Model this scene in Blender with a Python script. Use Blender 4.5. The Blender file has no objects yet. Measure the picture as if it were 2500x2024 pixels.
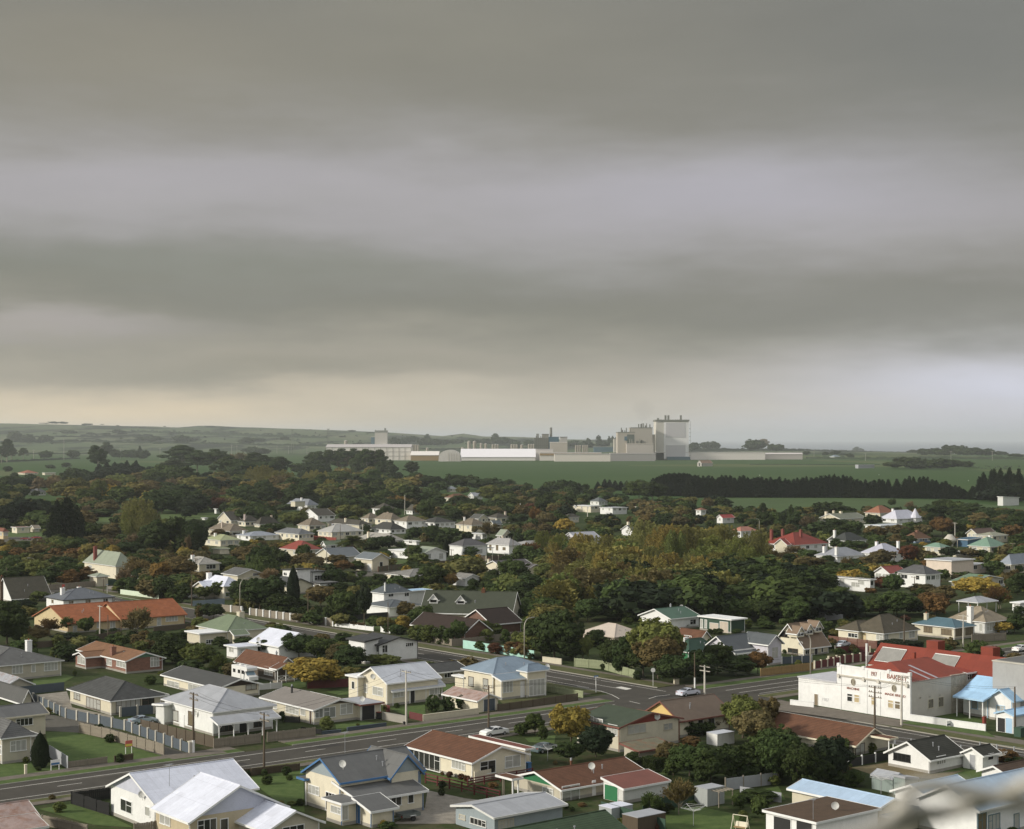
import bpy, bmesh, math, random
import numpy as np
from mathutils import Vector, Matrix
random.seed(7)
sc = bpy.context.scene
COL = sc.collection
R = math.radians
# ------------------------------------------------------------------ camera, sky, sun, exposure
CAMH, FPX, CX, HV = 45.0, 4000.0, 1250.0, 1072.0
cam = bpy.data.cameras.new('camera'); camo = bpy.data.objects.new('camera', cam); COL.objects.link(camo)
camo.location = (0, 0, CAMH); camo.rotation_euler = (R(90), 0, 0)
cam.sensor_width = 36; cam.lens = 36 * FPX / 2500; cam.shift_y = 60 / 2500
cam.clip_start = 0.02; cam.clip_end = 200000
cam.dof.use_dof = True; cam.dof.focus_distance = 420; cam.dof.aperture_fstop = 9.5
sc.camera = camo
sc.view_settings.view_transform = 'Standard'; sc.view_settings.look = 'None'
sc.view_settings.exposure = 0.08; sc.view_settings.gamma = 1
sc.cycles.max_bounces = 5; sc.cycles.diffuse_bounces = 3; sc.cycles.glossy_bounces = 2
sc.cycles.transmission_bounces = 2; sc.cycles.volume_bounces = 1; sc.cycles.transparent_max_bounces = 6
sc.cycles.use_denoising = True
sc.cycles.sample_clamp_indirect = 6
SUN_AZ, SUN_EL = math.atan2(-1.0, -0.22), R(24)       # direction towards the sun, measured from +Y to +X
sun = bpy.data.lights.new('sun', 'SUN'); suno = bpy.data.objects.new('sun', sun); COL.objects.link(suno)
sun.energy = 3.7; sun.angle = R(7); sun.color = (1.0, 0.94, 0.83)
sd = Vector((math.sin(SUN_AZ) * math.cos(SUN_EL), math.cos(SUN_AZ) * math.cos(SUN_EL), math.sin(SUN_EL)))
suno.rotation_euler = sd.to_track_quat('Z', 'Y').to_euler(); suno.location = (-300, 0, 300)

class NT:
    def __init__(s, nt): s.nt = nt; s.L = nt.links
    def n(s, t, **k):
        o = s.nt.nodes.new(t)
        for a, b in k.items(): setattr(o, a, b)
        return o
    def put(s, sock, v):
        if hasattr(v, 'is_output') or isinstance(v, bpy.types.NodeSocket): s.L.new(v, sock)
        else: sock.default_value = v
    def m(s, op, a, b=0.0, c=0.0, clamp=False):
        o = s.n('ShaderNodeMath', operation=op, use_clamp=clamp)
        s.put(o.inputs[0], a); s.put(o.inputs[1], b)
        if len(o.inputs) > 2: s.put(o.inputs[2], c)
        return o.outputs[0]
    def mix(s, f, a, b, bt='MIX'):
        o = s.n('ShaderNodeMix', data_type='RGBA', blend_type=bt)
        s.put(o.inputs[0], f); s.put(o.inputs[6], a if not isinstance(a, tuple) else (*a[:3], 1)); s.put(o.inputs[7], b if not isinstance(b, tuple) else (*b[:3], 1))
        return o.outputs[2]
    def noise(s, vec, scale, detail=3, rough=.5):
        o = s.n('ShaderNodeTexNoise'); o.inputs['Scale'].default_value = scale; o.inputs['Detail'].default_value = detail
        o.inputs['Roughness'].default_value = rough
        if vec is not None: s.L.new(vec, o.inputs['Vector'])
        return o.outputs['Fac']
    def scale(s, vec, xyz):
        o = s.n('ShaderNodeVectorMath', operation='MULTIPLY'); s.L.new(vec, o.inputs[0]); o.inputs[1].default_value = xyz
        return o.outputs[0]
    def ramp(s, f, stops, interp='LINEAR'):
        o = s.n('ShaderNodeValToRGB'); r = o.color_ramp; r.interpolation = interp
        while len(r.elements) < len(stops): r.elements.new(0.5)
        for e, (p, c) in zip(r.elements, stops): e.position = p; e.color = (*c, 1)
        s.put(o.inputs[0], f)
        return o.outputs[0]

def lin(r, g, b):
    f = lambda c: (c / 255 / 12.92) if c <= 10 else ((c / 255 + .055) / 1.055) ** 2.4
    return (f(r), f(g), f(b))

world = bpy.data.worlds.new('World'); sc.world = world; world.use_nodes = True
world.node_tree.nodes.clear(); W = NT(world.node_tree)
tc = W.n('ShaderNodeTexCoord'); sp = W.n('ShaderNodeSeparateXYZ'); W.L.new(tc.outputs['Generated'], sp.inputs[0])
X, Y, Z = sp.outputs
az = W.m('ARCTAN2', X, Y); hl = W.m('SQRT', W.m('ADD', W.m('MULTIPLY', X, X), W.m('MULTIPLY', Y, Y)))
el = W.m('ARCTAN2', Z, hl)
cv = W.n('ShaderNodeCombineXYZ'); W.L.new(az, cv.inputs[0]); W.L.new(el, cv.inputs[1])
nA = W.noise(W.scale(cv.outputs[0], (3.4, 15, 1)), 1.0, 4, .55)
nB = W.noise(W.scale(cv.outputs[0], (11, 44, 1)), 1.0, 5, .6); nC = W.noise(W.scale(cv.outputs[0], (7, 26, 3)), 1.0, 6, .62)
warp = W.m('ADD', W.m('MULTIPLY', W.m('SUBTRACT', nA, .5), .090), W.m('MULTIPLY', W.m('SUBTRACT', nB, .5), .026))
tilt = W.m('MULTIPLY', az, 0.022)
e2 = W.m('ADD', W.m('ADD', el, warp), tilt)
t = W.m('DIVIDE', e2, 0.32, clamp=True)
def ev(v): return math.atan((1072 - v) / 4000) / 0.32
base = W.ramp(t, [(0.0, lin(194, 187, 172)), (ev(1000), lin(184, 176, 160)), (ev(930), lin(165, 159, 146)), (ev(860), lin(149, 145, 134)),
                  (ev(770), lin(122, 122, 113)), (ev(700), lin(124, 123, 116)), (ev(600), lin(152, 150, 150)), (ev(480), lin(160, 157, 160)),
                  (ev(370), lin(144, 142, 139)), (ev(250), lin(127, 125, 117)), (ev(60), lin(119, 118, 111)), (1.0, lin(124, 124, 120))], 'B_SPLINE')
def blob(u, v, su, sv):
    a0, e0 = math.atan((u - 1250) / 4000), math.atan((1072 - v) / 4000)
    da = W.m('DIVIDE', W.m('SUBTRACT', az, a0), su / 4000); de = W.m('DIVIDE', W.m('SUBTRACT', W.m('ADD', el, W.m('MULTIPLY', warp, .6)), e0), sv / 4000)
    return W.m('EXPONENT', W.m('MULTIPLY', W.m('ADD', W.m('MULTIPLY', da, da), W.m('MULTIPLY', de, de)), -1.0))
c = base
for u, v, su, sv, col, k in [(250, 1015, 560, 75, lin(230, 208, 172), .8), (2520, 960, 560, 110, lin(204, 206, 220), .95), (2500, 1080, 700, 50, lin(190, 194, 210), .85),
                             (1830, 480, 520, 95, lin(173, 171, 181), .6), (420, 430, 560, 60, lin(166, 163, 168), .55), (160, 800, 300, 26, lin(166, 160, 160), .6),
                             (1100, 60, 500, 170, lin(134, 131, 119), .5), (2400, 150, 500, 260, lin(112, 114, 112), .6), (250, 170, 500, 160, lin(140, 135, 121), .5),
                             (500, 660, 900, 60, lin(124, 127, 118), .6), (2250, 760, 450, 60, lin(122, 122, 118), .5), (650, 900, 600, 30, lin(128, 126, 115), .6)]:
    c = W.mix(W.m('MULTIPLY', blob(u, v, su, sv), k), c, col)
cb = W.n('ShaderNodeCombineXYZ'); br = W.m('ADD', .955, W.m('MULTIPLY', nC, .20))
for i in range(3): W.L.new(br, cb.inputs[i])
c = W.mix(1.0, c, cb.outputs[0], 'MULTIPLY')
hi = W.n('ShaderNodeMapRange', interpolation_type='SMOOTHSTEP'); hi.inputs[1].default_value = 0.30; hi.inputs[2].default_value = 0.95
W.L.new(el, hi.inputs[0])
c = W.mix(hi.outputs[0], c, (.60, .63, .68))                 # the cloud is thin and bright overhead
# the side behind the camera is brighter than the bank of cloud ahead
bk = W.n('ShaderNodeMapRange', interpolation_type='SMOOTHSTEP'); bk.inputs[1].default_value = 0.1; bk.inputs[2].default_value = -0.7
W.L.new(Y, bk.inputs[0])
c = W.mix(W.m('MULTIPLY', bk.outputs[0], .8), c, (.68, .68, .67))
sky = W.n('ShaderNodeTexSky'); sky.sky_type = 'NISHITA'; sky.sun_disc = False; sky.sun_elevation = SUN_EL; sky.sun_rotation = SUN_AZ
sky.air_density = 1.5; sky.dust_density = 3
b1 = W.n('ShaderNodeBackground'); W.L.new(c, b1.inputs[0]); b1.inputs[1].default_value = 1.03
b2 = W.n('ShaderNodeBackground'); W.L.new(sky.outputs[0], b2.inputs[0]); b2.inputs[1].default_value = 0.002
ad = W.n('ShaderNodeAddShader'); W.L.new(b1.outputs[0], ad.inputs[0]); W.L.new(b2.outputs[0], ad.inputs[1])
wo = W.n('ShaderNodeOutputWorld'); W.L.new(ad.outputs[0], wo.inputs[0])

# ------------------------------------------------------------------ reading places from the photograph (pixels of the 2500 px frame)
RG = {'A': (0, 1600, 3.0629), 'B': (600, 1600, 3.0629), 'C': (1200, 1600, 3.0629), 'D': (1800, 1600, 3.0629),
      'E': (0, 1350, 3.5733), 'F': (450, 1350, 3.5733), 'G': (950, 1400, 3.5733), 'H': (1450, 1400, 3.5733), 'I': (1900, 1450, 3.5733),
      'J': (0, 1150, 4.288), 'K': (450, 1180, 4.288), 'L': (900, 1180, 4.288), 'M': (1350, 1180, 3.5733), 'N': (1850, 1180, 3.2985),
      'O': (0, 1000, 2.68), 'P': (750, 1000, 3.5733), 'Q': (1250, 1000, 4.288), 'R': (1700, 1000, 2.68), 'S': (2000, 1840, 4.288), 'T': (2000, 1560, 5.36), '0': (0, 0, 1)}
def uv(rg, x, y):
    a, b, s = RG[rg]
    return a + x / s, b + y / s
def gnd(rg, x, y, z=0.0):
    u, v = uv(rg, x, y)
    if v < HV + 38 and z == 0:                    # beyond the plain: march along the ray until it meets the rising ground
        for D in range(4300, 9300, 100):
            zr = CAMH - (v - HV) * D / FPX
            if ground_z(math.atan((u - CX) / FPX), math.hypot(D, (u - CX) / FPX * D)) >= zr: break
        else: D = 8800
        return Vector(((u - CX) / FPX * D, D, min(zr, ground_z(math.atan((u - CX) / FPX), D) + 6)))
    D = FPX * (CAMH - z) / (v - HV)
    return Vector(((u - CX) / FPX * D, D, z))
PHS = [random.Random(3).uniform(0, 6.28) * (k + 1) % 6.28 for k in range(12)]
def hilltop(u):
    return np.interp(u, [-3000, -600, 0, 250, 500, 700, 800, 950, 1080, 1130, 1180, 1300, 1650, 1800], [1038, 1036, 1033, 1038, 1042, 1048, 1051, 1057, 1066, 1060, 1067, 1070, 1074, 1082])
def ground_z(a, r):
    front = abs(a) < 1.35; u = CX + FPX * math.tan(a) if front else 9e3 * (1 if a > 0 else -1); D = r * math.cos(a) if front else r; z = 0.0
    if D > 4500:                                  # hills on the left: a rolling rise that tops out about 9 km away
        top = CAMH + (HV - float(hilltop(min(u, 1800)))) * 9000 / FPX
        if u > 1650: top *= max(0, 1 - (u - 1650) / 400) * .5
        k = min(1, (D - 4500) / 4500); k = k * k * (3 - 2 * k)
        und = sum(math.sin(a * (18 + 31 * q) + r * (.0009 + .0005 * q) + PHS[q]) / (q + 1.5) for q in range(8))
        z = max(0, top) * k + und * 5.5 * min(1, (D - 4500) / 1500) * (1 if u < 1700 else .3)
        if D > 9200: z = z * .8 - (D - 9200) * .02
    if D > np.interp(u, [1600, 1700, 1900, 2150, 2350, 2500, 4000], [20000, 7400, 6900, 6000, 5200, 4900, 4300]): z = -42
    return float(z)
YAW = math.atan2(.628, .778)
d1 = Vector((math.cos(YAW), math.sin(YAW), 0)); d2 = Vector((-math.sin(YAW), math.cos(YAW), 0))
def st(s, t, z=0.0):
    p = d1 * s + d2 * t; p.z = z
    return p

# ------------------------------------------------------------------ materials
MATS = {}
def newmat(key):
    m = bpy.data.materials.new(key); m.use_nodes = True; m.node_tree.nodes.clear(); n = NT(m.node_tree)
    b = n.n('ShaderNodeBsdfPrincipled'); o = n.n('ShaderNodeOutputMaterial'); n.L.new(b.outputs[0], o.inputs[0])
    return m, n, b
PAL = dict(
    W=(.82, .82, .80), W2=(.66, .66, .63), CR=(.74, .68, .53), CR2=(.62, .57, .44), BE=(.52, .48, .38), ST=(.40, .35, .27), YE=(.58, .47, .28), YT=(.52, .44, .30),
    BK=(.25, .11, .068), LBW=(.66, .74, .76), GB=(.30, .35, .37), PK=(.60, .50, .47), MINT=(.40, .66, .57),
    GY=(.070, .071, .068), GD=(.045, .046, .045), GM=(.125, .125, .12), LG=(.36, .37, .39), LW=(.66, .68, .76), LW2=(.52, .54, .58), BN=(.135, .062, .034), BN2=(.085, .055, .036), BN3=(.22, .115, .06),
    RD=(.215, .036, .022), RD2=(.19, .070, .050), OR=(.33, .112, .046), GN=(.165, .205, .125), GN2=(.27, .30, .225), DG=(.05, .065, .042), DG2=(.03, .07, .045), TB=(.10, .18, .22), TAN=(.30, .25, .18),
    TAN2=(.24, .20, .145), SB=(.21, .27, .33), LB=(.38, .56, .74), BL=(.06, .17, .36), BLF=(.075, .095, .115), MA=(.12, .025, .025), GR=(.02, .16, .06), RU=(.36, .27, .24), TN=(.52, .45, .37), OLV=(.30, .33, .20),
    TIM=(.27, .235, .185), TIM2=(.36, .24, .11), TIMD=(.10, .075, .05), BLK=(.018, .018, .018), CON=(.34, .32, .28), CONL=(.50, .47, .40), GLZ=(.35, .38, .38), LIL=(.62, .60, .66), DBN=(.035, .022, .016))
def C(c): return PAL[c] if isinstance(c, str) else c
def M(kind, c='W'):
    """kinds: b boards, s stucco, k brick, i iron roof, t tile roof, f flat/felt, p paint, w timber, c concrete, g glass, n curtain, m metal, e rust"""
    key = kind + '_' + (c if isinstance(c, str) else '%.2f_%.2f_%.2f' % tuple(c))
    if key in MATS: return MATS[key]
    names = dict(b='weatherboard', s='stucco', k='brickwork', i='iron_roofing', t='roof_tile', f='roof_membrane', p='paint', w='timber', c='concrete', g='glass', n='curtained_glass', m='metal', e='rusty_iron', q='block_wall')
    m, n, b = newmat(names[kind] + '_' + key); col = C(c)
    u = n.n('ShaderNodeUVMap').outputs[0]; g = n.n('ShaderNodeNewGeometry').outputs['Position']
    spu = n.n('ShaderNodeSeparateXYZ'); n.L.new(u, spu.inputs[0])
    rough = .75
    lo, hi_ = .80, 1.08
    nz = n.noise(g, .9, 5, .65); nf = n.noise(g, 9, 3, .6)
    if kind in 'bskqp': lo, hi_ = .84, 1.04
    if kind in 'te': lo, hi_ = .68, 1.22
    if kind in 'if': lo, hi_ = .86, 1.08
    mr = n.n('ShaderNodeMapRange'); mr.inputs[1].default_value = .3; mr.inputs[2].default_value = .7; mr.inputs[3].default_value = lo; mr.inputs[4].default_value = hi_
    n.L.new(n.m('ADD', n.m('MULTIPLY', nz, .7), n.m('MULTIPLY', nf, .3)), mr.inputs[0])
    f = mr.outputs[0]; height = None
    def lines(sock, period, width, amt):       # 1 outside grooves, 1-amt inside
        fr = n.m('FRACT', n.m('DIVIDE', sock, period)); return n.m('SUBTRACT', 1.0, n.m('MULTIPLY', n.m('LESS_THAN', fr, width), amt)), fr
    if kind == 'b': k, fr = lines(spu.outputs[1], .18, .12, .13); f = n.m('MULTIPLY', f, k); height = fr
    if kind == 't':
        k, fr = lines(spu.outputs[1], .37, .22, .42); k2, fr2 = lines(spu.outputs[0], .30, .15, .14)
        f = n.m('MULTIPLY', n.m('MULTIPLY', f, k), k2); height = fr
    if kind == 'i':
        k, fr = lines(spu.outputs[0], .76, .06, .12); f = n.m('MULTIPLY', f, k); height = n.m('SINE', n.m('MULTIPLY', spu.outputs[0], 2 * math.pi / .15)); rough = .55; b.inputs['Specular IOR Level'].default_value = .3
        k3, _ = lines(spu.outputs[1], 3.0, .02, .15); f = n.m('MULTIPLY', f, k3)
        sh = n.n('ShaderNodeTexWhiteNoise', noise_dimensions='2D'); fl = n.n('ShaderNodeVectorMath', operation='FLOOR'); n.L.new(n.scale(u, (1 / 1.52, 1 / 3.6, 1)), fl.inputs[0]); n.L.new(fl.outputs[0], sh.inputs['Vector'])
        f = n.m('MULTIPLY', f, n.m('ADD', .92, n.m('MULTIPLY', sh.outputs[0], .13)))
    if kind == 'q': k, fr = lines(spu.outputs[1], .2, .1, .12); k2, _ = lines(spu.outputs[0], .4, .05, .12); f = n.m('MULTIPLY', n.m('MULTIPLY', f, k), k2)
    if kind == 'k':
        bt = n.n('ShaderNodeTexBrick'); n.L.new(u, bt.inputs[0]); bt.inputs['Scale'].default_value = 1; bt.inputs['Brick Width'].default_value = .46
        bt.inputs['Row Height'].default_value = .17; bt.inputs['Mortar Size'].default_value = .018
        bt.inputs['Color1'].default_value = (*[x * 1.15 for x in col], 1); bt.inputs['Color2'].default_value = (*[x * .75 for x in col], 1); bt.inputs['Mortar'].default_value = (*[x * .6 + .08 for x in col], 1)
        cs = bt.outputs['Color']
    elif kind == 'w':
        k, fr = lines(spu.outputs[0], .16, .12, .45); nn = n.noise(n.scale(u, (6, .4, 1)), 1.0, 4, .7)
        f = n.m('MULTIPLY', k, n.m('ADD', .62, n.m('MULTIPLY', nn, .7))); cs = None
    else: cs = None
    if cs is None:
        rgb = n.n('ShaderNodeRGB'); rgb.outputs[0].default_value = (*col, 1); cs = rgb.outputs[0]
    cc = n.n('ShaderNodeCombineXYZ')
    for i in range(3): n.L.new(f, cc.inputs[i])
    out = n.mix(1.0, cs, cc.outputs[0], 'MULTIPLY')
    if kind == 'e':
        sp_ = n.noise(n.scale(g, (1, 1, 1)), .8, 6, .75); fac = n.n('ShaderNodeMapRange'); fac.inputs[1].default_value = .48; fac.inputs[2].default_value = .62; n.L.new(sp_, fac.inputs[0])
        out = n.mix(n.m('MULTIPLY', fac.outputs[0], .6), out, (.22, .10, .05))
        height = n.m('SINE', n.m('MULTIPLY', spu.outputs[0], 2 * math.pi / .15))
    if kind in 'tf':    # lichen and moss patches
        sp_ = n.noise(g, .55, 6, .7); fac = n.n('ShaderNodeMapRange'); fac.inputs[1].default_value = .55; fac.inputs[2].default_value = .72; n.L.new(sp_, fac.inputs[0])
        out = n.mix(n.m('MULTIPLY', fac.outputs[0], .35), out, tuple(min(1, x * 1.5 + .02) for x in col))
    if kind in 'sib' and sum(col) > .9:   # grime streaks
        sp_ = n.noise(n.scale(u, (1.6, .22, 1)), 1.0, 5, .7); fac = n.n('ShaderNodeMapRange'); fac.inputs[1].default_value = .56; fac.inputs[2].default_value = .78; n.L.new(sp_, fac.inputs[0])
        out = n.mix(n.m('MULTIPLY', fac.outputs[0], .34), out, tuple(x * .45 + .04 for x in col) if kind != 'i' else tuple(x * .5 + y for x, y in zip(col, (.09, .05, .025))))
    if kind == 'g': rough = .08
    if kind == 'n':   # net curtains behind glass: pale folds
        fr = n.m('FRACT', n.m('DIVIDE', spu.outputs[0], .22)); fold = n.m('ADD', .7, n.m('MULTIPLY', n.m('ABSOLUTE', n.m('SUBTRACT', fr, .5)), .7))
        cc2 = n.n('ShaderNodeCombineXYZ')
        for i in range(3): n.L.new(fold, cc2.inputs[i])
        out = n.mix(1.0, out, cc2.outputs[0], 'MULTIPLY'); rough = .15
    if kind == 'm': rough = .4; b.inputs['Metallic'].default_value = .25
    n.L.new(out, b.inputs['Base Color']); b.inputs['Roughness'].default_value = rough
    if kind in 'tsfew': b.inputs['Specular IOR Level'].default_value = .25
    if height is not None and kind != 'e':
        bp = n.n('ShaderNodeBump'); bp.inputs['Strength'].default_value = .35 if kind != 'i' else .18; bp.inputs['Distance'].default_value = .03
        n.L.new(height, bp.inputs['Height']); n.L.new(bp.outputs[0], b.inputs['Normal'])
    MATS[key] = m
    return m

# ------------------------------------------------------------------ mesh building
class MB:
    def __init__(s): s.v = []; s.f = []
    def add(s, vs, fs):
        o = len(s.v); s.v += [tuple(p) for p in vs]; s.f += [tuple(i + o for i in f) for f in fs]; return s
    def box(s, x0, x1, y0, y1, z0, z1):
        return s.add([(x0, y0, z0), (x1, y0, z0), (x1, y1, z0), (x0, y1, z0), (x0, y0, z1), (x1, y0, z1), (x1, y1, z1), (x0, y1, z1)],
                     [(0, 3, 2, 1), (4, 5, 6, 7), (0, 1, 5, 4), (1, 2, 6, 5), (2, 3, 7, 6), (3, 0, 4, 7)])
    def slab(s, pts, th):              # polygon pts extruded by vector th
        n = len(pts); th = Vector(th); a = [Vector(p) for p in pts]; b = [p + th for p in a]
        return s.add(a + b, [tuple(range(n))[::-1], tuple(range(n, 2 * n))] + [(i, (i + 1) % n, (i + 1) % n + n, i + n) for i in range(n)])
    def beam(s, p, q, w, h):           # bar between two points, w across, h tall
        p, q = Vector(p), Vector(q); d = (q - p).normalized(); up = Vector((0, 0, 1))
        if abs(d.z) > .95: up = Vector((0, 1, 0))
        r = d.cross(up).normalized() * w / 2; u = r.cross(d).normalized() * h / 2
        return s.add([p - r - u, p + r - u, p + r + u, p - r + u, q - r - u, q + r - u, q + r + u, q - r + u],
                     [(0, 1, 2, 3), (7, 6, 5, 4), (0, 4, 5, 1), (1, 5, 6, 2), (2, 6, 7, 3), (3, 7, 4, 0)])
    def tube(s, pts, rad, n=8, cap=True):
        P = [Vector(p) for p in pts]; rad = rad if isinstance(rad, (list, tuple)) else [rad] * len(P); vs = []; fs = []
        for i, p in enumerate(P):
            d = (P[min(i + 1, len(P) - 1)] - P[max(i - 1, 0)]).normalized(); a = Vector((1, 0, 0)) if abs(d.x) < .9 else Vector((0, 1, 0))
            e = d.cross(a).normalized(); g = d.cross(e)
            vs += [p + (e * math.cos(2 * math.pi * k / n) + g * math.sin(2 * math.pi * k / n)) * rad[i] for k in range(n)]
        for i in range(len(P) - 1):
            fs += [(i * n + k, i * n + (k + 1) % n, (i + 1) * n + (k + 1) % n, (i + 1) * n + k) for k in range(n)]
        if cap: fs += [tuple(range(n))[::-1], tuple(range((len(P) - 1) * n, len(P) * n))]
        return s.add(vs, fs)
    def build(s, name, mat, parent=None, uvs=True, smooth=False):
        me = bpy.data.meshes.new(name); me.from_pydata(s.v, [], s.f); me.update()
        bm = bmesh.new(); bm.from_mesh(me); bmesh.ops.recalc_face_normals(bm, faces=bm.faces)
        if uvs:
            ul = bm.loops.layers.uv.new('UVMap')
            for f in bm.faces:
                nn = f.normal; tt = Vector((-nn.y, nn.x, 0))
                if tt.length < 1e-3: tt = Vector((1, 0, 0))
                tt.normalize(); bb = nn.cross(tt)
                for l in f.loops: l[ul].uv = (l.vert.co.dot(tt), l.vert.co.dot(bb))
        bm.to_mesh(me); bm.free()
        if smooth:
            for p in me.polygons: p.use_smooth = True
        me.materials.append(mat)
        o = bpy.data.objects.new(name, me); COL.objects.link(o)
        if parent is not None: o.parent = parent
        return o
THINGS = []
def empty(name, loc, rz=0.0):
    o = bpy.data.objects.new(name, None); COL.objects.link(o); o.location = loc; o.rotation_euler = (0, 0, rz); return o
def tag(o, label, cat, group=None, short=None, reach=8):
    o['label'] = label; o['category'] = cat
    if group: o['group'] = group
    THINGS.append(dict(o=o, short=short, reach=reach)); return o
def kind(o, k): o['kind'] = k; return o
def copy_tree(o, parent=None):
    c_ = o.copy(); COL.objects.link(c_)
    if parent is not None: c_.parent = parent
    for ch in [x for x in o.children]: copy_tree(ch, c_)
    return c_
def poly(name, pts, mat, z=.004, k='structure'):
    mb = MB(); mb.add([(p.x, p.y, z) for p in pts], [tuple(range(len(pts)))]); o = mb.build(name, mat); return kind(o, k)
# ------------------------------------------------------------------ the setting: ground, sea, roads
def terrain():
    azs = [math.radians(a) for a in list(range(-180, -24, 6))] + [math.radians(a) for a in np.arange(-22, 22.01, .35)] + [math.radians(a) for a in range(24, 180, 6)]
    rs = [0, 60, 120, 180, 260, 380, 550, 800, 1200, 1700, 2300, 3000, 3600, 4200] + list(np.arange(4500, 9300, 200)) + [9500, 10200, 11500]
    vs, idx = [], {}
    for j, r in enumerate(rs):
        for i, a in enumerate(azs):
            z = ground_z(a, r)
            vs.append((r * math.sin(a), r * math.cos(a), z)); idx[j, i] = len(vs) - 1
    n = len(azs); fs = []
    for j in range(len(rs) - 1):
        for i in range(n):
            q = (i + 1) % n
            fs.append((idx[j, i], idx[j, q], idx[j + 1, q], idx[j + 1, i]))
    m, nn, b = newmat('grass_ground')
    g = nn.n('ShaderNodeNewGeometry').outputs['Position']; s3 = nn.n('ShaderNodeSeparateXYZ'); nn.L.new(g, s3.inputs[0])
    n1 = nn.noise(g, .035, 5, .6); n2 = nn.noise(g, .6, 5, .7); n3 = nn.noise(g, 4.0, 3, .7)
    far = nn.n('ShaderNodeMapRange'); far.inputs[1].default_value = 820; far.inputs[2].default_value = 1150; nn.L.new(s3.outputs[1], far.inputs[0])
    town = nn.ramp(nn.m('ADD', nn.m('MULTIPLY', n1, .5), nn.m('MULTIPLY', n2, .5)), [(.35, (.022, .030, .011)), (.5, (.038, .055, .016)), (.6, (.070, .066, .034)), (.72, (.032, .046, .014))])
    # paddocks: cells of slightly different pasture
    vo = nn.n('ShaderNodeTexVoronoi'); vo.inputs['Scale'].default_value = 1.0; nn.L.new(nn.scale(g, (1 / 330, 1 / 560, .0001)), vo.inputs['Vector'])
    vs_ = nn.n('ShaderNodeSeparateXYZ'); nn.L.new(vo.outputs['Color'], vs_.inputs[0])
    pad = nn.mix(vs_.outputs[0], (.036, .076, .018), (.050, .088, .024)); pad = nn.mix(nn.m('MULTIPLY', nn.m('GREATER_THAN', vs_.outputs[1], .84), .6), pad, (.14, .14, .06))
    nz = nn.noise(nn.scale(g, (.004, .03, 1)), 1.0, 4, .6); pad = nn.mix(nn.m('MULTIPLY', nz, .5), pad, (.038, .066, .021))
    hf = nn.n('ShaderNodeMapRange'); hf.inputs[1].default_value = 4200; hf.inputs[2].default_value = 5600; nn.L.new(s3.outputs[1], hf.inputs[0])
    tn = nn.noise(nn.scale(g, (.0034, .0009, .02)), 1.0, 8, .72); tm = nn.n('ShaderNodeMapRange'); tm.inputs[1].default_value = .49; tm.inputs[2].default_value = .54; nn.L.new(tn, tm.inputs[0])
    hill = nn.mix(tm.outputs[0], nn.mix(vs_.outputs[2], (.115, .125, .07), (.070, .100, .045)), (.012, .018, .010)); pad = nn.mix(hf.outputs[0], pad, hill)
    out = nn.mix(far.outputs[0], town, pad)
    cc = nn.n('ShaderNodeCombineXYZ'); v = nn.m('ADD', .8, nn.m('MULTIPLY', n3, .4))
    for i in range(3): nn.L.new(v, cc.inputs[i])
    out = nn.mix(1, out, cc.outputs[0], 'MULTIPLY')
    nn.L.new(out, b.inputs['Base Color']); b.inputs['Roughness'].default_value = .95; b.inputs['Specular IOR Level'].default_value = .1
    mb = MB(); mb.add(vs, fs); o = mb.build('ground', m, uvs=False, smooth=True); kind(o, 'structure')
    # sea
    m, nn, b = newmat('sea_water'); g = nn.n('ShaderNodeNewGeometry').outputs['Position']
    nz = nn.noise(nn.scale(g, (.0006, .004, 1)), 1.0, 4, .6)
    nn.L.new(nn.mix(nz, (.10, .13, .17), (.22, .26, .31)), b.inputs['Base Color']); b.inputs['Roughness'].default_value = .3
    mb = MB(); N = 64; ring = [(r_ * math.sin(2 * math.pi * k / N), r_ * math.cos(2 * math.pi * k / N), -32) for r_ in (3800, 64000) for k in range(N)]
    mb.add(ring, [(k, (k + 1) % N, N + (k + 1) % N, N + k) for k in range(N)]); kind(mb.build('sea', m, uvs=False), 'structure')
terrain()

def surf(key, col, var=.25, sc_=.5, rough=.9, col2=None, tracks=False):
    if key in MATS: return MATS[key]
    m, n, b = newmat(key); g = n.n('ShaderNodeNewGeometry').outputs['Position']
    a = n.noise(g, sc_, 6, .7); c_ = n.noise(g, 6.0, 3, .7)
    f = n.m('ADD', n.m('MULTIPLY', a, .65), n.m('MULTIPLY', c_, .35))
    mr = n.n('ShaderNodeMapRange'); mr.inputs[1].default_value = .35; mr.inputs[2].default_value = .65; n.L.new(f, mr.inputs[0])
    lo = tuple(x * (1 - var) for x in col); hi_ = col2 or tuple(x * (1 + var) for x in col)
    n.L.new(n.mix(mr.outputs[0], lo, hi_), b.inputs['Base Color']); b.inputs['Roughness'].default_value = rough; b.inputs['Specular IOR Level'].default_value = .2
    MATS[key] = m; return m
ASPH = lambda: surf('asphalt', (.064, .058, .048), .22, .35, .85)
ASPH2 = lambda: surf('old_asphalt', (.105, .097, .08), .25, .6)
LAWN = lambda: surf('lawn_grass', (.058, .106, .022), .3, .7, col2=(.100, .138, .040))
LAWN2 = lambda: surf('dull_grass', (.072, .098, .028), .35, .8, col2=(.125, .115, .05))
CONC = lambda: surf('concrete_paving', (.25, .225, .185), .3, .9)
CONCL = lambda: surf('pale_paving', (.40, .35, .28), .2, .9)
PATH = lambda: surf('footpath_asphalt', (.150, .130, .105), .25, .7)
EARTH = lambda: surf('bare_earth', (.10, .078, .048), .35, 1.2)
MARK = lambda: surf('road_paint', (.62, .60, .54), .25, 1.5)
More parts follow.
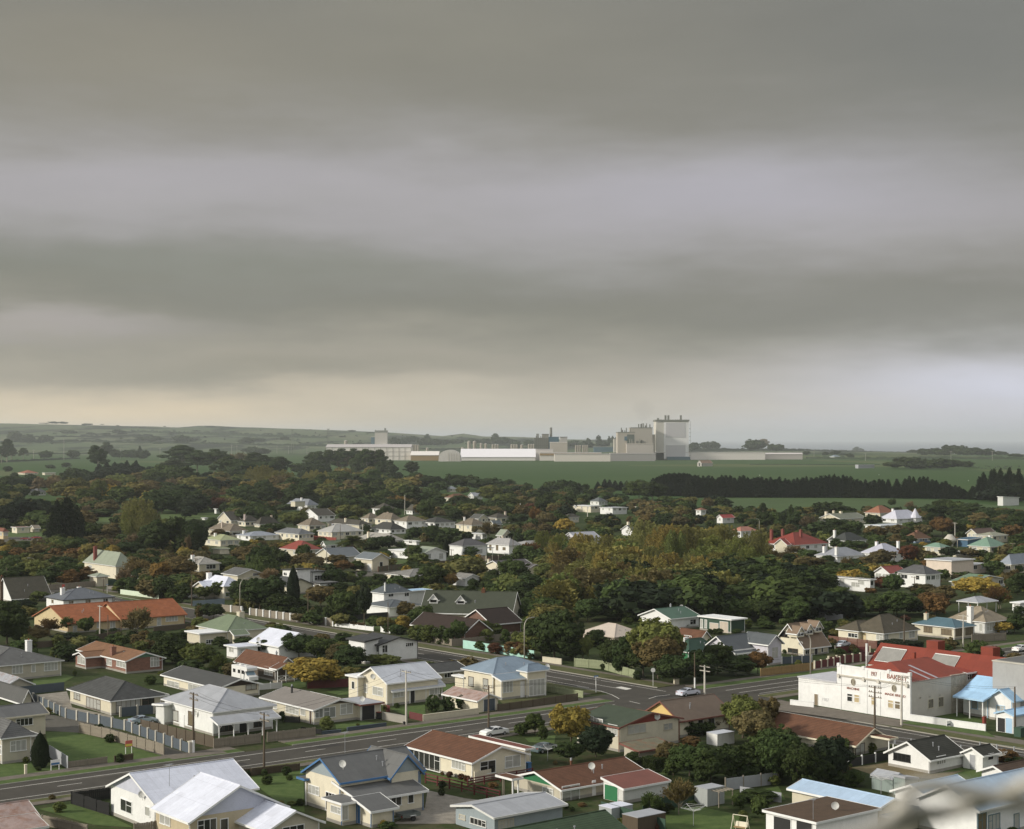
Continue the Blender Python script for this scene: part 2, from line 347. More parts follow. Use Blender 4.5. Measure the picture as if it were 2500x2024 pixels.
def strip(name, s0, s1, t0, t1, mat, z, z0=None):
    mb = MB(); q = [(s0, t0), (s1, t0), (s1, t1), (s0, t1)]; P = [st(a, b_, z) for a, b_ in q]
    if z0 is None: mb.add(P, [(0, 1, 2, 3)])
    else: mb.slab([st(a, b_, z0) for a, b_ in q], (0, 0, z - z0))
    return kind(mb.build(name, mat), 'structure')
# road along the bottom of the picture (s runs away to the right) and the cross street
strip('road', -260, 900, 196.4, 207.4, ASPH(), .006)
strip('road', 195.2, 206.4, 207.5, 900, ASPH(), .008); strip('road', 195.2, 206.4, -200, 196.3, ASPH(), .008)
strip('road_junction', 186, 214, 190, 214, ASPH(), .010)
def edge(sa, sb, tk, dirn, wv=2.3, wp=1.6, grass=LAWN2):
    """kerb, grass verge and footpath beside the road that runs along s"""
    k = .15 * dirn
    for nm, a, b_, m_, z in (('kerb', 0, k, M('c', 'CON'), .125), ('verge', k, wv * dirn, grass(), .12), ('footpath', wv * dirn, (wv + wp) * dirn, PATH(), .115)):
        lo, hi_ = sorted((tk + a, tk + b_)); strip(nm, sa, sb, lo, hi_, m_, z, -.2)
def edge2(ta, tb, sk, dirn, wv=2.6, wp=1.5, grass=LAWN2):
    k = .15 * dirn
    for nm, a, b_, m_, z in (('kerb', 0, k, M('c', 'CON'), .127), ('verge', k, wv * dirn, grass(), .122), ('footpath', wv * dirn, (wv + wp) * dirn, PATH(), .117)):
        lo, hi_ = sorted((sk + a, sk + b_)); strip(nm, lo, hi_, ta, tb, m_, z, -.2)
edge(-260, 118, 207.4, 1, 2.3, 2.2, LAWN); edge(126, 190, 207.4, 1, 2.2, 2.0, LAWN); edge(212, 900, 207.4, 1, 3.0, 2.0, LAWN)
edge(-260, 182, 196.4, -1, 1.6, 1.6); edge(214, 900, 196.4, -1, 2.4, 1.8)
edge2(214, 900, 206.4, 1, 4.2, 1.6); edge2(216, 900, 195.2, -1, 3.0, 1.5)
edge2(-200, 190, 206.4, 1, 3.2, 3.2); edge2(-200, 184, 195.2, -1, 2.4, 1.5)
# painted lines
def line(a, b_, w=.13, name='road_marking'):
    a = Vector(a); b_ = Vector(b_); d = (b_ - a).normalized(); r = Vector((-d.y, d.x, 0)) * w / 2
    mb = MB(); mb.add([(p.x, p.y, .016) for p in (a - r, b_ - r, b_ + r, a + r)], [(0, 1, 2, 3)]); kind(mb.build(name, MARK()), 'structure')
line(st(-200, 205.1), st(188, 205.1), .17); line(st(-200, 198.6), st(182, 198.6), .15)
for k in range(-16, 15): line(st(k * 12.5, 202.2), st(k * 12.5 + 3.4, 202.2), .15)
line(st(214, 204.2), st(700, 204.2), .17); line(st(214, 200.9), st(700, 200.9), .15); line(st(216, 198), st(700, 198), .15)
line(st(204.8, 210), st(204.4, 700), .15); line(st(197.1, 222), st(197.2, 700), .15); line(st(200.6, 216), st(200.7, 262), .15)
for k in range(60): line(st(200.9, 266 + k * 12), st(200.9, 269.2 + k * 12), .15)
line(st(204.6, 188), st(204.7, -100), .15)
for k in range(12): line(st(200.9, 176 - k * 12), st(200.9, 172.8 - k * 12), .15)
for k, (s_, t_, w_, d_) in enumerate([(150, 200, 9, 1.4), (128, 203, 4, 2.2), (172, 198, 14, 1.1), (108, 199, 6, 1.8), (90, 204, 11, .9), (198, 205, 5, 3), (204, 240, 1.2, 9), (199, 262, 2, 6), (203, 170, 1.5, 12), (198, 290, 1.1, 16), (225, 199, 10, 1.2), (180, 203, 7, 1.0)]):
    poly('road_patch', [st(s_, t_), st(s_ + w_, t_), st(s_ + w_, t_ + d_), st(s_, t_ + d_)], surf('tar_patch_a', (.045, .042, .038), .2) if k % 2 else surf('tar_patch_b', (.092, .084, .070), .2), .013)
def pline(rg, pts, w=.15):
    P = [gnd(rg, x, y) for x, y in pts]
    for a, b_ in zip(P, P[1:]): line(a, b_, w)
pline('C', [(640, 232), (820, 268), (900, 295), (955, 325)]); pline('C', [(1030, 343), (1110, 362)])
pline('C', [(1175, 325), (1235, 306), (1335, 295)]); poly('road_marking', [gnd('C', *p) for p in [(925, 240), (970, 234), (1050, 250), (1010, 258)]], MARK(), .018)

# ------------------------------------------------------------------ houses
def along(P, d, U):
    k = (U - CX) / FPX
    return (k * P.y - P.x) / (d.x - k * d.y)
class Blk: pass
def block(rg, A, bx, cx, roof, ay=None, h=None, yaw=YAW, lx=None, ly=None, rise=None, **k):
    e1 = Vector((math.cos(yaw), math.sin(yaw), 0)); e2 = Vector((-math.sin(yaw), math.cos(yaw), 0))
    x, yb, yt = A; u, vt = uv(rg, x, yt)
    if h is None:
        vb = uv(rg, x, yb)[1]; D = FPX * CAMH / (vb - HV); h = (vb - vt) * D / FPX
    else: D = FPX * (CAMH - h) / (vt - HV)
    P = Vector(((u - CX) / FPX * D, D, 0)); b = Blk(); b.P = P; b.h = h
    b.ly = ly if ly else max(.6, along(P, e2, uv(rg, bx, 0)[0])); b.lx = lx if lx else max(.6, along(P, e1, uv(rg, cx, 0)[0]))
    b.roof = roof; b.k = k
    if rise is None:
        if ay is None: rise = {'flat': 0.0}.get(roof, .28 * min(b.lx, b.ly) if roof in ('gx', 'gy', 'hip') else .5)
        else:
            if roof == 'gx': q = P + e2 * b.ly / 2
            elif roof == 'gy': q = P + e1 * b.lx / 2
            elif roof == 'hip': m_ = min(b.lx, b.ly) / 2; q = P + (e1 + e2) * m_
            else: q = P
            va = uv(rg, 0, ay)[1]; rise = CAMH - (va - HV) * q.y / FPX - h
            rise = min(max(rise, .35), 7)
    b.rise = rise
    return b
def roofgeo(b, mbR, mbT, mbW, oh=.45, th=.1):
    x0, y0, lx, ly, h, r = b.x0, b.y0, b.lx, b.ly, b.h, b.rise; x1, y1 = x0 + lx, y0 + ly; zb = b.k.get('zb', -.3)
    rf = b.roof; opn = b.k.get('open')
    X0, X1, Y0, Y1 = x0 - oh, x1 + oh, y0 - oh, y1 + oh
    def gut(ax, lo, hi_, at, z, s):
        if ax == 'x': mbT.box(lo, hi_, min(at, at + .09 * s), max(at, at + .09 * s), z - .10, z + .13)
        else: mbT.box(min(at, at + .09 * s), max(at, at + .09 * s), lo, hi_, z - .10, z + .13)
    if rf in ('gx', 'gy'):
        sw = rf == 'gy'
        def P(a, c_, z): return (c_, a, z) if sw else (a, c_, z)
        a0, a1 = (Y0, Y1) if sw else (X0, X1); c0, c1 = (X0, X1) if sw else (Y0, Y1); w0, w1 = (y0, y1) if sw else (x0, x1); v0, v1 = (x0, x1) if sw else (y0, y1)
        cm = (c0 + c1) / 2; sl = r / (cm - v0); ze = h - sl * (v0 - c0)
        for ce in (c0, c1): mbR.slab([P(a0, ce, ze), P(a1, ce, ze), P(a1, cm, h + r), P(a0, cm, h + r)], (0, 0, th))
        if not opn:
            e_ = .015
            mbW.slab([P(w0, v0, zb), P(w0, v1, zb), P(w0, v1, h - e_), P(w0, cm, h + r - e_), P(w0, v0, h - e_)], P(w1 - w0, 0, 0))
        for a, s in ((a0, -1), (a1, 1)):       # barge boards
            for ce in (c0, c1): mbT.slab([P(a, ce, ze - .1), P(a, cm, h + r - .1), P(a, cm, h + r + th + .04), P(a, ce, ze + th + .04)], P(.05 * s, 0, 0))
        for ce, s in ((c0, -1), (c1, 1)): gut('y' if sw else 'x', a0, a1, ce, ze, s)
        mbR.tube([P(a0 - .02, cm, h + r + th), P(a1 + .02, cm, h + r + th)], .09, 6)
        gc = b.k.get('gc')
        if gc:
            for a, s in ((w0, -1), (w1, 1)):
                b.gab = b.__dict__.get('gab') or []; b.gab.append(MB()); zz = h + b.k.get('gz', 0.02)
                lo = max(0.0, (zz - h) / sl) if sl > 0 else 0
                b.gab[-1].slab([P(a, v0 + lo, zz), P(a, v1 - lo, zz), P(a, cm, h + r - .02)], P(.03 * s, 0, 0))
    elif rf == 'hip':
        z0 = h - .02; f = .16
        mbT.box(X0 - .03, X1 + .03, Y0 - .03, Y1 + .03, z0, z0 + f)
        m_ = min(X1 - X0, Y1 - Y0) / 2 - .12
        if X1 - X0 >= Y1 - Y0: ra, rb = (X0 + m_, (Y0 + Y1) / 2), (X1 - m_, (Y0 + Y1) / 2)
        else: ra, rb = ((X0 + X1) / 2, Y0 + m_), ((X0 + X1) / 2, Y1 - m_)
        zt = h + r; q = z0 + f + .01; c_ = [(X0, Y0, q), (X1, Y0, q), (X1, Y1, q), (X0, Y1, q)]; A_, B_ = (*ra, zt), (*rb, zt)
        if X1 - X0 >= Y1 - Y0: fs = [(0, 1, 5, 4), (1, 2, 5), (2, 3, 4, 5), (3, 0, 4)]
        else: fs = [(0, 1, 4), (1, 2, 5, 4), (2, 3, 5), (3, 0, 4, 5)]
        mbR.add(c_ + [A_, B_], fs + [(3, 2, 1, 0)])
        for i, T_ in ((0, A_), (2, B_), (1, B_ if X1 - X0 >= Y1 - Y0 else A_), (3, A_ if X1 - X0 >= Y1 - Y0 else B_)): mbR.tube([c_[i], T_], .075, 5)
        mbR.tube([A_, B_], .08, 5)
        if not opn: mbW.box(x0, x1, y0, y1, zb, h - .005)
    else:
        dx = {'sS': (0, 1), 'sC': (1, 0)}.get(rf); dy = {'sF': (0, 1), 'sB': (1, 0)}.get(rf)
        def zc(x, y):
            if rf == 'flat': return h
            if dx: k_ = (x - x0) / lx; return h + r * (k_ if rf == 'sS' else 1 - k_)
            k_ = (y - y0) / ly; return h + r * (k_ if rf == 'sF' else 1 - k_)
        mbR.slab([(a, c_, zc(a, c_)) for a, c_ in ((X0, Y0), (X1, Y0), (X1, Y1), (X0, Y1))], (0, 0, .12))
        def ed(p, q_, s):
            zp, zq = zc(*p), zc(*q_); mbT.slab([(*p, zp - .12), (*q_, zq - .12), (*q_, zq + .15), (*p, zp + .15)], s)
        ed((X0, Y0), (X1, Y0), (0, -.05, 0)); ed((X0, Y1), (X0, Y0), (-.05, 0, 0)); ed((X1, Y0), (X1, Y1), (.05, 0, 0)); ed((X1, Y1), (X0, Y1), (0, .05, 0))
        if not opn:
            mbW.slab([(x0, y0, zb), (x1, y0, zb), (x1, y1, zb), (x0, y1, zb)], (0, 0, .05))
            n0 = len(mbW.v); c_ = [(x0, y0), (x1, y0), (x1, y1), (x0, y1)]
            mbW.add([(*p, zb) for p in c_] + [(*p, zc(*p) + .02) for p in c_], [(0, 1, 5, 4), (1, 2, 6, 5), (2, 3, 7, 6), (3, 0, 4, 7), (4, 5, 6, 7)])

PROTO = {}
def dish(parent, loc, rz=0.5, s=.45):
    if 'dish' not in PROTO:
        mb = MB(); n = 14; vs = [(0, 0.0, 0)]
        for ring, (rr, dd) in enumerate(((.5, -.06), (1, -.24))):
            vs += [(rr * math.cos(2 * math.pi * k / n), dd, rr * math.sin(2 * math.pi * k / n)) for k in range(n)]
        fs = [(0, 1 + k, 1 + (k + 1) % n) for k in range(n)] + [(1 + k, 1 + n + k, 1 + n + (k + 1) % n, 1 + (k + 1) % n) for k in range(n)]
        mb.add(vs, fs); mb.tube([(0, 0, -.9), (0, -.75, .05)], .04, 5); mb.tube([(0, 0, 0), (0, .3, -.9), (0, .3, -1.6)], .06, 5); mb.box(-.08, .08, -.85, -.68, -.02, .14)
        PROTO['dish'] = mb
    src = PROTO['dish']; mb = MB(); c_, s_ = math.cos(rz), math.sin(rz)
    mb.add([((x * c_ - y * s_) * s, (x * s_ + y * c_) * s, z * s) for x, y, z in src.v], src.f)
    o = mb.build('satellite_dish', M('p', 'W2'), parent, smooth=False); o.location = loc; return o
def antenna(parent, loc, h=2.2, rz=0.4):
    mb = MB(); mb.tube([(0, 0, -.4), (0, 0, h)], .03, 5); mb.tube([(-.6, 0, h - .1), (.6, 0, h - .1)], .02, 4)
    for k in range(6): x = -.55 + k * .22; mb.tube([(x, -.4 + k * .03, h - .1), (x, .4 - k * .03, h - .1)], .014, 4)
    o = mb.build('antenna', M('m', 'LG'), parent); o.location = loc; o.rotation_euler = (0, 0, rz); return o
def window(parent, face, a0, a1, z0, z1, off, n=2, kd='c', fc='W', fr=.09, far=False):
    if a1 < a0: a0, a1 = a1, a0
    a1 = max(a1, a0 + .35); z1 = max(z1, z0 + .3)
    mb = MB(); pn = MB()
    def bx(m_, p0, p1, q0, q1, o0, o1):
        if face == 'F': m_.box(p0, p1, off - o1, off - o0, q0, q1)
        elif face == 'S': m_.box(off - o1, off - o0, p0, p1, q0, q1)
    bx(mb, a0 - fr, a1 + fr, z1, z1 + fr, .0, .06); bx(mb, a0 - fr - .05, a1 + fr + .05, z0 - fr, z0, .0, .11)
    bx(mb, a0 - fr, a0, z0, z1, .0, .06); bx(mb, a1, a1 + fr, z0, z1, .0, .06)
    for i in range(1, n):
        p = a0 + (a1 - a0) * i / n; bx(mb, p - .035, p + .035, z0, z1, .0, .055)
    if n >= 2 and not far: zt = z0 + (z1 - z0) * .62; w = (a1 - a0) / n; bx(mb, a0, a0 + w - .035, zt - .03, zt + .03, .0, .05)
    o = mb.build('window', M('p', fc), parent)
    bx(pn, a0, a1, z0, z1, .0, .025)
    pm = {'c': M('n', (.50, .50, .46)), 'd': M('g', (.035, .037, .035)), 'b': M('n', (.22, .18, .12)), 'k': M('g', (.02, .02, .02)), 'g': M('g', (.14, .16, .16)), 't': M('n', 'YE'), 'm': M('n', (.30, .31, .29))}[kd]
    pn.build('pane', pm, o)
    return o
def door(parent, face, a0, a1, z0, z1, off, c_='W', garage=False):
    if a1 < a0: a0, a1 = a1, a0
    mb = MB()
    def bx(m_, p0, p1, q0, q1, o0, o1):
        if face == 'F': m_.box(p0, p1, off - o1, off - o0, q0, q1)
        else: m_.box(off - o1, off - o0, p0, p1, q0, q1)
    bx(mb, a0, a1, z0, z1, 0, .03)
    if garage:
        for k in range(4): q = z0 + (z1 - z0) * k / 4; bx(mb, a0 + .05, a1 - .05, q + .03, q + (z1 - z0) / 4 - .03, .03, .05)
    else: bx(mb, a0 + .12, a1 - .12, z0 + .2, z0 + .9, .03, .045); bx(mb, a0 + .12, a1 - .12, z0 + 1.1, z1 - .15, .03, .045)
    o = mb.build('garage_door' if garage else 'door', M('p', c_), parent)  # doors, and also black panels that paint the shade of open bays
    m2 = MB(); bx(m2, a0 - .08, a0, z0, z1 + .08, 0, .055); bx(m2, a1, a1 + .08, z0, z1 + .08, 0, .055); bx(m2, a0, a1, z1, z1 + .08, 0, .055); m2.build('door_frame', M('p', 'W'), o)
    return o
HOUSES = []
def H(rg, A, bx, cx, roof, ay, wc, rc, label, short, name='house', cat='house', tc='W', wk='b', rk='i', win='', door_='', ex=(), auto=(0, 0), ch=(), h=None, yaw=YAW, dishes=(), ants=(), oh=.45, akind='c', fc='W', **kw):
    b0 = block(rg, A, bx, cx, roof, ay, h, yaw, **kw); root = empty(name, b0.P, yaw)
    inv = Matrix.Rotation(-yaw, 4, 'Z'); bl = [b0]
    for e_ in ex:
        e_ = dict(e_); bl.append(block(e_.pop('rg', rg), e_.pop('A'), e_.pop('bx', None), e_.pop('cx', None), e_.pop('roof', 'flat'), e_.pop('ay', None), e_.pop('h', None), yaw, e_.pop('lx', None), e_.pop('ly', None), e_.pop('rise', None), **e_))
    mats = {}
    for i, b in enumerate(bl):
        q = inv @ (b.P - b0.P); b.x0, b.y0 = q.x + b.k.get('dx', 0) + .003 * i, q.y + b.k.get('dy', 0) + .003 * i
        rck, wck = (b.k.get('rk', rk), b.k.get('rc', rc)), (b.k.get('wk', wk), b.k.get('wc', wc)); tck = b.k.get('tc', tc)
        g = lambda kk: mats.setdefault(kk, MB())
        roofgeo(b, g(('roof', *rck)), g(('gutter', 'p', tck)), g(('wall', *wck)), b.k.get('oh', oh))
        if b.k.get('gc'): [gb.build('gable', M(b.k.get('gk', 'b'), b.k['gc']), root) for gb in b.__dict__.get('gab', [])]
        if b.k.get('open'):
            n = b.k.get('posts', 4); zt = b.h - .05 if b.roof != 'flat' else b.h
            sides = b.k.get('psides', 'F')
            for sd_ in sides:
                for k_ in range(n):
                    f = k_ / max(1, n - 1)
                    px_, py_ = (b.x0 + f * b.lx, b.y0 + .03) if sd_ == 'F' else (b.x0 + .03, b.y0 + f * b.ly)
                    mbp = MB(); mbp.box(px_ - .07, px_ + .07, py_ - .07, py_ + .07, -.1, zt)
                    if b.k.get('brace') and sd_ == 'F':
                        for s_ in (-1, 1):
                            if 0 <= f + s_ * .01 <= 1: mbp.beam((px_, py_, zt - .75), (px_ + .6 * s_, py_, zt - .05), .06, .07)
                    mbp.build('veranda_post', M('p', b.k.get('pc', 'W')), root)
            if b.k.get('rail'):
                mr = MB(); y_ = b.y0 + .03; L0, L1 = b.x0, b.x0 + b.lx * b.k.get('raillen', 1)
                mr.beam((L0, y_, 1.3), (L1, y_, 1.3), .07, .08); mr.beam((L0, y_, .55), (L1, y_, .55), .07, .08)
                nn = max(2, int((L1 - L0) / 1.5))
                for k_ in range(nn):
                    a_, c_ = L0 + (L1 - L0) * k_ / nn, L0 + (L1 - L0) * (k_ + 1) / nn
                    mr.beam((a_, y_, .55), (c_, y_, 1.3), .05, .06); mr.beam((a_, y_ + .01, 1.3), (c_, y_ + .01, .55), .05, .06)
                mr.build('veranda_rail', M('p', 'W'), root)
                md = MB(); md.box(b.x0, b.x0 + b.lx, b.y0, b.y0 + b.ly, -.1, .35); md.build('veranda_deck', M('w', 'TIM'), root)
    roofo = None
    for (nm, kk, cc_), mb in mats.items():
        if mb.v:
            o = mb.build(nm, M(kk, cc_), root)
            if nm == 'roof' and roofo is None: roofo = o
    if rg in 'ABCDEFGHI' and cat == 'house':
        mf, rq = MB(), random.Random(label)
        for b in bl:
            if b.k.get('open') or b.k.get('zb'): continue
            a_, c_, e_, f_ = b.x0, b.x0 + b.lx, b.y0, b.y0 + b.ly; mf.box(a_ - .025, c_ + .025, e_ - .025, f_ + .025, -.28, .38)
            for px_, py_ in ((a_ - .06, e_ + .15), (c_ - .15, e_ - .06)): mp = MB(); mp.box(px_ - .045, px_ + .045, py_ - .045, py_ + .045, .05, b.h - .05); mp.build('downpipe', M('p', tc), root)
        mf.build('foundation', M('q', 'CON'), root)
        for _ in range(2):
            b = bl[0]; fx, fy = rq.uniform(.3, .7), rq.uniform(.12, .3); zz = b.h + b.rise * fy * (2 if b.roof in ('hip', 'gx') else 1); mv = MB(); q_ = (b.x0 + fx * b.lx, b.y0 + fy * b.ly); mv.tube([(*q_, zz - .5), (*q_, zz + .55)], .07, 7); mv.tube([(*q_, zz + .55), (*q_, zz + .68)], .12, 7); mv.build('roof_vent', M('m', 'LG'), roofo)
    # openings read off the photograph, projected on the wall they belong to
    def onwall(face, bi, x, y):
        b = bl[bi]; u, v = uv(rg, x, y); dr = inv @ Vector(((u - CX) / FPX, 1, 0)); dz = -(v - HV) / FPX; o_ = inv @ (-b0.P)
        if face == 'F': t_ = (b.y0 - o_.y) / dr.y; return o_.x + t_ * dr.x, CAMH + t_ * dz, b.y0
        t_ = (b.x0 - o_.x) / dr.x; return o_.y + t_ * dr.y, CAMH + t_ * dz, b.x0
    for spec in [w_ for w_ in win.split(';') if w_.strip()]:
        p = spec.split(); face = p[0][0]; bi = int(p[0][1:] or 0); x0_, y0_, x1_, y1_ = map(float, p[1:5]); n = int(p[5]) if len(p) > 5 else 2; kd = p[6] if len(p) > 6 else akind; ff = p[7] if len(p) > 7 else fc
        a, zt, off = onwall(face, bi, x0_, y0_); b_, zb_, _ = onwall(face, bi, x1_, y1_)
        window(root, face, a, b_, zb_, zt, off, n, kd, ff)
    for spec in [w_ for w_ in door_.split(';') if w_.strip()]:
        p = spec.split(); face = p[0][0]; bi = int(p[0][1:] or 0); x0_, y0_, x1_, y1_ = map(float, p[1:5]); cc_ = p[5]; gar = len(p) > 6
        a, zt, off = onwall(face, bi, x0_, y0_); b_, _, _ = onwall(face, bi, x1_, y1_)
        door(root, face, a, b_, 0.05, max(zt, 1.9), off, cc_, gar)
    rr = random.Random(label)
    for face, cnt in zip('FS', auto):
        L_ = b0.lx if face == 'F' else b0.ly; off = b0.y0 if face == 'F' else b0.x0; lo = b0.x0 if face == 'F' else b0.y0
        for row in range(2 if b0.h > 4.6 else 1):
            for k_ in range(cnt):
                c_ = lo + L_ * (k_ + .5) / cnt + rr.uniform(-.2, .2); w_ = min(rr.choice([1.2, 1.8, 2.2]), L_ / cnt * .7); zz = b0.h - 1.55 - 2.6 * row if b0.h > 2.2 else .8
                window(root, face, c_ - w_ / 2, c_ + w_ / 2, max(.4, zz), max(.4, zz) + 1.15, off, 2 if w_ > 1.5 else 1, rr.choice([akind, akind, 'd']), fc, far=True)
    for fx, fy, dz, w_, cc_ in ch:
        mb = MB(); cx_, cy_ = b0.x0 + fx * b0.lx, b0.y0 + fy * b0.ly; zt = b0.h + b0.rise + dz; zb_ = b0.h - .4 if 0 < fx < 1 and 0 < fy < 1 else 0
        mb.box(cx_ - w_ / 2, cx_ + w_ / 2, cy_ - w_ / 2, cy_ + w_ / 2, zb_, zt); mb.box(cx_ - w_ / 2 - .06, cx_ + w_ / 2 + .06, cy_ - w_ / 2 - .06, cy_ + w_ / 2 + .06, zt, zt + .14)
        o = mb.build('chimney', M('k' if cc_ in ('BK', 'RD2', 'RD') else 's', cc_), roofo)
        m2 = MB(); m2.tube([(cx_, cy_, zt + .14), (cx_, cy_, zt + .45)], .13, 8); m2.build('chimney_pot', M('p', 'OR' if w_ > .6 else 'LG'), o)
    for fx, fy, z_ in dishes: dish(roofo, (b0.x0 + fx * b0.lx, b0.y0 + fy * b0.ly, z_), rz=-.9)
    for fx, fy, z_ in ants: antenna(roofo, (b0.x0 + fx * b0.lx, b0.y0 + fy * b0.ly, z_))
    tag(root, label, cat, short=short); HOUSES.append((root, bl, short)); root['_c'] = 1; del root['_c']
    return root, bl

# ------------------------------------------------------------------ foliage
def leafmat(key, var, attr=False):
    m, n, b = newmat(key); oi = n.n('ShaderNodeObjectInfo') if not attr else n.n('ShaderNodeVertexColor', layer_name='leaf'); g = n.n('ShaderNodeNewGeometry').outputs['Position']
    tcx = n.n('ShaderNodeTexCoord').outputs['Object']
    a = n.noise(g, .8, 3, .6); c_ = n.noise(g, 5.0, 3, .7)
    f = n.m('ADD', n.m('MULTIPLY', a, .6), n.m('MULTIPLY', c_, .4))
    mr = n.n('ShaderNodeMapRange'); mr.inputs[1].default_value = .32; mr.inputs[2].default_value = .68; mr.inputs[3].default_value = 1 - var; mr.inputs[4].default_value = 1 + var
    n.L.new(f, mr.inputs[0]); cc = n.n('ShaderNodeCombineXYZ')
    n.L.new(n.m('MULTIPLY', mr.outputs[0], n.m('ADD', .9, n.m('MULTIPLY', a, .25))), cc.inputs[0]); n.L.new(mr.outputs[0], cc.inputs[1]); n.L.new(n.m('MULTIPLY', mr.outputs[0], .95), cc.inputs[2])
    out = n.mix(1, oi.outputs['Color'], cc.outputs[0], 'MULTIPLY')
    n.L.new(out, b.inputs['Base Color']); b.inputs['Roughness'].default_value = .75; b.inputs['Specular IOR Level'].default_value = .12
    tr = n.n('ShaderNodeBsdfTranslucent'); n.L.new(out, tr.inputs[0]); mx = n.n('ShaderNodeMixShader'); mx.inputs[0].default_value = .22
    n.L.new(b.outputs[0], mx.inputs[1]); n.L.new(tr.outputs[0], mx.inputs[2])
    o = [x for x in m.node_tree.nodes if x.type == 'OUTPUT_MATERIAL'][0]; n.L.new(mx.outputs[0], o.inputs[0])
    return m
LEAF = leafmat('foliage', .42)
BARK = surf('bark', (.10, .08, .06), .3, 3.0); BARKP = surf('pale_bark', (.22, .19, .15), .3, 3.0)
def quads_mesh(name, Cn, N, S, asp=None, mat=None, tri=False):
    k = len(Cn); a = np.cross(N, np.random.RandomState(5).normal(size=(k, 3))); a /= np.linalg.norm(a, axis=1, keepdims=True) + 1e-9
    b = np.cross(N, a); S = np.broadcast_to(np.asarray(S, float), (k,))[:, None]
    if asp is not None: a = asp['dir'] / (np.linalg.norm(asp['dir'], axis=1, keepdims=True) + 1e-9); b = np.cross(N, a); b /= np.linalg.norm(b, axis=1, keepdims=True) + 1e-9; a = a * asp['k']
    V = np.stack([Cn - a * S - b * S * .6, Cn - a * S * .2 + b * S, Cn + a * S + b * S * .5, Cn + a * S * .3 - b * S], 1).reshape(-1, 3)
    me = bpy.data.meshes.new(name); me.vertices.add(4 * k); me.vertices.foreach_set('co', V.astype(np.float32).ravel())
    me.loops.add(4 * k); me.loops.foreach_set('vertex_index', np.arange(4 * k, dtype=np.int32)); me.polygons.add(k)
    me.polygons.foreach_set('loop_start', np.arange(0, 4 * k, 4, dtype=np.int32)); me.update(calc_edges=True); me.materials.append(mat or LEAF)
    return me
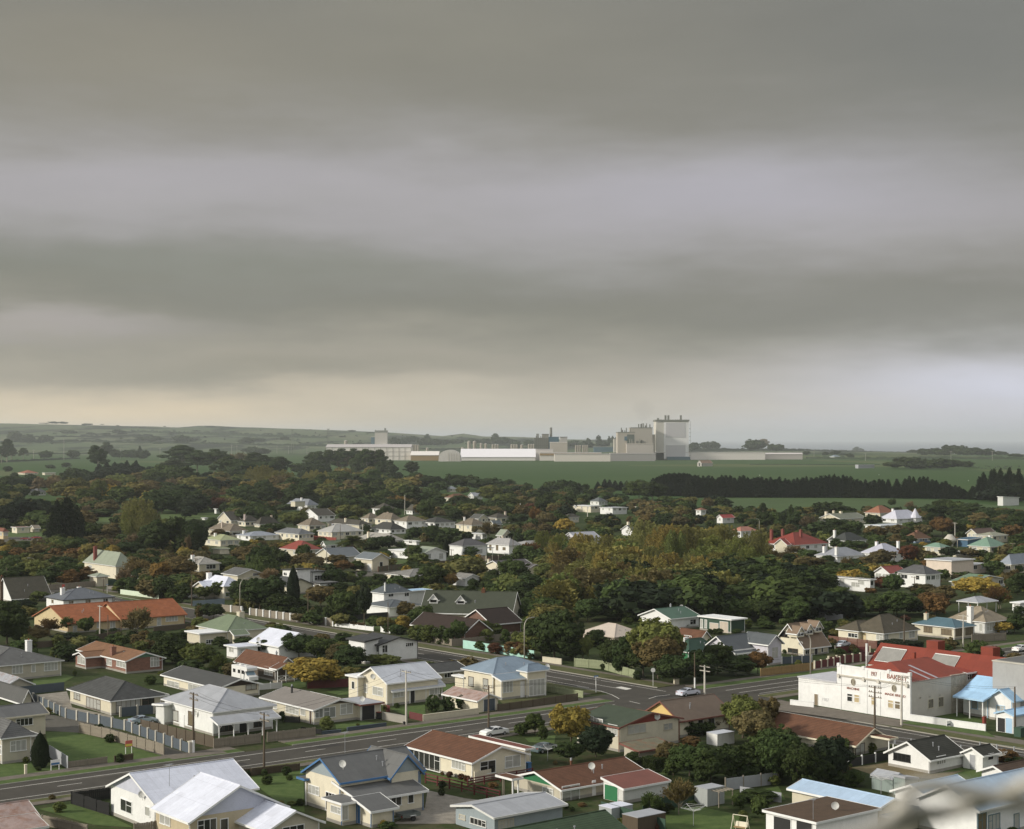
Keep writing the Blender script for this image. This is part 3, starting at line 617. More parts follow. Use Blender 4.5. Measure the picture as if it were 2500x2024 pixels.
def crown(kd, seed):
    r = np.random.RandomState(seed)
    def rdir(n): v = r.normal(size=(n, 3)); return v / np.linalg.norm(v, axis=1, keepdims=True)
    Cs, Ns, Ss, Ds = [], [], [], []
    def clump(c_, rad, n, s, flat=1.0, up=0.0):
        d = rdir(n); rr = rad * (r.uniform(.55, 1.08, n) ** .6)[:, None]
        p = np.array(c_) + d * rr * np.array([1, 1, flat]); nn = d * 1.25 + rdir(n) * .55; nn[:, 2] += up * .6
        Cs.append(p); Ns.append(nn); Ss.append(s * r.uniform(.6, 1.35, n)); Ds.append(d * .3 + rdir(n) * .5)
    k = None
    if kd in ('b', 'd', 'h', 'w'):      # rounded crowns: lobes of many clumps, ragged outline
        zc, rz = {'b': (.56, .44), 'd': (.50, .50), 'h': (.46, .54), 'w': (.58, .42)}[kd]
        n = {'b': 92, 'd': 100, 'h': 50, 'w': 60}[kd]
        lob = [(rdir(1)[0], r.uniform(.62, 1.12)) for _ in range(14)]
        for i in range(n):
            d = rdir(1)[0]; d[2] = abs(d[2]) * (1 if r.rand() < .62 else -.95)
            near = max(lob, key=lambda L: float(np.dot(L[0], d))); f = near[1] * r.uniform(.62, 1.02)
            if kd == 'h': f = .86 + .14 * r.rand()
            rad = r.choice([.05, .07, .09, .12, .14])
            c_ = np.array([d[0] * (.47 - rad) * f, d[1] * (.47 - rad) * f, zc + d[2] * (rz - rad) * (f if kd != 'h' else 1)])
            clump(c_, rad, int(105 * (rad / .1) ** 1.6), .022, .8, .4)
            if kd != 'h' and r.rand() < .5: clump(c_ + rdir(1)[0] * rad * 1.1, rad * .5, 22, .022, .9, .3)
        for i in range(8): clump(rdir(1)[0] * np.array([.18, .18, .16]) + np.array([0, 0, zc]), .2, 110, .034)
        if kd == 'w':
            for i in range(1500):
                a = r.uniform(0, 6.28); q = r.uniform(.3, .5); z0 = r.uniform(.08, .6); Cs.append(np.array([[q * math.cos(a), q * math.sin(a), z0]])); Ns.append(np.array([[math.cos(a), math.sin(a), 0.1]])); Ss.append(np.array([.03])); Ds.append(np.array([[0, 0, 1.0]]))
            k = 2.2
    elif kd == 'm':                      # macrocarpa and pine: flat tiers on bare limbs
        for i in range(40):
            a = r.uniform(0, 6.28); z = r.uniform(.38, .97); R_ = .46 * math.sin(min(1, (1.08 - z) / .55) * 1.5) * r.uniform(.25, 1.0)
            rad = r.uniform(.08, .17); clump([R_ * math.cos(a), R_ * math.sin(a), z], rad, int(150 * (rad / .12) ** 2), .018, .42, .9)
        for i in range(5): clump([r.uniform(-.15, .15), r.uniform(-.15, .15), r.uniform(.6, .85)], .15, 150, .022, .6)
    elif kd == 'p':                      # poplar / willow wood: upright feathery spires
        for i in range(22):
            a = r.uniform(0, 6.28); q = r.uniform(0, .36) if i > 3 else .08 * i; top = 1.0 - q * q * r.uniform(1.0, 3.4) - r.uniform(0, .08); base_ = r.uniform(.02, .2)
            n = 400; z = base_ + (top - base_) * r.rand(n); w = .145 * np.sin(np.clip((top - z) / (top - base_), 0.02, 1) * 2.6) + .012
            d = rdir(n); p = np.stack([q * math.cos(a) + d[:, 0] * w + (z - base_) * math.cos(a) * .1, q * math.sin(a) + d[:, 1] * w + (z - base_) * math.sin(a) * .1, z + d[:, 2] * .02], 1)
            Cs.append(p); Ns.append(d * np.array([1, 1, .4]) + rdir(n) * .5); Ss.append(.012 * r.uniform(.6, 1.4, n)); Ds.append(np.stack([d[:, 0] * .6, d[:, 1] * .6, np.ones(n)], 1))
        k = 1.35
    elif kd == 'c':                      # columnar cypress
        n = 6500; z = r.rand(n) ** .9; w = .5 * np.power(np.sin(np.clip(z * .93 + .12, 0, 1) * math.pi), .6) * (1 - z * .25) * r.uniform(.8, 1.03, n); a = r.uniform(0, 6.28, n)
        w *= 1 + .07 * np.sin(a * 5 + z * 14) ; Cs.append(np.stack([w * np.cos(a), w * np.sin(a), z], 1)); Ns.append(np.stack([np.cos(a), np.sin(a), .3 + 0 * a], 1) + rdir(n) * .5); Ss.append(.02 * r.uniform(.6, 1.3, n)); Ds.append(np.stack([np.cos(a) * .3, np.sin(a) * .3, 1 + 0 * a], 1)); k = 1.5
    elif kd == 's':                      # plantation pine: conical with a spiky leader
        for lv in range(15):
            z = .08 + lv * .062; R_ = .5 * (1 - z) ** .75 * r.uniform(.85, 1.1) + .02; nb = max(4, int(9 * (1 - z) + 4))
            for b_ in range(nb):
                a = 2 * math.pi * (b_ + r.rand() * .6) / nb; n = int(55 * (1 - z) + 18); t_ = r.rand(n) ** .6
                p = np.stack([R_ * t_ * np.cos(a), R_ * t_ * np.sin(a), z + .06 * t_ ** 2 * 1 - .02 + r.normal(size=n) * .018], 1) + r.normal(size=(n, 3)) * .018 * np.array([1, 1, .6])
                Cs.append(p); Ns.append(rdir(n) + np.array([0, 0, .8])); Ss.append(.02 * r.uniform(.6, 1.3, n)); Ds.append(rdir(n) + np.array([math.cos(a), math.sin(a), .5]))
        n = 60; Cs.append(np.stack([r.normal(size=n) * .012, r.normal(size=n) * .012, r.uniform(.88, 1.02, n)], 1)); Ns.append(rdir(n)); Ss.append(np.full(n, .016)); Ds.append(np.tile([0, 0, 1.], (n, 1))); k = 1.6
    elif kd == 'x':                      # half bare twiggy crown
        for i in range(16):
            a = r.uniform(0, 6.28); e_ = r.uniform(.35, 1.4); L = r.uniform(.45, .62); o_ = np.array([0, 0, .28])
            tip = o_ + L * np.array([math.cos(a) * math.cos(e_) * .85, math.sin(a) * math.cos(e_) * .85, math.sin(e_) * 1.1])
            n = 300; t_ = r.uniform(.35, 1, n)[:, None]; p = o_ + (tip - o_) * t_ + r.normal(size=(n, 3)) * .055 * t_
            Cs.append(p); Ns.append(rdir(n)); Ss.append(.012 * r.uniform(.5, 1.6, n)); Ds.append(np.tile(tip - o_, (n, 1)) + r.normal(size=(n, 3)) * .12)
        k = 2.4
    elif kd == 'y':                      # palm: arching fronds
        for i in range(46):
            a = r.uniform(0, 6.28); e_ = r.uniform(-.5, 1.35); n = 75; t_ = np.linspace(.05, 1, n); L = .5
            hx = L * t_ * math.cos(e_); z = .62 + L * .75 * t_ * math.sin(e_) - .17 * t_ ** 2.2
            side = np.where(np.arange(n) % 2 == 0, 1, -1) * .035 * np.sin(t_ * 2.9)
            p = np.stack([hx * math.cos(a) - side * math.sin(a), hx * math.sin(a) + side * math.cos(a), z], 1)
            Cs.append(p); Ns.append(rdir(n) * .3 + np.array([0, 0, 1])); Ss.append(.030 + 0 * t_); Ds.append(np.stack([math.cos(a) * .6 - np.sign(side) * math.sin(a), math.sin(a) * .6 + np.sign(side) * math.cos(a), 0 * t_ - .2], 1))
        k = 1.7
    elif kd == 'f':                      # flax and cabbage-tree tufts: long blades
        n = 900; a = r.uniform(0, 6.28, n); e_ = r.uniform(.1, 1.5, n); t_ = r.uniform(.2, 1, n); d = np.stack([np.cos(a) * np.cos(e_), np.sin(a) * np.cos(e_), np.sin(e_)], 1)
        Cs.append(d * t_[:, None] * np.array([.5, .5, .9]) + np.array([0, 0, .05])); Ns.append(rdir(n)); Ss.append(np.full(n, .03)); Ds.append(d); k = 4.0
    elif kd == 'k':                      # clipped box hedge, unit box
        n = 5200; f = r.randint(0, 5, n); p = r.uniform(-.5, .5, (n, 3)); p[:, 2] += .5
        for ax, sgn, idx_ in ((0, -1, 0), (0, 1, 1), (1, -1, 2), (1, 1, 3)): p[f == idx_, ax] = sgn * .5
        p[f == 4, 2] = 1.0; p += r.normal(size=p.shape) * .02; Cs.append(p); Ns.append(rdir(n)); Ss.append(np.full(n, .03)); Ds.append(rdir(n))
    Cn, N, S = np.concatenate(Cs), np.concatenate(Ns), np.concatenate(Ss); N /= np.linalg.norm(N, axis=1, keepdims=True) + 1e-9
    dd = np.concatenate(Ds) if k else None
    return quads_mesh('crown', Cn, N, S, dict(dir=dd, k=k) if k else None)
CR = {}
for kd, n in (('b', 4), ('d', 3), ('h', 3), ('w', 1), ('m', 4), ('p', 4), ('c', 1), ('s', 3), ('x', 3), ('y', 1), ('f', 1), ('k', 1)):
    CR[kd] = [crown(kd, 11 * i + ord(kd)) for i in range(n)]
def trunk_mesh(kd, seed):
    r = random.Random(seed); mb = MB(); hgt = {'b': .6, 'd': .45, 'h': .3, 'w': .6, 'm': .85, 'p': .8, 'c': .5, 's': .95, 'x': .5, 'y': .62, 'f': .12, 'k': .3}[kd]; w = {'y': .03, 'm': .03, 'x': .02, 's': .018}.get(kd, .024)
    mb.tube([(0, 0, -.05), (0, 0, .02), (r.uniform(-.01, .01), r.uniform(-.01, .01), hgt * .5), (r.uniform(-.02, .02), 0, hgt)], [w * 1.5, w * 1.1, w * .85, w * .4], 7)
    if kd in 'bdmwxp':
        for i in range({'m': 9, 'x': 14, 'p': 7}.get(kd, 5)):
            a = r.uniform(0, 6.28); z = r.uniform(.2, .55) * hgt / .6; L = r.uniform(.25, .42); up = r.uniform(.15, .4) if kd != 'p' else .5
            mb.tube([(0, 0, z), (L * .5 * math.cos(a), L * .5 * math.sin(a), z + up * .45), (L * math.cos(a), L * math.sin(a), min(.93, z + up))], [w * .5, w * .32, w * .1], 5)
    o = mb.build('trunk', BARK if kd not in 'xm' else BARKP, smooth=True); me = o.data; bpy.data.objects.remove(o); return me
TR = {kd: [trunk_mesh(kd, 5 + i) for i in range(2)] for kd in 'bdhwmpcsxyfk'}
LC = dict(dg=(.032, .052, .018), g=(.050, .080, .026), mg=(.105, .132, .042), ol=(.118, .124, .044), yo=(.27, .22, .055), oc=(.165, .150, .050), og=(.18, .125, .042), br=(.112, .098, .046), rd=(.090, .044, .028), bg=(.018, .030, .016),
          py=(.115, .12, .046), gy=(.15, .125, .08), gb=(.075, .10, .03), rs=(.125, .082, .036))
LCW = dict(dg='dark green', g='green', mg='mid green', ol='olive', yo='golden yellow', oc='ochre', og='orange', br='brownish', rd='dark red', bg='blackish green', py='pale yellow-green', gy='grey twiggy', gb='fresh green', rs='rust-brown')
KW = dict(b='round-crowned tree', d='dense bushy tree', h='rounded shrub', w='weeping willow', m='pine with tiered crown', p='feathery upright tree', c='columnar cypress', s='conical pine', x='thin half-bare tree', y='palm', f='spiky flax clump', k='clipped hedge')
TREES = []; KW_ = dict(b=1.32, d=1.35, h=1.12, m=1.25, p=1.3, x=1.15, w=1.1, s=1.15, c=1.0, y=1.25); KH = dict(b=1.05, d=1.06, p=1.05, m=1.03, s=1.04)
def T(rg, kd, colr, x, yt, yb, w, label=None, group=None, fl=False):
    """tree at column x, top yt, foot yb, crown width w (zoomed pixels)"""
    p = gnd(rg, x, yb); s_ = RG[rg][2]; mpp = p.y / FPX; nm = dict(h='shrub', k='hedge', f='flax', y='palm_tree', c='cypress_tree', m='pine_tree', s='pine_tree', w='willow_tree').get(kd, 'tree')
    TREES.append(dict(p=p, kd=kd, c=colr, h=(yb - yt) / s_ * mpp * KH.get(kd, 1), w=w / s_ * mpp * KW_.get(kd, 1), fill=fl, label=label, group=group, nm=nm, seed=int(x * 7 + yt * 13 + ord(kd)), cat=dict(h='shrub', k='hedge', f='shrub', y='palm').get(kd, 'tree')))
def TT(rg, s_):
    """compact list: kind colour x top foot width; ..."""
    for e_ in s_.split(';'):
        p = e_.split()
        if len(p) >= 6: T(rg, p[0], p[1], *map(float, p[2:6]))
def grow():
    big = sorted([t for t in TREES if t['nm'] == 'tree' and not t['fill']], key=lambda t: -t['w'] * t['h'] / t['p'].y ** 2)
    sid = {id(t) for t in big[300:]} | {id(t) for t in TREES if t['fill']}; V, Cc = [], []
    for t in TREES:
        rr = random.Random(t['seed']); cr = rr.choice(CR[t['kd']]); tr = rr.choice(TR[t['kd']]); rz = rr.uniform(0, 6.28) if t['kd'] != 'k' else YAW; j = rr.uniform(.9, 1.1)
        c_ = LC[t['c']]; v = rr.uniform(.85, 1.18) * (1.55 if t['kd'] == 'p' else 1.08); w_ = rr.uniform(.94, 1.06); col = (c_[0] * v * w_ * 1.04, c_[1] * v * .97, c_[2] * v / w_ * .88, 1)
        if id(t) in sid:
            if 'np' not in cr: 
                a = np.empty(len(cr.vertices) * 3, np.float32); cr.vertices.foreach_get('co', a); NPC[cr.name] = a.reshape(-1, 4, 3); cr['np'] = 1
            q = NPC[cr.name]; st_ = max(1, len(q) // 2200); q = q[::st_]; m_ = q.mean(1, keepdims=True); q = m_ + (q - m_) * min(2.2, st_ ** .5)
            q = q * np.array([t['w'] * j, t['w'] / j, t['h']]); c0, s0 = math.cos(rz), math.sin(rz); q = np.stack([q[..., 0] * c0 - q[..., 1] * s0, q[..., 0] * s0 + q[..., 1] * c0, q[..., 2]], -1) + np.array(t['p'])
            V.append(q.reshape(-1, 3)); Cc.append(np.tile(np.array(col, np.float32), (len(q) * 4, 1)))
            continue
        root = empty(t['nm'], t['p'], rz); t['o'] = root
        for nm2, me in (('crown', cr), ('trunk', tr)):
            o = bpy.data.objects.new(nm2, me); COL.objects.link(o); o.parent = root; o.scale = (t['w'] * j, t['w'] / j, t['h'])
            if nm2 == 'crown': o.color = col
            else: k_ = min(t['w'], t['h'] * .8); o.scale = (k_, k_, t['h'])
    if V:
        V = np.concatenate(V); Cc = np.concatenate(Cc); k = len(V) // 4; me = bpy.data.meshes.new('woodland'); me.vertices.add(4 * k); me.vertices.foreach_set('co', V.astype(np.float32).ravel())
        me.loops.add(4 * k); me.loops.foreach_set('vertex_index', np.arange(4 * k, dtype=np.int32)); me.polygons.add(k); me.polygons.foreach_set('loop_start', np.arange(0, 4 * k, 4, dtype=np.int32)); me.update(calc_edges=True)
        at = me.color_attributes.new('leaf', 'FLOAT_COLOR', 'POINT'); at.data.foreach_set('color', Cc.astype(np.float32).ravel()); me.materials.append(leafmat('woodland_foliage', .36, True))
        o = bpy.data.objects.new('woodland', me); COL.objects.link(o); o['kind'] = 'stuff'; o['label'] = 'mass of small trees between houses and across the far fields'; o['category'] = 'woodland'
    TREES[:] = [t for t in TREES if id(t) not in sid]
NPC = {}
# ------------------------------------------------------------------ houses, nearest first
def D_(**k): return k
# foreground, left
H('A', (1165, 1325, 1098), 830, 1900, 'gx', 885, 'W', 'LW', 'large white weatherboard villa with bright silver-white iron roof at the bottom left', 'the big white-roofed villa', wk='b', rk='i', gc=(.55, .57, .66), gz=.1,
  ex=[D_(A=(1425, 0, 1235), bx=1165, cx=2125, roof='gy', ay=975, h=3.5, wc='YT', wk='s', gc=(.55, .57, .66), gz=.3), D_(A=(2000, 0, 1305), bx=1720, cx=2390, roof='gy', ay=1165, h=2.75, wc='BE', wk='s')],
  win='S 905 1070 985 1185 2 d;S 1088 1130 1120 1205 1 c;S1 1200 1180 1232 1262 1 c;S1 1240 1188 1272 1275 1 c;F1 1480 1240 1615 1310 3 d;F1 1650 1228 1702 1300 1 d;F2 2115 1290 2270 1345 3 d', dishes=[(-.02, .25, 3.9)], ants=[(.18, .1, 5.2)], fc='W')
H('A', (835, 450, 345), 525, 1205, 'hip', 192, 'CR2', 'GY', 'cream block house with dark grey tiled hip roof beside the blue panel fence', 'the cream dark-tiled house', wk='s', rk='t',
  win='S 555 275 598 335 2 c BN2;S 648 310 750 415 4 c BN2;F 870 345 1048 410 5 c BN2;F 1065 320 1150 362 2 d BN2', ex=[D_(A=(1205, 390, 300), lx=.8, ly=6, roof='flat', h=2.2)])
H('A', (1598, 605, 430), 1232, 2040, 'hip', 250, 'W', 'LG', 'white square villa with pale grey hip roof and front veranda behind wooden paling fence', 'the white veranda villa', wk='b', rk='i', fc='BN2',
  ex=[D_(A=(1640, 640, 512), bx=1600, cx=2070, roof='sF', rise=.5, open=1, posts=5, brace=1, rail=0), D_(A=(1232, 520, 385), bx=1165, cx=1480, roof='sB', rise=.3, wc='W2')],
  win='S 1295 410 1332 492 1 c BN2;S 1410 418 1440 525 1 b BN2;F 1645 500 1740 560 3 d BN2;F 1900 480 1965 528 2 d BN2', door_='S 1345 440 1378 550 W;F 1790 480 1845 590 BLK;S2 1172 365 1226 480 W2 g', dishes=[(-.04, .33, 2.9)])
H('A', (1640, 330, 243), 1225, 1940, 'gy', 178, 'CR', 'GY', 'long cream house with low dark grey gable roof and stone end wall', 'the low grey-gabled house', wk='s', rk='f', gc='DBN',
  win='S 1252 185 1338 245 3 c;S 1410 212 1510 285 3 c;S 1535 232 1600 300 3 m;F 1840 205 1915 250 2 c BN2')
H('E', (1105, 1055, 940), 690, 1420, 'gy', 868, 'BK', 'BN3', 'red brick house with brown roof, white trim and green gable end', 'the red brick house', wk='k', rk='t', gc=(.10, .22, .14), gz=.35,
  ex=[D_(A=(752, 1015, 908), bx=660, cx=1000, roof='gx', ay=868)], win='S1 680 895 742 975 3 c;S 932 915 975 985 2 c;S 1018 930 1100 1005 3 c;F 1315 912 1385 985 3 c', door_='S 810 910 880 1018 W2', ch=[(.1, .35, .5, .95, 'BK')])
H('E', (-120, 1135, 1000), -500, 535, 'hip', None, 'BE', 'GM', 'beige weatherboard house with grey tiled roof and tall white chimney at left edge', 'the beige house with white chimney', wk='b', rk='t', rise=2.3,
  win='F 108 988 195 1045 3 c;F 278 980 305 1035 1 c;F 388 965 500 1018 4 c', ch=[(.78, .35, 1.0, 1.0, 'W')])
H('A', (-100, 640, 478), None, 340, 'gx', None, 'CR2', 'GM', 'plain cream garage with grey iron roof and row of small windows', 'the cream garage', name='garage', cat='garage', wk='s', rk='i', ly=6.5, rise=1.1, win='F 122 480 242 515 4 k', tc='CR2')
H('A', (20, 815, 625), -150, 235, 'hip', None, 'BE', 'GM', 'beige house at the left edge with mossy grey roof behind the cypress', 'the beige left-edge house', wk='s', rk='t', rise=2.0, win='F 80 645 193 705 3 c;S -60 650 12 740 2 c', ex=[D_(A=(240, 640, 600), bx=100, cx=245, roof='flat', h=2.2)])
H('A', (175, 380, 325), -100, 235, 'gy', None, 'CR2', 'GY', 'low cream outbuilding with dark roof behind the blue panel fence end', 'the low dark-roofed outbuilding', name='outbuilding', cat='outbuilding', rise=1.4, win='S 75 360 150 378 3 k')
H('A', (35, 290, 230), -150, 240, 'gy', 168, 'BE', 'LG', 'beige double garage with striped weathered iron roof at the left edge', 'the striped-roof garage', name='garage', cat='garage', wk='s', rk='e')
H('A', (-150, 1330, 1262), None, 262, 'gx', None, 'TN', 'RU', 'old shed with rusty pinkish iron roof in bottom left corner', 'the rusty-roofed shed', name='shed', cat='shed', rk='e', ly=6, rise=1.1, h=2.7, tc='W2', ex=[D_(A=(-150, 0, 1350), cx=325, roof='sF', ly=3.0, rise=.6, h=2.3, rk='e', rc='RU')])
# foreground, centre
H('B', (1700, 945, 797), 1215, 2095, 'gy', 682, 'CR', 'BN', 'cream house with rust-brown gable roof and glazed sunroom wall', 'the brown-roofed sunroom house', wk='s', rk='t',
  win='S 1222 690 1452 872 6 d;S 1545 775 1640 862 4 c;F 1755 800 1865 872 2 k;F 1940 760 2050 825 2 c', ex=[D_(A=(2095, 780, 700), bx=1700, cx=2130, roof='flat', h=2.5, rc='RD2')])
H('B', (712, 1200, 940), 450, 1310, 'gx', 772, 'CR', 'GM', 'cream two-storey house with grey roofs and bright blue barge boards', 'the blue-trimmed house', wk='b', rk='i', tc='BL', gc='GB', gz=.1,
  ex=[D_(A=(1092, 0, 892), bx=850, cx=1300, roof='gy', ay=748, h=4.2, gc='GB', tc='BL', gz=.1), D_(A=(860, 1240, 1085), bx=720, cx=1330, roof='sF', ly=5.2, rise=1.2, tc='W', dy=0), D_(A=(945, 1292, 1162), bx=832, cx=1108, roof='sF', rise=.8, tc='W'), D_(A=(725, 1245, 1108), bx=605, cx=835, roof='flat', h=2.6, tc='W'), D_(A=(450, 0, 925), bx=385, cx=470, roof='flat', h=3.2, ly=1, open=1, posts=2, tc='BL')],
  win='S 472 965 548 1048 3 c;S 602 1020 690 1090 4 k;S 602 1085 628 1160 1 k;S4 640 1120 712 1190 3 c;F4 722 1130 762 1225 1 c;F2 1048 1058 1160 1115 3 d;F2 1215 1040 1252 1098 1 d', door_='S3 838 1110 858 1258 BL', dishes=[(.0, -.05, 6.3)], ants=[(.1, .12, 7.6)])
H('B', (515, 520, 405), 130, 865, 'gy', 330, 'CR2', (.21, .19, .17), 'long beige house with low grey-brown roof and black garage door', 'the long beige house', wk='s', rk='f', gc='TIMD', gz=.5,
  ex=[D_(A=(865, 488, 372), bx=700, cx=1010, roof='flat', rc='LG', tc='RD2')], win='S 175 330 232 400 3 c;S 302 370 395 445 4 c;S 412 390 445 450 1 c;F 520 405 575 460 2 m;F 585 395 668 458 2 m;F 708 368 795 432 2 c', door_='F1 868 380 962 482 BLK g;S 478 410 494 490 BN2', wc2=0, ch=[(.35, .75, .7, .25, 'GD')], dishes=[(1.0, -.02, 3.3)])
H('B', (1060, 380, 205), 840, 1440, 'gx', 92, 'CR', 'LW2', 'tall cream villa with pale iron gable roof and white cross-braced veranda', 'the tall cream villa', wk='b', rk='i',
  ex=[D_(A=(842, 385, 163), bx=768, cx=1000, roof='flat', h=4.2, rc='W', ly=3, dx=0), D_(A=(1100, 375, 262), bx=1062, cx=1468, roof='sF', rise=.8, open=1, posts=4, rail=1, raillen=.38, rc='LW2')],
  win='S 868 212 908 278 2 c;S 952 232 1025 305 2 c;S1 795 195 812 250 1 d;F 1108 262 1180 305 3 c;F 1375 232 1448 285 2 c', door_='F 1232 262 1262 350 BLK', dishes=[(-.02, .45, 4.6)])
H('B', (1425, 220, 128), None, 1652, 'gx', None, 'BE', 'GY', 'small beige garage with dark gable roof behind the tall cream villa', 'the small beige garage', name='garage', cat='garage', ly=7.5, rise=1.0, win='F 1485 122 1548 160 3 k', rk='t')
H('G', (912, 1085, 882), 655, 1372, 'hip', 733, 'CR', 'SB', 'cream villa with faded blue iron hip roof beside the cross street', 'the blue-roofed cream villa', wk='b', rk='i', fc='W',
  ex=[D_(A=(985, 1105, 933), bx=925, cx=1208, roof='sF', rise=.5), D_(A=(1210, 1085, 862), bx=1140, cx=1370, roof='hip', ay=790), D_(A=(655, 985, 905), bx=575, cx=680, roof='flat', h=2.6, rc='W')],
  win='S 695 900 735 985 1 c BN2;S 822 918 862 1010 1 c BN2;F1 995 942 1075 1030 3 c;F2 1222 932 1355 1050 4 c', door_='F1 1148 945 1185 1062 W', dishes=[(1.02, .0, 4.4)])
H('G', (775, 1215, 1105), 490, 950, 'gy', 1050, 'CR', 'RU', 'small cream garage with weathered iron roof and dark door facing the road', 'the roadside garage', name='garage', cat='garage', rk='e', door_='F 825 1100 922 1212 BLF g')
H('F', (1700, 965, 800), 1485, 2037, 'gy', 735, 'W', 'GD', 'white two-level house with flat-pitched black roof beside the cross street', 'the white black-roofed house', wk='b', rk='i', tc='GD', win='S 1492 745 1545 805 3 d;S 1595 792 1628 852 2 c;S 1678 808 1700 865 1 d;F 1728 808 1770 865 2 d;F 1932 788 1995 810 4 k', ex=[D_(A=(1580, 0, 770), bx=1475, cx=1700, roof='sS', h=4.6, rise=.4, ly=6)])
H('F', (380, 790, 687), 125, 705, 'hip', 548, 'CR', 'GN', 'cream house with bright green iron hip roof behind the garden trees', 'the green-roofed cream house', wk='s', rk='i', ex=[D_(A=(140, 785, 705), bx=25, cx=390, roof='flat', rc='W', h=2.6, wc='CR2'), D_(A=(440, 790, 712), lx=3, ly=1, roof='sF', rise=.5, h=2.3, rc='GN')], ch=[(.62, .35, .7, 1.3, 'CR2')], win='F1 190 760 250 785 3 d')
H('F', (830, 0, 812), 590, 1150, 'gy', 700, 'W', 'LW', 'white house with brilliant white iron roof half hidden by dark trees', 'the white-roofed tree-hidden house', wk='s', rk='i', h=3.0, ex=[D_(A=(468, 935, 825), bx=370, cx=640, roof='flat', rc='LW', wc='W')], win='S1 392 825 430 868 2 c;F1 492 842 532 885 2 c', dishes=[(.0, .75, 3.6)])
H('F', (800, 1125, 1010), 455, 985, 'gy', 915, 'TIMD', 'BN', 'dark brick house with brown roof and small white-railed porch', 'the brown porch house', wk='k', rk='t', gc='BE', ex=[D_(A=(815, 1138, 1008), bx=800, cx=960, roof='gy', ay=968, open=1, posts=3, rail=1, ly=1.8, wc='BE')], win='S 700 990 770 1070 3 c', h=None, ch=[(.6, .3, .4, .25, 'LG')])
# foreground, right
H('C', (960, 725, 535), 640, 1405, 'gy', 432, 'CR2', 'DG', 'two-storey cream house with dark green roof and deep red gable', 'the red-gabled two-storey house', wk='b', rk='f', tc='RD2', gc='RD', gz=.1, win='S 730 455 760 510 2 c;S 768 470 830 545 3 c;S 875 515 940 600 3 c;F 1020 530 1152 570 3 c BE;F 1290 515 1350 548 2 m BE', dishes=[(.6, -.03, 4.4)],
  ex=[D_(A=(985, 770, 690), lx=6.2, ly=3, roof='sF', rise=.5, h=2.2, rk='e', rc=(.16, .15, .1), wc='BE', dy=-3.2)])
H('C', (1410, 0, 482), 1140, 1780, 'gx', 345, 'CR', (.16, .12, .09), 'house with broad brown roof and yellow gable end by the junction', 'the yellow-gabled house', wk='s', rk='f', h=2.7, gc=(.72, .52, .20), tc='RD2', win='F 1545 470 1580 510 1 k;F 1620 470 1665 515 1 k')
H('C', (525, 1095, 1000), 160, 1165, 'gx', 872, 'BE', 'BN', 'stone-clad house with chocolate tile roof, green gable and lean-to garage', 'the chocolate-tiled house', wk='s', rk='t', gc='GR', gz=.1, ex=[D_(A=(990, 1112, 1000), bx=838, cx=1322, roof='sF', rise=.7, rc='RD2', rk='i', wc='W2', wk='s', oh=.25), D_(A=(160, 0, 925), bx=95, cx=200, roof='flat', h=2.6, ly=2.5, open=1, posts=2)],
  win='F 530 985 655 1085 2 c;S 385 985 460 1050 3 c', door_='S1 848 985 945 1118 GR g;F 755 965 775 1090 W', dishes=[(.33, -.02, 3.9)], ch=[(.42, .55, .5, .2, 'BN')])
H('C', (101, 0, 1589), None, None, 'gx', None, 'CR', (.055, .085, .045), 'house whose dark green ribbed roof fills the bottom centre edge', 'the green-roofed bottom-edge house', wk='s', rk='t', h=3.0, lx=17.5, ly=10.5, rise=2.1, tc='DG2')
H('B', (1860, 1350, 1207), 1570, 2368, 'gx', 1122, 'GB', 'LG', 'long blue-grey weatherboard shed with pale iron roof at the bottom edge', 'the blue-grey shed', name='workshop', cat='shed', wk='b', rk='i', tc='W2', win='S 1682 1210 1795 1285 4 d W2;F 1893 1240 2000 1280 3 c BE;S 1600 1190 1640 1230 1 c', fc='BE', wc2=0)
H('D', (885, 748, 667), 150, 1130, 'gy', 548, 'CR2', 'BN', 'long low cream house with red-brown tile roof and round gable window', 'the round-window house', wk='s', rk='t', gc='CR2', tc='CR', win='S 730 655 790 690 3 c;S 805 670 865 735 2 c BN2;F 885 668 950 735 2 c BN2', ex=[D_(A=(1135, 0, 625), lx=1, ly=7, roof='flat', h=2.5, open=1, posts=2)])
H('D', (1440, 885, 775), 1130, 1690, 'gx', 648, 'W', (.045, .045, .035), 'white weatherboard cottage with mossy black tile roof and wide window', 'the white tiled cottage', wk='b', rk='t', win='S 1172 728 1292 800 4 k BLK;F 1493 760 1555 803 4 m')
H('D', (1835, 868, 748), 1690, 1952, 'gx', 692, 'W', (.045, .045, .035), 'tiny white outhouse with black tile roof and grey door', 'the tiny white outhouse', name='outhouse', cat='shed', wk='b', rk='t', oh=.3, door_='S 1740 740 1780 852 LG', win='F 1875 740 1912 775 1 k')
H('D', (1165, 1030, 925), 1005, 1255, 'gy', None, (.25, .30, .28), 'LG', 'grey-green corrugated garden shed with pale grey roof, left of two', 'the corrugated sheds', name='garden_shed', cat='shed', wk='w', rk='i', tc='LG', oh=.1, ex=[D_(A=(1255, 1060, 940), bx=1170, cx=1350, roof='sC', rise=.4, oh=.1)], rise=.5)
H('D', (1055, 0, 1135), 410, 1250, 'gy', 1072, 'CR2', (.40, .52, .66), 'long outbuilding with light blue ribbed iron roof, lower right', 'the light-blue-roofed outbuilding', name='outbuilding', cat='outbuilding', wk='s', rk='i', h=3.0, ex=[D_(A=(1065, 0, 1190), lx=6, ly=2, roof='flat', h=2.0, rc='SB', dy=-1.5)])
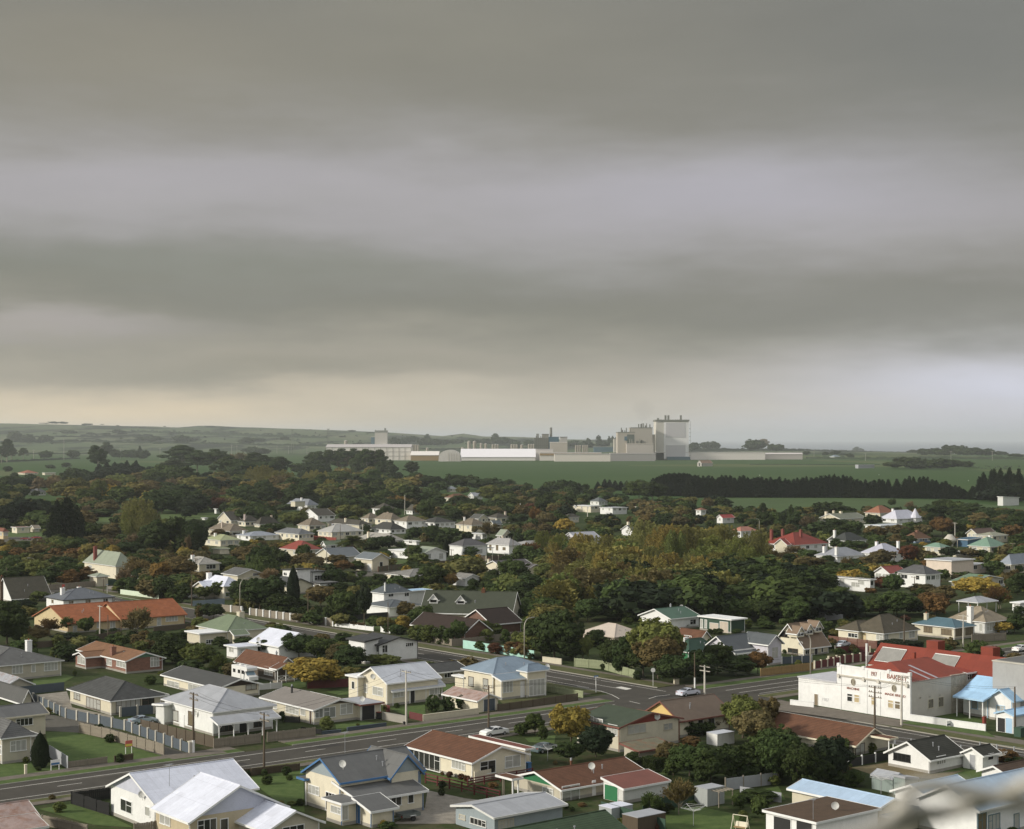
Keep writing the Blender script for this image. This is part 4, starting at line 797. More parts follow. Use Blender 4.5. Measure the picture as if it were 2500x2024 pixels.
H('D', (590, 0, 1252), 215, 1050, 'flat', None, 'W', (.10, .065, .04), 'white carport with flat ribbed brown roof and parapet, bottom right', 'the flat brown-roofed carport', name='carport', cat='carport', wk='s', rk='t', h=3.0, oh=.3, door_='S 275 1200 400 1299 BLK;S 445 1230 560 1299 BLK', dishes=[(.55, .3, 3.7)], ants=[(.05, .12, 3.3)])  # open bays between white columns: black door panels paint the shade inside
H('D', (1800, 0, 1150), 1690, 2600, 'gx', None, 'W', (.42, .53, .64), 'white house with pale blue roof behind the blurred wire, bottom right', 'the pale-blue-roofed house', wk='b', rk='i', h=3.6, ly=8, rise=2.0, ex=[D_(A=(1760, 0, 1190), bx=1690, cx=2500, roof='sF', h=2.6, rise=.5, open=1, posts=6, ly=2.2), D_(A=(1440, 0, 1060), bx=1375, cx=1760, roof='gx', h=3, ly=5, rise=1)],
  win='F 1800 1190 1860 1299 2 b TB;F 1880 1200 1960 1290 3 c TB;F 2070 1190 2105 1290 1 c TB')
H('D', (2030, 0, 895), None, 2300, 'gx', None, 'W', 'BN2', 'small white building with brown roof at the right edge', 'the small right-edge building', name='outbuilding', cat='outbuilding', h=2.6, ly=4, rise=.8, rk='t')
# middle row
r1, g1 = H('G', (285, 0, 330), None, 1062, 'gx', None, 'CR2', (.055, .062, .042), 'steep dark moss-green roofed house with two white dormers', 'the steep two-dormer house', wk='s', rk='f', yaw=R(-12), h=2.6, ly=11, rise=4.6, oh=.5, ch=[(.64, .5, .6, .9, 'BN')])
H('G', (665, 0, 508), 205, 880, 'gy', 405, (.16, .075, .045), 'DBN', 'brick house with long dark brown tiled roof below the two-dormer house', 'the long dark-tiled brick house', wk='k', rk='t', h=2.5, rc2=0, ex=[D_(A=(900, 0, 440), bx=640, cx=1150, roof='gx', h=2.6, ay=318)])
H('H', (180, 0, 560), -110, 430, 'hip', None, 'TN', (.50, .43, .36), 'low house with pale pinkish-tan roof at the edge of the wood', 'the pale tan-roofed house', wk='s', rk='f', h=2.4, rise=2.3, tc='TN')
H('H', (670, 492, 393), 405, 915, 'gx', 312, 'W', (.07, .13, .09), 'white weatherboard house with green gable roof at the foot of the wood', 'the green-gabled white house', wk='b', rk='i', ex=[D_(A=(1200, 520, 405), bx=925, cx=1225, roof='flat', h=3.2, wc='DG2', rc='W', lx=4.5), ], win='S 578 415 640 455 3 c;F 840 405 888 440 2 k;S1 930 400 950 475 1 c W;S1 968 405 985 475 1 c W', door_='S1 1012 430 1085 490 TN;S1 1100 418 1170 490 TN', ch=[(.65, .6, .5, .3, 'LG')], dishes=[(1.15, .7, 4.3)])
H('H', (925, 0, 570), 725, 1015, 'gy', 505, 'CR', 'BN', 'small cream house with brown gable roof behind the corner trees', 'the small brown-gabled house', wk='s', rk='t', h=2.5, win='S 790 540 850 565 4 k;F 935 565 965 600 2 c')
H('H', (830, 0, 692), 700, 1060, 'hip', None, 'GR', 'DG2', 'corner house with dark green roof and white chimney among trees', 'the green corner house', wk='b', rk='i', h=2.6, rise=2.4, ch=[(.25, .75, .1, 1.2, 'W')])
H('H', (1185, 0, 662), 975, 1520, 'gx', 552, 'LIL', (.09, .10, .105), 'white fretwork villa with charcoal roof and veranda behind timber fence', 'the white fretwork villa', wk='b', rk='i', h=3.4, ex=[D_(A=(1522, 805, 612), bx=1300, cx=1636, roof='gy', ay=540, wc='LIL'), D_(A=(1235, 0, 695), bx=1190, cx=1515, roof='sF', rise=.6, h=2.7, open=1, posts=5, brace=1)], win='F1 1552 648 1605 735 2 c LIL', dishes=[(.8, -.05, 4.0)])
r2, g2 = H('H', (1835, 722, 640), 1572, 2045, 'gx', 442, 'CR', (.20, .145, .10), 'cream steep-gabled house with brown roof and row of three dormers', 'the three-dormer house', wk='b', rk='f', win='S 1628 502 1700 558 2 k BN2;S 1695 652 1778 708 2 d BN2;F 1845 655 1875 700 2 k;F 1985 630 1997 685 1 k', dishes=[(-.02, .1, 2.6)], door_='F 1925 660 1950 720 BLK')
H('I', (920, 440, 350), 640, 1215, 'hip', 180, 'CR', (.10, .085, .058), 'cream house with brown tiled pyramid roof above the red-brown fence', 'the pyramid-roofed cream house', wk='b', rk='t', ex=[D_(A=(700, 420, 330), bx=525, cx=900, roof='hip', ay=232)], win='S1 612 340 692 382 3 d;S 858 352 915 405 2 c;F 925 352 958 405 2 c;F 1058 340 1085 385 1 c;F 1142 325 1188 378 2 c', door_='S 728 335 770 405 YE')
H('I', (1540, 400, 300), 1190, 1705, 'hip', 215, 'CR2', (.075, .14, .17), 'beige house with teal blue iron roof and brown-framed windows', 'the teal-roofed house', wk='s', rk='i', win='S 1272 285 1342 338 3 b BN2;S 1425 305 1510 360 3 b BN2;F 1550 305 1605 360 3 b BN2;F 1635 290 1695 350 3 b BN2', ch=[(.3, .85, .7, .8, 'CR2')])
H('I', (1805, 362, 250), 1500, 2000, 'hip', 108, 'W2', 'TAN', 'white house with weathered tan shingle roof and tall white chimney', 'the tan-shingled house', wk='s', rk='t', win='S 1755 262 1782 325 1 c;F 1820 258 1885 315 3 c', ch=[(-.03, .4, .2, 1.1, 'W')])
H('I', (1740, 0, 80), 1575, 1900, 'hip', 22, 'W2', 'LG', 'open carport with pale grey roof on white posts near the right edge', 'the open grey carport', name='carport', cat='carport', rk='i', h=2.8, open=1, posts=3, psides='FS')
H('F', (350, 410, 295), 150, 505, 'hip', 208, 'CR', 'LW', 'cream villa with bright white iron roof and arched side porch', 'the white-roofed villa', wk='b', rk='i', ex=[D_(A=(180, 402, 298), bx=92, cx=300, roof='gx', ay=252, wc='CR2')], win='S1 105 300 150 345 2 k;F 360 345 420 375 2 d', ch=[(.3, .9, .5, 1.2, 'W')])
H('F', (470, 0, 193), 338, 690, 'gy', 143, 'CR2', 'GM', 'cream house with flat grey gable roof behind the spreading dark tree', 'the flat grey-gabled house', wk='s', rk='t', h=2.7, win='F 600 178 665 195 4 k')
H('F', (1120, 300, 165), 1030, 1222, 'flat', None, 'W', 'GD', 'modern white two-storey box house with black flat roofs', 'the white box house', wk='b', rk='i', tc='GD', ex=[D_(A=(985, 0, 158), bx=858, cx=1105, roof='sB', h=5.6, rise=.5, wc='W'), D_(A=(900, 0, 285), bx=745, cx=1120, roof='gy', h=2.6, ay=225, wc='CR2', rc='GY'), D_(A=(1190, 0, 265), bx=1125, cx=1330, roof='flat', h=2.6, rc='GM')], win='F 1138 198 1205 233 3 k;S1 868 170 895 195 2 d', h=None)
H('F', (1745, 0, 357), 1640, 1965, 'hip', 272, 'W', (.11, .125, .135), 'two-storey white house with slate-blue tiled roofs on both levels', 'the slate-blue two-level house', wk='s', rk='t', h=5.4, ex=[D_(A=(1790, 0, 478), bx=1590, cx=2060, roof='hip', h=2.6, rise=1.4), D_(A=(1960, 0, 335), lx=7, ly=4, roof='flat', h=4.6, rc='LB', wc='W2')], win='F 1782 352 1822 378 2 d;F 1922 342 1958 375 2 d', ch=[(.05, .05, .4, .3, 'W')])
H('F', (1640, 165, 53), 1500, 1782, 'gy', 5, 'CR2', (.14, .16, .17), 'tall cream garage block with slate roof near the date palm', 'the slate-roofed garage block', name='garage', cat='garage', wk='s', rk='i', door_='S 1600 95 1632 165 W2 g', win='F 1705 80 1730 118 1 d')
H('L', (430, 0, 975), 190, 800, 'hip', 893, 'CR', (.23, .22, .20), 'long white house with pale grey low hip roof above two-dormer house', 'the long pale-roofed house', wk='s', rk='t', h=2.5, ex=[D_(A=(1010, 0, 992), bx=880, cx=1158, roof='gy', h=2.5, ay=952, wc='W')], win='S 235 965 285 1000 4 d;S 355 978 405 1010 3 d', fc='W')
H('L', (1385, 950, 862), 1232, 1700, 'gx', 812, 'CR', (.11, .10, .10), 'cream gabled house with dark roof and chimney at the left of the wood', 'the cream gabled wood-edge house', wk='s', rk='t', win='S 1258 900 1302 935 1 k', ch=[(.04, .9, .3, .9, 'CR2')], ex=[D_(A=(1600, 0, 890), lx=7, ly=4, roof='gy', h=2.6, rise=1.3, dy=-3)])
H('L', (580, 828, 728), 455, 812, 'gy', 672, 'W', 'GN2', 'white bungalow with pale green gable roof beside a thin-leaved tree', 'the pale-green-roofed bungalow', wk='b', rk='i', ex=[D_(A=(470, 810, 718), bx=222, cx=520, roof='flat', h=2.8, rc='W', lx=8)], win='F 598 740 650 785 3 m;F 738 735 778 788 2 c;S1 325 725 342 760 1 c')
H('L', (985, 766, 660), 848, 1235, 'hip', 580, 'W', (.09, .085, .085), 'white villa with charcoal hip roof and veranda above brown fence', 'the charcoal-hipped villa', wk='s', rk='i', ex=[D_(A=(1130, 760, 680), lx=7, ly=1.5, roof='flat', h=2.7, open=1, posts=3, dy=-1.2)], win='F 1140 690 1190 730 3 c')
H('L', (1470, 745, 652), 1243, 1590, 'hip', 578, 'W', (.36, .35, .34), 'white house with light grey hip roof, left of the autumn wood', 'the light-grey-hipped white house', wk='s', rk='t', ex=[D_(A=(1640, 0, 640), lx=12, ly=7, roof='hip', h=2.5, rise=1.2)], win='S 1265 645 1285 700 1 b BN2;S 1335 650 1355 700 1 b BN2;S 1405 670 1432 698 1 b BN2;F 1510 690 1560 715 2 d', ch=[(.6, .6, .4, .8, 'CR2')])
H('J', (1215, 1130, 1000), 885, 1400, 'hip', 852, 'CR', 'GN2', 'large cream villa with pale green roof and tall red chimney', 'the pale green villa', wk='b', rk='i', ex=[D_(A=(1080, 1085, 1000), bx=958, cx=1200, roof='gx', ay=935, wc='W')], win='S1 980 1015 1070 1075 4 c;S 930 985 960 1030 2 c;F 1385 1040 1420 1075 2 c', ch=[(.12, .72, 1.2, 1.0, 'RD')])
H('J', (1015, 1210, 1110), 938, 1130, 'hip', 1070, 'CR2', 'GN2', 'small cream garage with pale green roof beside the paling fence', 'the green-topped garage', name='garage', cat='garage', wk='b', rk='i')
H('E', (108, 432, 395), -30, 440, 'gx', 222, 'W', (.10, .09, .065), 'steep tiled A-frame house with white gable at the left edge', 'the steep tiled left-edge house', wk='s', rk='t', ch=[(-.02, .62, .4, .8, 'BN2')])
H('E', (560, 0, 415), 405, 985, 'hip', 308, 'W', (.12, .13, .145), 'white house with blue-grey hip roof and two white chimneys', 'the blue-grey-hipped house', wk='s', rk='i', tc='GD', h=2.7, win='F 600 420 640 440 2 b;F 745 408 790 432 2 b;F 900 400 940 425 2 d;S 450 405 468 440 1 b', ch=[(.15, .5, .2, 1.0, 'W'), (.62, .85, -.2, .9, 'W')])
H('E', (600, 702, 612), 300, 1090, 'gx', 462, 'YE', 'OR', 'long yellow-walled building with bright orange tile roof', 'the long orange-tiled building', wk='s', rk='t', tc='OR', ex=[D_(A=(1062, 672, 572), bx=830, cx=1612, roof='gx', ay=None, rise=3.1)], win='F 640 640 668 690 2 c W;F 848 605 868 650 1 c W;F 962 598 1002 650 2 c W;F1 1372 570 1402 630 2 c W;F1 1448 545 1548 590 4 c W')
H('E', (1740, 170, 100), 1590, 1915, 'hip', 35, 'CR2', (.36, .34, .30), 'beige house with pale flat hip roof and white chimney among bushes', 'the pale-hipped beige house', wk='s', rk='t', win='F 1800 105 1880 135 3 d', ch=[(.05, .45, .6, 1.0, 'W')])
# terraces of small houses, middle distance
GRP_STATE = 'pale hip-roofed houses in the middle distance'
def far(rg, A, bx, cx, roof, ay, wc, rc, label, short, auto=(3, 2), ch=(), **k): return H(rg, A, bx, cx, roof, ay, wc, rc, label, short, auto=auto, ch=ch, **k)
TNR = (.20, .165, .12); TDR = (.075, .068, .052)
far('K', (1290, 0, 232), 1075, 1405, 'hip', 165, 'W', (.19, .20, .22), 'grey-roofed villa with small box dormer against the dark belt of trees', 'the dormered grey villa', h=3.4, ex=[D_(A=(1160, 0, 190), lx=7, ly=5, roof='flat', h=7.2, wc='CR2', zb=4)], ch=[(.4, .5, .6, 1, 'W')])
far('K', (1400, 405, 340), 1230, 1575, 'gx', 268, 'W', TDR, 'white house with plain dark gable roof near the dormered grey villa', 'the dark gable white house', rk='t')
far('K', (490, 0, 388), 345, 590, 'gx', 300, 'CR2', TDR, 'dark-roofed house at the left end of the terraced rows, by paddock', 'the paddock-side dark-roofed house', h=2.8, rk='t')
far('K', (640, 452, 405), 570, 785, 'hip', 335, 'CR', TDR, 'cream house with brown-black hip roof and pink chimney', 'the brown-black hipped house', rk='t', ch=[(.1, .3, .5, .9, 'PK')])
far('K', (790, 462, 430), 735, 990, 'hip', 350, 'CR2', TDR, 'low house with dark roof and pale chimney behind conifers', 'the low pale-chimney house', rk='t', ch=[(.75, .5, .4, .9, 'TN')])
far('K', (480, 0, 505), 248, 655, 'hip', 425, 'CR2', TNR, 'cream house with tan hip roof and central chimney at terrace left', 'the tan-hipped left terrace house', h=2.6, rk='t', ch=[(.2, .5, .4, .9, 'TN')])
far('K', (690, 602, 555), 550, 990, 'hip', 502, 'W', (.27, .29, .33), 'white house with pale blue-grey hip roof and white chimney', 'the pale blue-grey-hipped house', rk='i', ch=[(.1, .7, .3, .9, 'W')])
far('K', (1200, 607, 535), 955, 1352, 'hip', 476, 'CR', (.15, .155, .16), 'wide glass-fronted pale house with dark grey hip roof', 'the glass-fronted grey house', rk='t', auto=(4, 5))
far('K', (380, 662, 600), 215, 582, 'hip', 537, 'CR', (.33, .35, .19), 'bright cream house with yellow-green roofs and white chimney', 'the yellow-green-roofed house', rk='i', ex=[D_(A=(372, 742, 690), bx=300, cx=485, roof='hip', ay=652, rise=.9)], ch=[(.3, .7, .4, .9, 'W')])
far('K', (1200, 0, 702), 1010, 1430, 'hip', 602, 'CR2', (.24, .05, .032), 'low house with vivid red hip roof in the middle of the trees', 'the vivid red-roofed house', h=2.6, rk='i')
far('K', (1545, 592, 512), 1400, 1865, 'hip', 430, 'CR', (.40, .39, .36), 'cream house with light grey hip roof behind red deck fence', 'the light roofed red-fence house', rk='i', auto=(5, 3), ch=[(.3, .6, .2, .8, 'LG')], win='')
far('K', (1560, 0, 768), 1370, 1850, 'gx', 682, 'CR2', (.13, .145, .155), 'slate-roofed building left of the date palm', 'the slate-roofed palm building', h=2.6, rk='i')
far('K', (1310, 0, 445), 1190, 1480, 'hip', 360, 'CR2', TNR, 'tan-roofed cottage half hidden by the large round tree', 'the tree-hidden tan cottage', h=2.6, rk='t')
far('K', (1830, 0, 440), 1500, 1960, 'hip', 385, 'CR2', TDR, 'dark brown-roofed house with cream chimney among the terraced rows', 'the dark chimney terrace house', h=2.6, rk='t', ch=[(.2, .5, .5, .9, 'CR')])
far('K', (1480, 0, 640), 1440, 1640, 'gx', 605, 'W', 'GN', 'small green-roofed outbuilding by the date palm', 'the green palm outbuilding', h=2.5, name='outbuilding', cat='outbuilding', auto=(1, 1))
far('L', (145, 326, 270), 40, 285, 'hip', 208, 'W', TDR, 'tall white house with black hip roof at the back of the terraces', 'the tall back terrace house', rk='t')
far('L', (0, 425, 372), -75, 120, 'hip', 308, 'CR', TNR, 'narrow cream house with tan hip roof, second row back', 'the narrow tan-hipped house', rk='t')
far('L', (235, 440, 385), 68, 345, 'hip', 312, 'CR', TNR, 'cream house with tan hip roof and pale chimney, third along', 'the cream third terrace house', rk='t', ch=[(.6, .6, .2, .8, 'TN')])
far('L', (398, 476, 402), 272, 600, 'hip', 335, 'W', TNR, 'broad white house with tan hip roof on raised base', 'the broad tan-hipped house', rk='t')
far('L', (690, 476, 415), 530, 905, 'hip', 350, 'W', (.055, .055, .048), 'white house with black hip roof and rows of windows', 'the black-hipped white house', rk='t', auto=(4, 3))
far('L', (1080, 512, 442), 918, 1230, 'hip', 367, 'CR', TNR, 'cream house with tan hip roof and tall white chimney', 'the tan-hipped white-chimney house', rk='t', ch=[(.3, .75, .4, .8, 'W')])
far('L', (230, 532, 490), 22, 388, 'hip', 410, 'W', (.06, .06, .048), 'low white house with wide mossy black hip roof', 'the mossy black-hipped house', rk='t', auto=(3, 4))
far('L', (200, 0, 602), -110, 362, 'hip', 528, 'CR2', (.36, .34, .30), 'house with broad pale tan roof and small white chimney', 'the broad pale tan house', h=2.6, rk='t', ch=[(.1, .7, .3, .9, 'CR')])
far('L', (500, 648, 608), 375, 530, 'flat', None, 'W', 'W', 'white flat-roofed box building with yellow panel', 'the white box with yellow panel', auto=(0, 1), name='outbuilding', cat='outbuilding', akind='t')
far('L', (1190, 592, 530), 1068, 1240, 'flat', None, 'W', 'LG', 'white flat-roofed building below the white-chimney house', 'the white flat-roofed building', auto=(1, 3))
far('L', (1400, 0, 542), 1345, 1490, 'gy', 487, 'CR2', 'GN2', 'little house with pale green gable roof behind a bare tree', 'the pale green gable cottage', h=2.8, rk='i')
far('L', (1340, 0, 366), 1235, 1480, 'hip', 310, 'CR', TDR, 'dark hip-roofed house near the small date palm', 'the dark house by small palm', h=2.8, rk='t', ch=[(.95, .4, .5, .9, 'TN')])
far('L', (460, 326, 290), 395, 525, 'hip', 222, 'W', TDR, 'small white house with dark roof below the back tree belt', 'the small dark back house', rk='t')
far('L', (1150, 0, 368), 1065, 1250, 'gy', 325, 'CR2', (.08, .08, .07), 'grey gabled house peeping over the terraced rows', 'the grey peeping gable house', h=2.8)
far('L', (1310, 0, 425), 1265, 1390, 'gx', 392, 'CR2', (.15, .17, .18), 'blue-grey roofed shed by the small date palm', 'the blue-grey palm shed', h=2.5, name='shed', cat='shed', auto=(1, 0))
far('L', (880, 0, 155), 795, 1050, 'hip', 108, 'CR2', (.16, .08, .045), 'brown-roofed house deep in the dark back trees', 'the brown-roofed back house', h=2.8, rk='t')
far('L', (1100, 0, 130), 1045, 1190, 'gx', 97, 'W2', 'LG', 'pale grey roof just showing among the back trees', 'the pale grey back roof', h=2.8)
far('L', (855, 0, 58), 815, 915, 'hip', 28, 'CR2', 'LG', 'small pale-roofed house highest in the dark tree belt', 'the highest pale-roofed house', h=2.8)
far('L', (2090, 0, 358), 2030, 2200, 'hip', 318, 'CR2', TDR, 'dark-roofed house at the top left of the wood', 'the dark wood-top house', h=2.8, rk='t')
far('M', (400, 190, 160), 325, 475, 'hip', 122, 'W', (.10, .11, .11), 'white house with grey hip roof above flat-roofed neighbours', 'the white hip-roofed hill house')
far('M', (330, 255, 200), 170, 420, 'flat', None, 'CR', 'W2', 'long cream flat-roofed house beside tall palm', 'the cream flat-roofed house', auto=(3, 3))
far('M', (520, 272, 215), 412, 645, 'flat', None, 'W', 'LG', 'white modern flat-roofed house behind concrete pole', 'the white modern hill house', auto=(3, 2))
far('M', (200, 0, 478), 90, 405, 'gx', 430, 'LIL', (.42, .42, .46), 'long pale grey iron roof at the top left of the autumn wood', 'the pale grey wood-side roof', h=2.8, auto=(0, 0))
far('M', (1640, 0, 420), 1560, 1775, 'hip', 378, 'W', (.38, .17, .12), 'white house with salmon pink roof at the top right of the wood', 'the salmon-roofed house', h=3)
far('M', (1290, 0, 235), 1248, 1335, 'hip', 213, 'W', (.22, .10, .06), 'small brown-roofed pavilion in the trees below the paddock', 'the brown-roofed pavilion', h=3, auto=(1, 1))
far('M', (1480, 0, 300), 1430, 1580, 'gx', 275, 'W', (.34, .05, .04), 'small white building with red roof strip below the paddock', 'the small red-roofed building', h=3, auto=(1, 1))
far('M', (690, 0, 405), 600, 720, 'gx', 368, 'W', (.10, .11, .11), 'white gabled house with chimney behind the autumn wood', 'the wood-hidden gabled house', h=3, auto=(1, 1), ch=[(.7, .6, 1.5, 1, 'CR')])
far('N', (300, 562, 500), 60, 562, 'hip', 395, 'W', 'RD', 'white villa with bright red hip roof and three red chimneys', 'the bright red-roofed villa', rk='i', ex=[D_(A=(235, 0, 492), bx=140, cx=260, roof='gx', h=3.6, ay=448, wc='CR2')], ch=[(.1, .9, .9, 1, 'RD'), (.4, .85, .9, 1, 'RD'), (.45, .3, 1, 1, 'RD')], auto=(4, 2))
far('N', (640, 642, 592), 470, 862, 'hip', 518, 'W', (.28, .29, .31), 'white house with pale grey hip roof and two white chimneys', 'the pale grey two-chimney house', rk='i', ch=[(.1, .75, .4, .9, 'W'), (.05, .1, .5, 1, 'W')])
far('N', (715, 0, 466), 575, 872, 'hip', 395, 'W', (.055, .06, .055), 'dark-roofed house with white gables and white chimney', 'the white-gabled dark house', rk='t', h=3, ex=[D_(A=(650, 0, 455), bx=570, cx=690, roof='gx', h=3, ay=422)], ch=[(.1, .8, .8, .9, 'W')])
far('N', (1020, 0, 572), 835, 1190, 'hip', 483, 'W', (.46, .46, .52), 'house with glaring pale iron roof between russet trees', 'the glaring pale-roofed house', rk='i', h=3, ch=[(.5, .8, .3, .9, 'W'), (1.2, .5, .3, .9, 'W')])
far('N', (1270, 482, 450), 1168, 1395, 'hip', 392, (.16, .22, .30), (.17, .09, .05), 'blue-walled house with brown hip roof and brick chimney', 'the blue-walled brown-roofed house', rk='t', ch=[(.5, .5, .5, 1.2, 'BK')])
far('N', (1120, 320, 290), 985, 1325, 'hip', 216, 'W', (.56, .56, .62), 'big white mansion with white roof and pointed turret', 'the white turreted mansion', rk='i', ch=[(.3, .7, .5, 1, 'W')])
far('N', (985, 0, 242), 865, 1105, 'hip', 178, 'CR2', (.30, .13, .075), 'large house with terracotta orange roof beside the paddock', 'the terracotta paddock house', rk='t', h=3)
far('N', (1870, 572, 513), 1700, 2005, 'hip', 433, 'CR2', (.17, .27, .20), 'cream house with jade green hip roof near the right edge', 'the jade-roofed house', rk='i', ch=[(.75, .6, .4, .9, 'W')])
far('N', (1470, 0, 518), 1345, 1540, 'hip', 480, 'CR2', (.17, .27, .205), 'smaller jade-green-roofed house beside the round water tank', 'the smaller jade-roofed house', rk='i', h=3)
far('N', (1605, 738, 665), 1400, 1838, 'flat', None, (.70, .60, .50), 'LG', 'large pinkish-white flat-roofed modern house on the right', 'the pinkish flat-roofed house', auto=(4, 2), wk='s', ex=[D_(A=(1560, 0, 625), lx=12, ly=10, roof='flat', h=5.2, rc='LG')])
far('N', (1350, 850, 738), 1120, 1470, 'hip', 660, 'W', (.105, .105, .105), 'two-storey white house with charcoal hip roof right of the wood', 'the two-storey charcoal-roofed house', rk='t')
far('N', (905, 878, 778), 600, 940, 'flat', None, 'W', (.19, .20, .20), 'white mono-pitch house with flat grey roof at the wood edge', 'the white flat wood-edge house', auto=(1, 2), win='S 755 795 820 835 2 c')
far('N', (1060, 0, 722), 940, 1190, 'gx', 672, 'W', (.26, .06, .045), 'white house with dark red roof behind the charcoal-roofed house', 'the dark red-roofed house', rk='i', h=3)
far('N', (1700, 855, 800), 1555, 2010, 'gy', 742, 'BE', (.14, .21, .13), 'beige house with green roof behind the golden spreading tree', 'the green house by golden tree', rk='i', win='F 1925 815 1985 842 3 c')
far('N', (2040, 0, 655), 1950, 2250, 'hip', 572, 'CR2', (.25, .28, .32), 'blue-grey roofed house at the far right edge', 'the blue-grey right-edge house', h=3, rk='i')
far('N', (1700, 600, 555), 1570, 1850, 'flat', None, 'CR2', (.30, .29, .22), 'low flat tan-roofed house below the blue shed', 'the low flat tan house', auto=(2, 2))
far('N', (1690, 0, 455), 1595, 1800, 'sS', None, (.05, .12, .20), (.04, .10, .16), 'blue flat-sided building beside the jade-roofed house', 'the blue flat building', h=3, auto=(0, 0), name='outbuilding', cat='outbuilding')
far('N', (1760, 0, 402), 1685, 1910, 'gx', 368, 'CR2', (.13, .08, .06), 'long low brown-roofed house near the right edge trees', 'the long low brown house', h=2.8)
far('N', (1890, 0, 425), 1760, 2010, 'hip', 392, 'CR2', (.27, .27, .20), 'olive-grey roofed house behind the jade roof', 'the olive-grey roofed house', h=3)
far('N', (990, 370, 342), 865, 1200, 'flat', None, 'W', (.50, .53, .56), 'low white flat building below the white mansion', 'the low white flat building', auto=(2, 2))
far('N', (660, 0, 285), 500, 870, 'gx', 245, 'CR2', (.17, .18, .13), 'olive-roofed house with three cream chimneys below the paddock', 'the olive three-chimney house', h=3, ch=[(.02, .7, .9, 1.3, 'CR'), (.3, .7, 1.3, 1, 'CR2'), (.42, .5, .9, 1.3, 'CR')])
far('N', (1460, 0, 300), 1435, 1500, 'hip', 270, 'CR2', (.24, .04, .026), 'tiny vivid red roof among dark trees on the right', 'the tiny vivid red roof', h=3, auto=(1, 0))
far('N', (1975, 182, 118), 1932, 2103, 'sC', None, 'W2', 'W2', 'white farm shed in the paddock at the right edge', 'the white farm shed', auto=(0, 0), name='farm_shed', cat='shed', rise=.8)
far('N', (2140, 0, 625), 2070, 2300, 'hip', 583, 'W', (.25, .05, .03), 'red roof at the right edge of the picture', 'the right-edge red roof', h=3)
far('N', (2110, 0, 965), 2050, 2300, 'flat', None, 'W', 'W', 'white-roofed shed at the right edge above the road', 'the white right-edge shed', h=2.8, name='shed', cat='shed', auto=(1, 1))
# far left and farm buildings
far('J', (35, 715, 640), -60, 85, 'hip', 598, 'YE', (.20, .08, .05), 'cream farm cottage with brown roof cut by the left edge', 'the left-edge farm cottage', rk='t')
far('J', (178, 652, 592), 125, 310, 'flat', None, 'CR', (.25, .12, .09), 'low white garage with small barred window by the left lawn', 'the low lawn garage', name='garage', cat='garage', auto=(1, 1))
far('J', (360, 642, 598), 318, 415, 'gx', 568, 'BE', 'TAN2', 'small open hut beside the low garage on the left lawn', 'the small lawn hut', name='hut', cat='shed', auto=(1, 0), h=None)
far('J', (400, 255, 222), 300, 480, 'hip', 185, 'W', (.10, .10, .10), 'white farmhouse with dark roof among pines on the left', 'the white pine farmhouse')
far('J', (260, 38, 22), 190, 400, 'hip', -8, 'CR2', (.34, .13, .08), 'farmhouse with orange tile roof in the fields at far left', 'the orange field farmhouse', rk='t', h=None, ex=[D_(A=(470, 42, 18), lx=14, ly=8, roof='flat', rc='TN')])
far('K', (335, 318, 268), 315, 370, 'flat', None, 'W', 'W2', 'little white hut with red top at the paddock edge', 'the white paddock hut', name='hut', cat='shed', auto=(1, 0))
far('K', (215, 385, 365), 185, 240, 'flat', None, 'W2', 'W2', 'tiny white container at the left end of the terraces', 'the tiny white container', name='container', cat='container', auto=(0, 0))
far('Q', (1985, 595, 560), 1940, 2100, 'gx', 532, (.42, .40, .36), (.30, .19, .13), 'open-fronted hay barn with rusty roof alone in the green field', 'the lone hay barn', name='barn', cat='barn', auto=(0, 0), win='S 1955 560 1968 590 1 k;S 1985 562 1998 590 1 k')
far('R', (1060, 385, 362), 1040, 1165, 'flat', None, 'LG', 'LG', 'low grey farm shed beside white tanks in the field', 'the low grey field shed', name='farm_shed', cat='shed', auto=(0, 0))
far('R', (905, 322, 308), 870, 945, 'hip', 296, 'W2', (.2, .24, .28), 'white farmhouse far across the fields on the right', 'the far white farmhouse', auto=(2, 0))

def dormer(rg, root, b, yaw, xl, xr, yb, yt, ya, off, wc, rc, nwin=2, kd='d', depth=3.2):
    inv = Matrix.Rotation(-yaw, 4, 'Z'); o_ = inv @ (-root.location)
    def loc(x, y):
        u, v = uv(rg, x, y); dr = inv @ Vector(((u - CX) / FPX, 1, 0)); t_ = (b.y0 + off - o_.y) / dr.y
        return o_.x + t_ * dr.x, CAMH - t_ * (v - HV) / FPX
    x0, z0 = loc(xl, yb); x1, z1 = loc(xr, yt); _, za = loc((xl + xr) / 2, ya); y0 = b.y0 + off
    mw, mr, mt = MB(), MB(), MB(); q = Blk(); q.x0, q.y0, q.lx, q.ly, q.h, q.roof, q.rise, q.k = x0, y0, x1 - x0, depth, z1, 'gy', max(.5, za - z1), dict(zb=z0)
    roofgeo(q, mr, mt, mw, .25, .08); d = mw.build('dormer', M('b', wc), root); mr.build('dormer_roof', M('f', rc), d); mt.build('dormer_trim', M('p', 'W'), d)
    w = window(root, 'F', x0 + .25, x1 - .25, z0 + .35, z1 - .05, y0, nwin, kd, 'W')
dormer('G', r1, g1[0], R(-12), 350, 425, 265, 228, 182, 2.0, 'W', (.055, .062, .042), 1, 'k'); dormer('G', r1, g1[0], R(-12), 588, 662, 275, 240, 195, 2.0, 'W', (.055, .062, .042), 1, 'k')
for a in ((1772, 1835, 560, 515, 465), (1852, 1912, 540, 492, 443), (1930, 1990, 518, 468, 418)): dormer('H', r2, g2[0], YAW, *a, 1.3, 'CR', (.20, .145, .10), 2, 'd', 2.6)
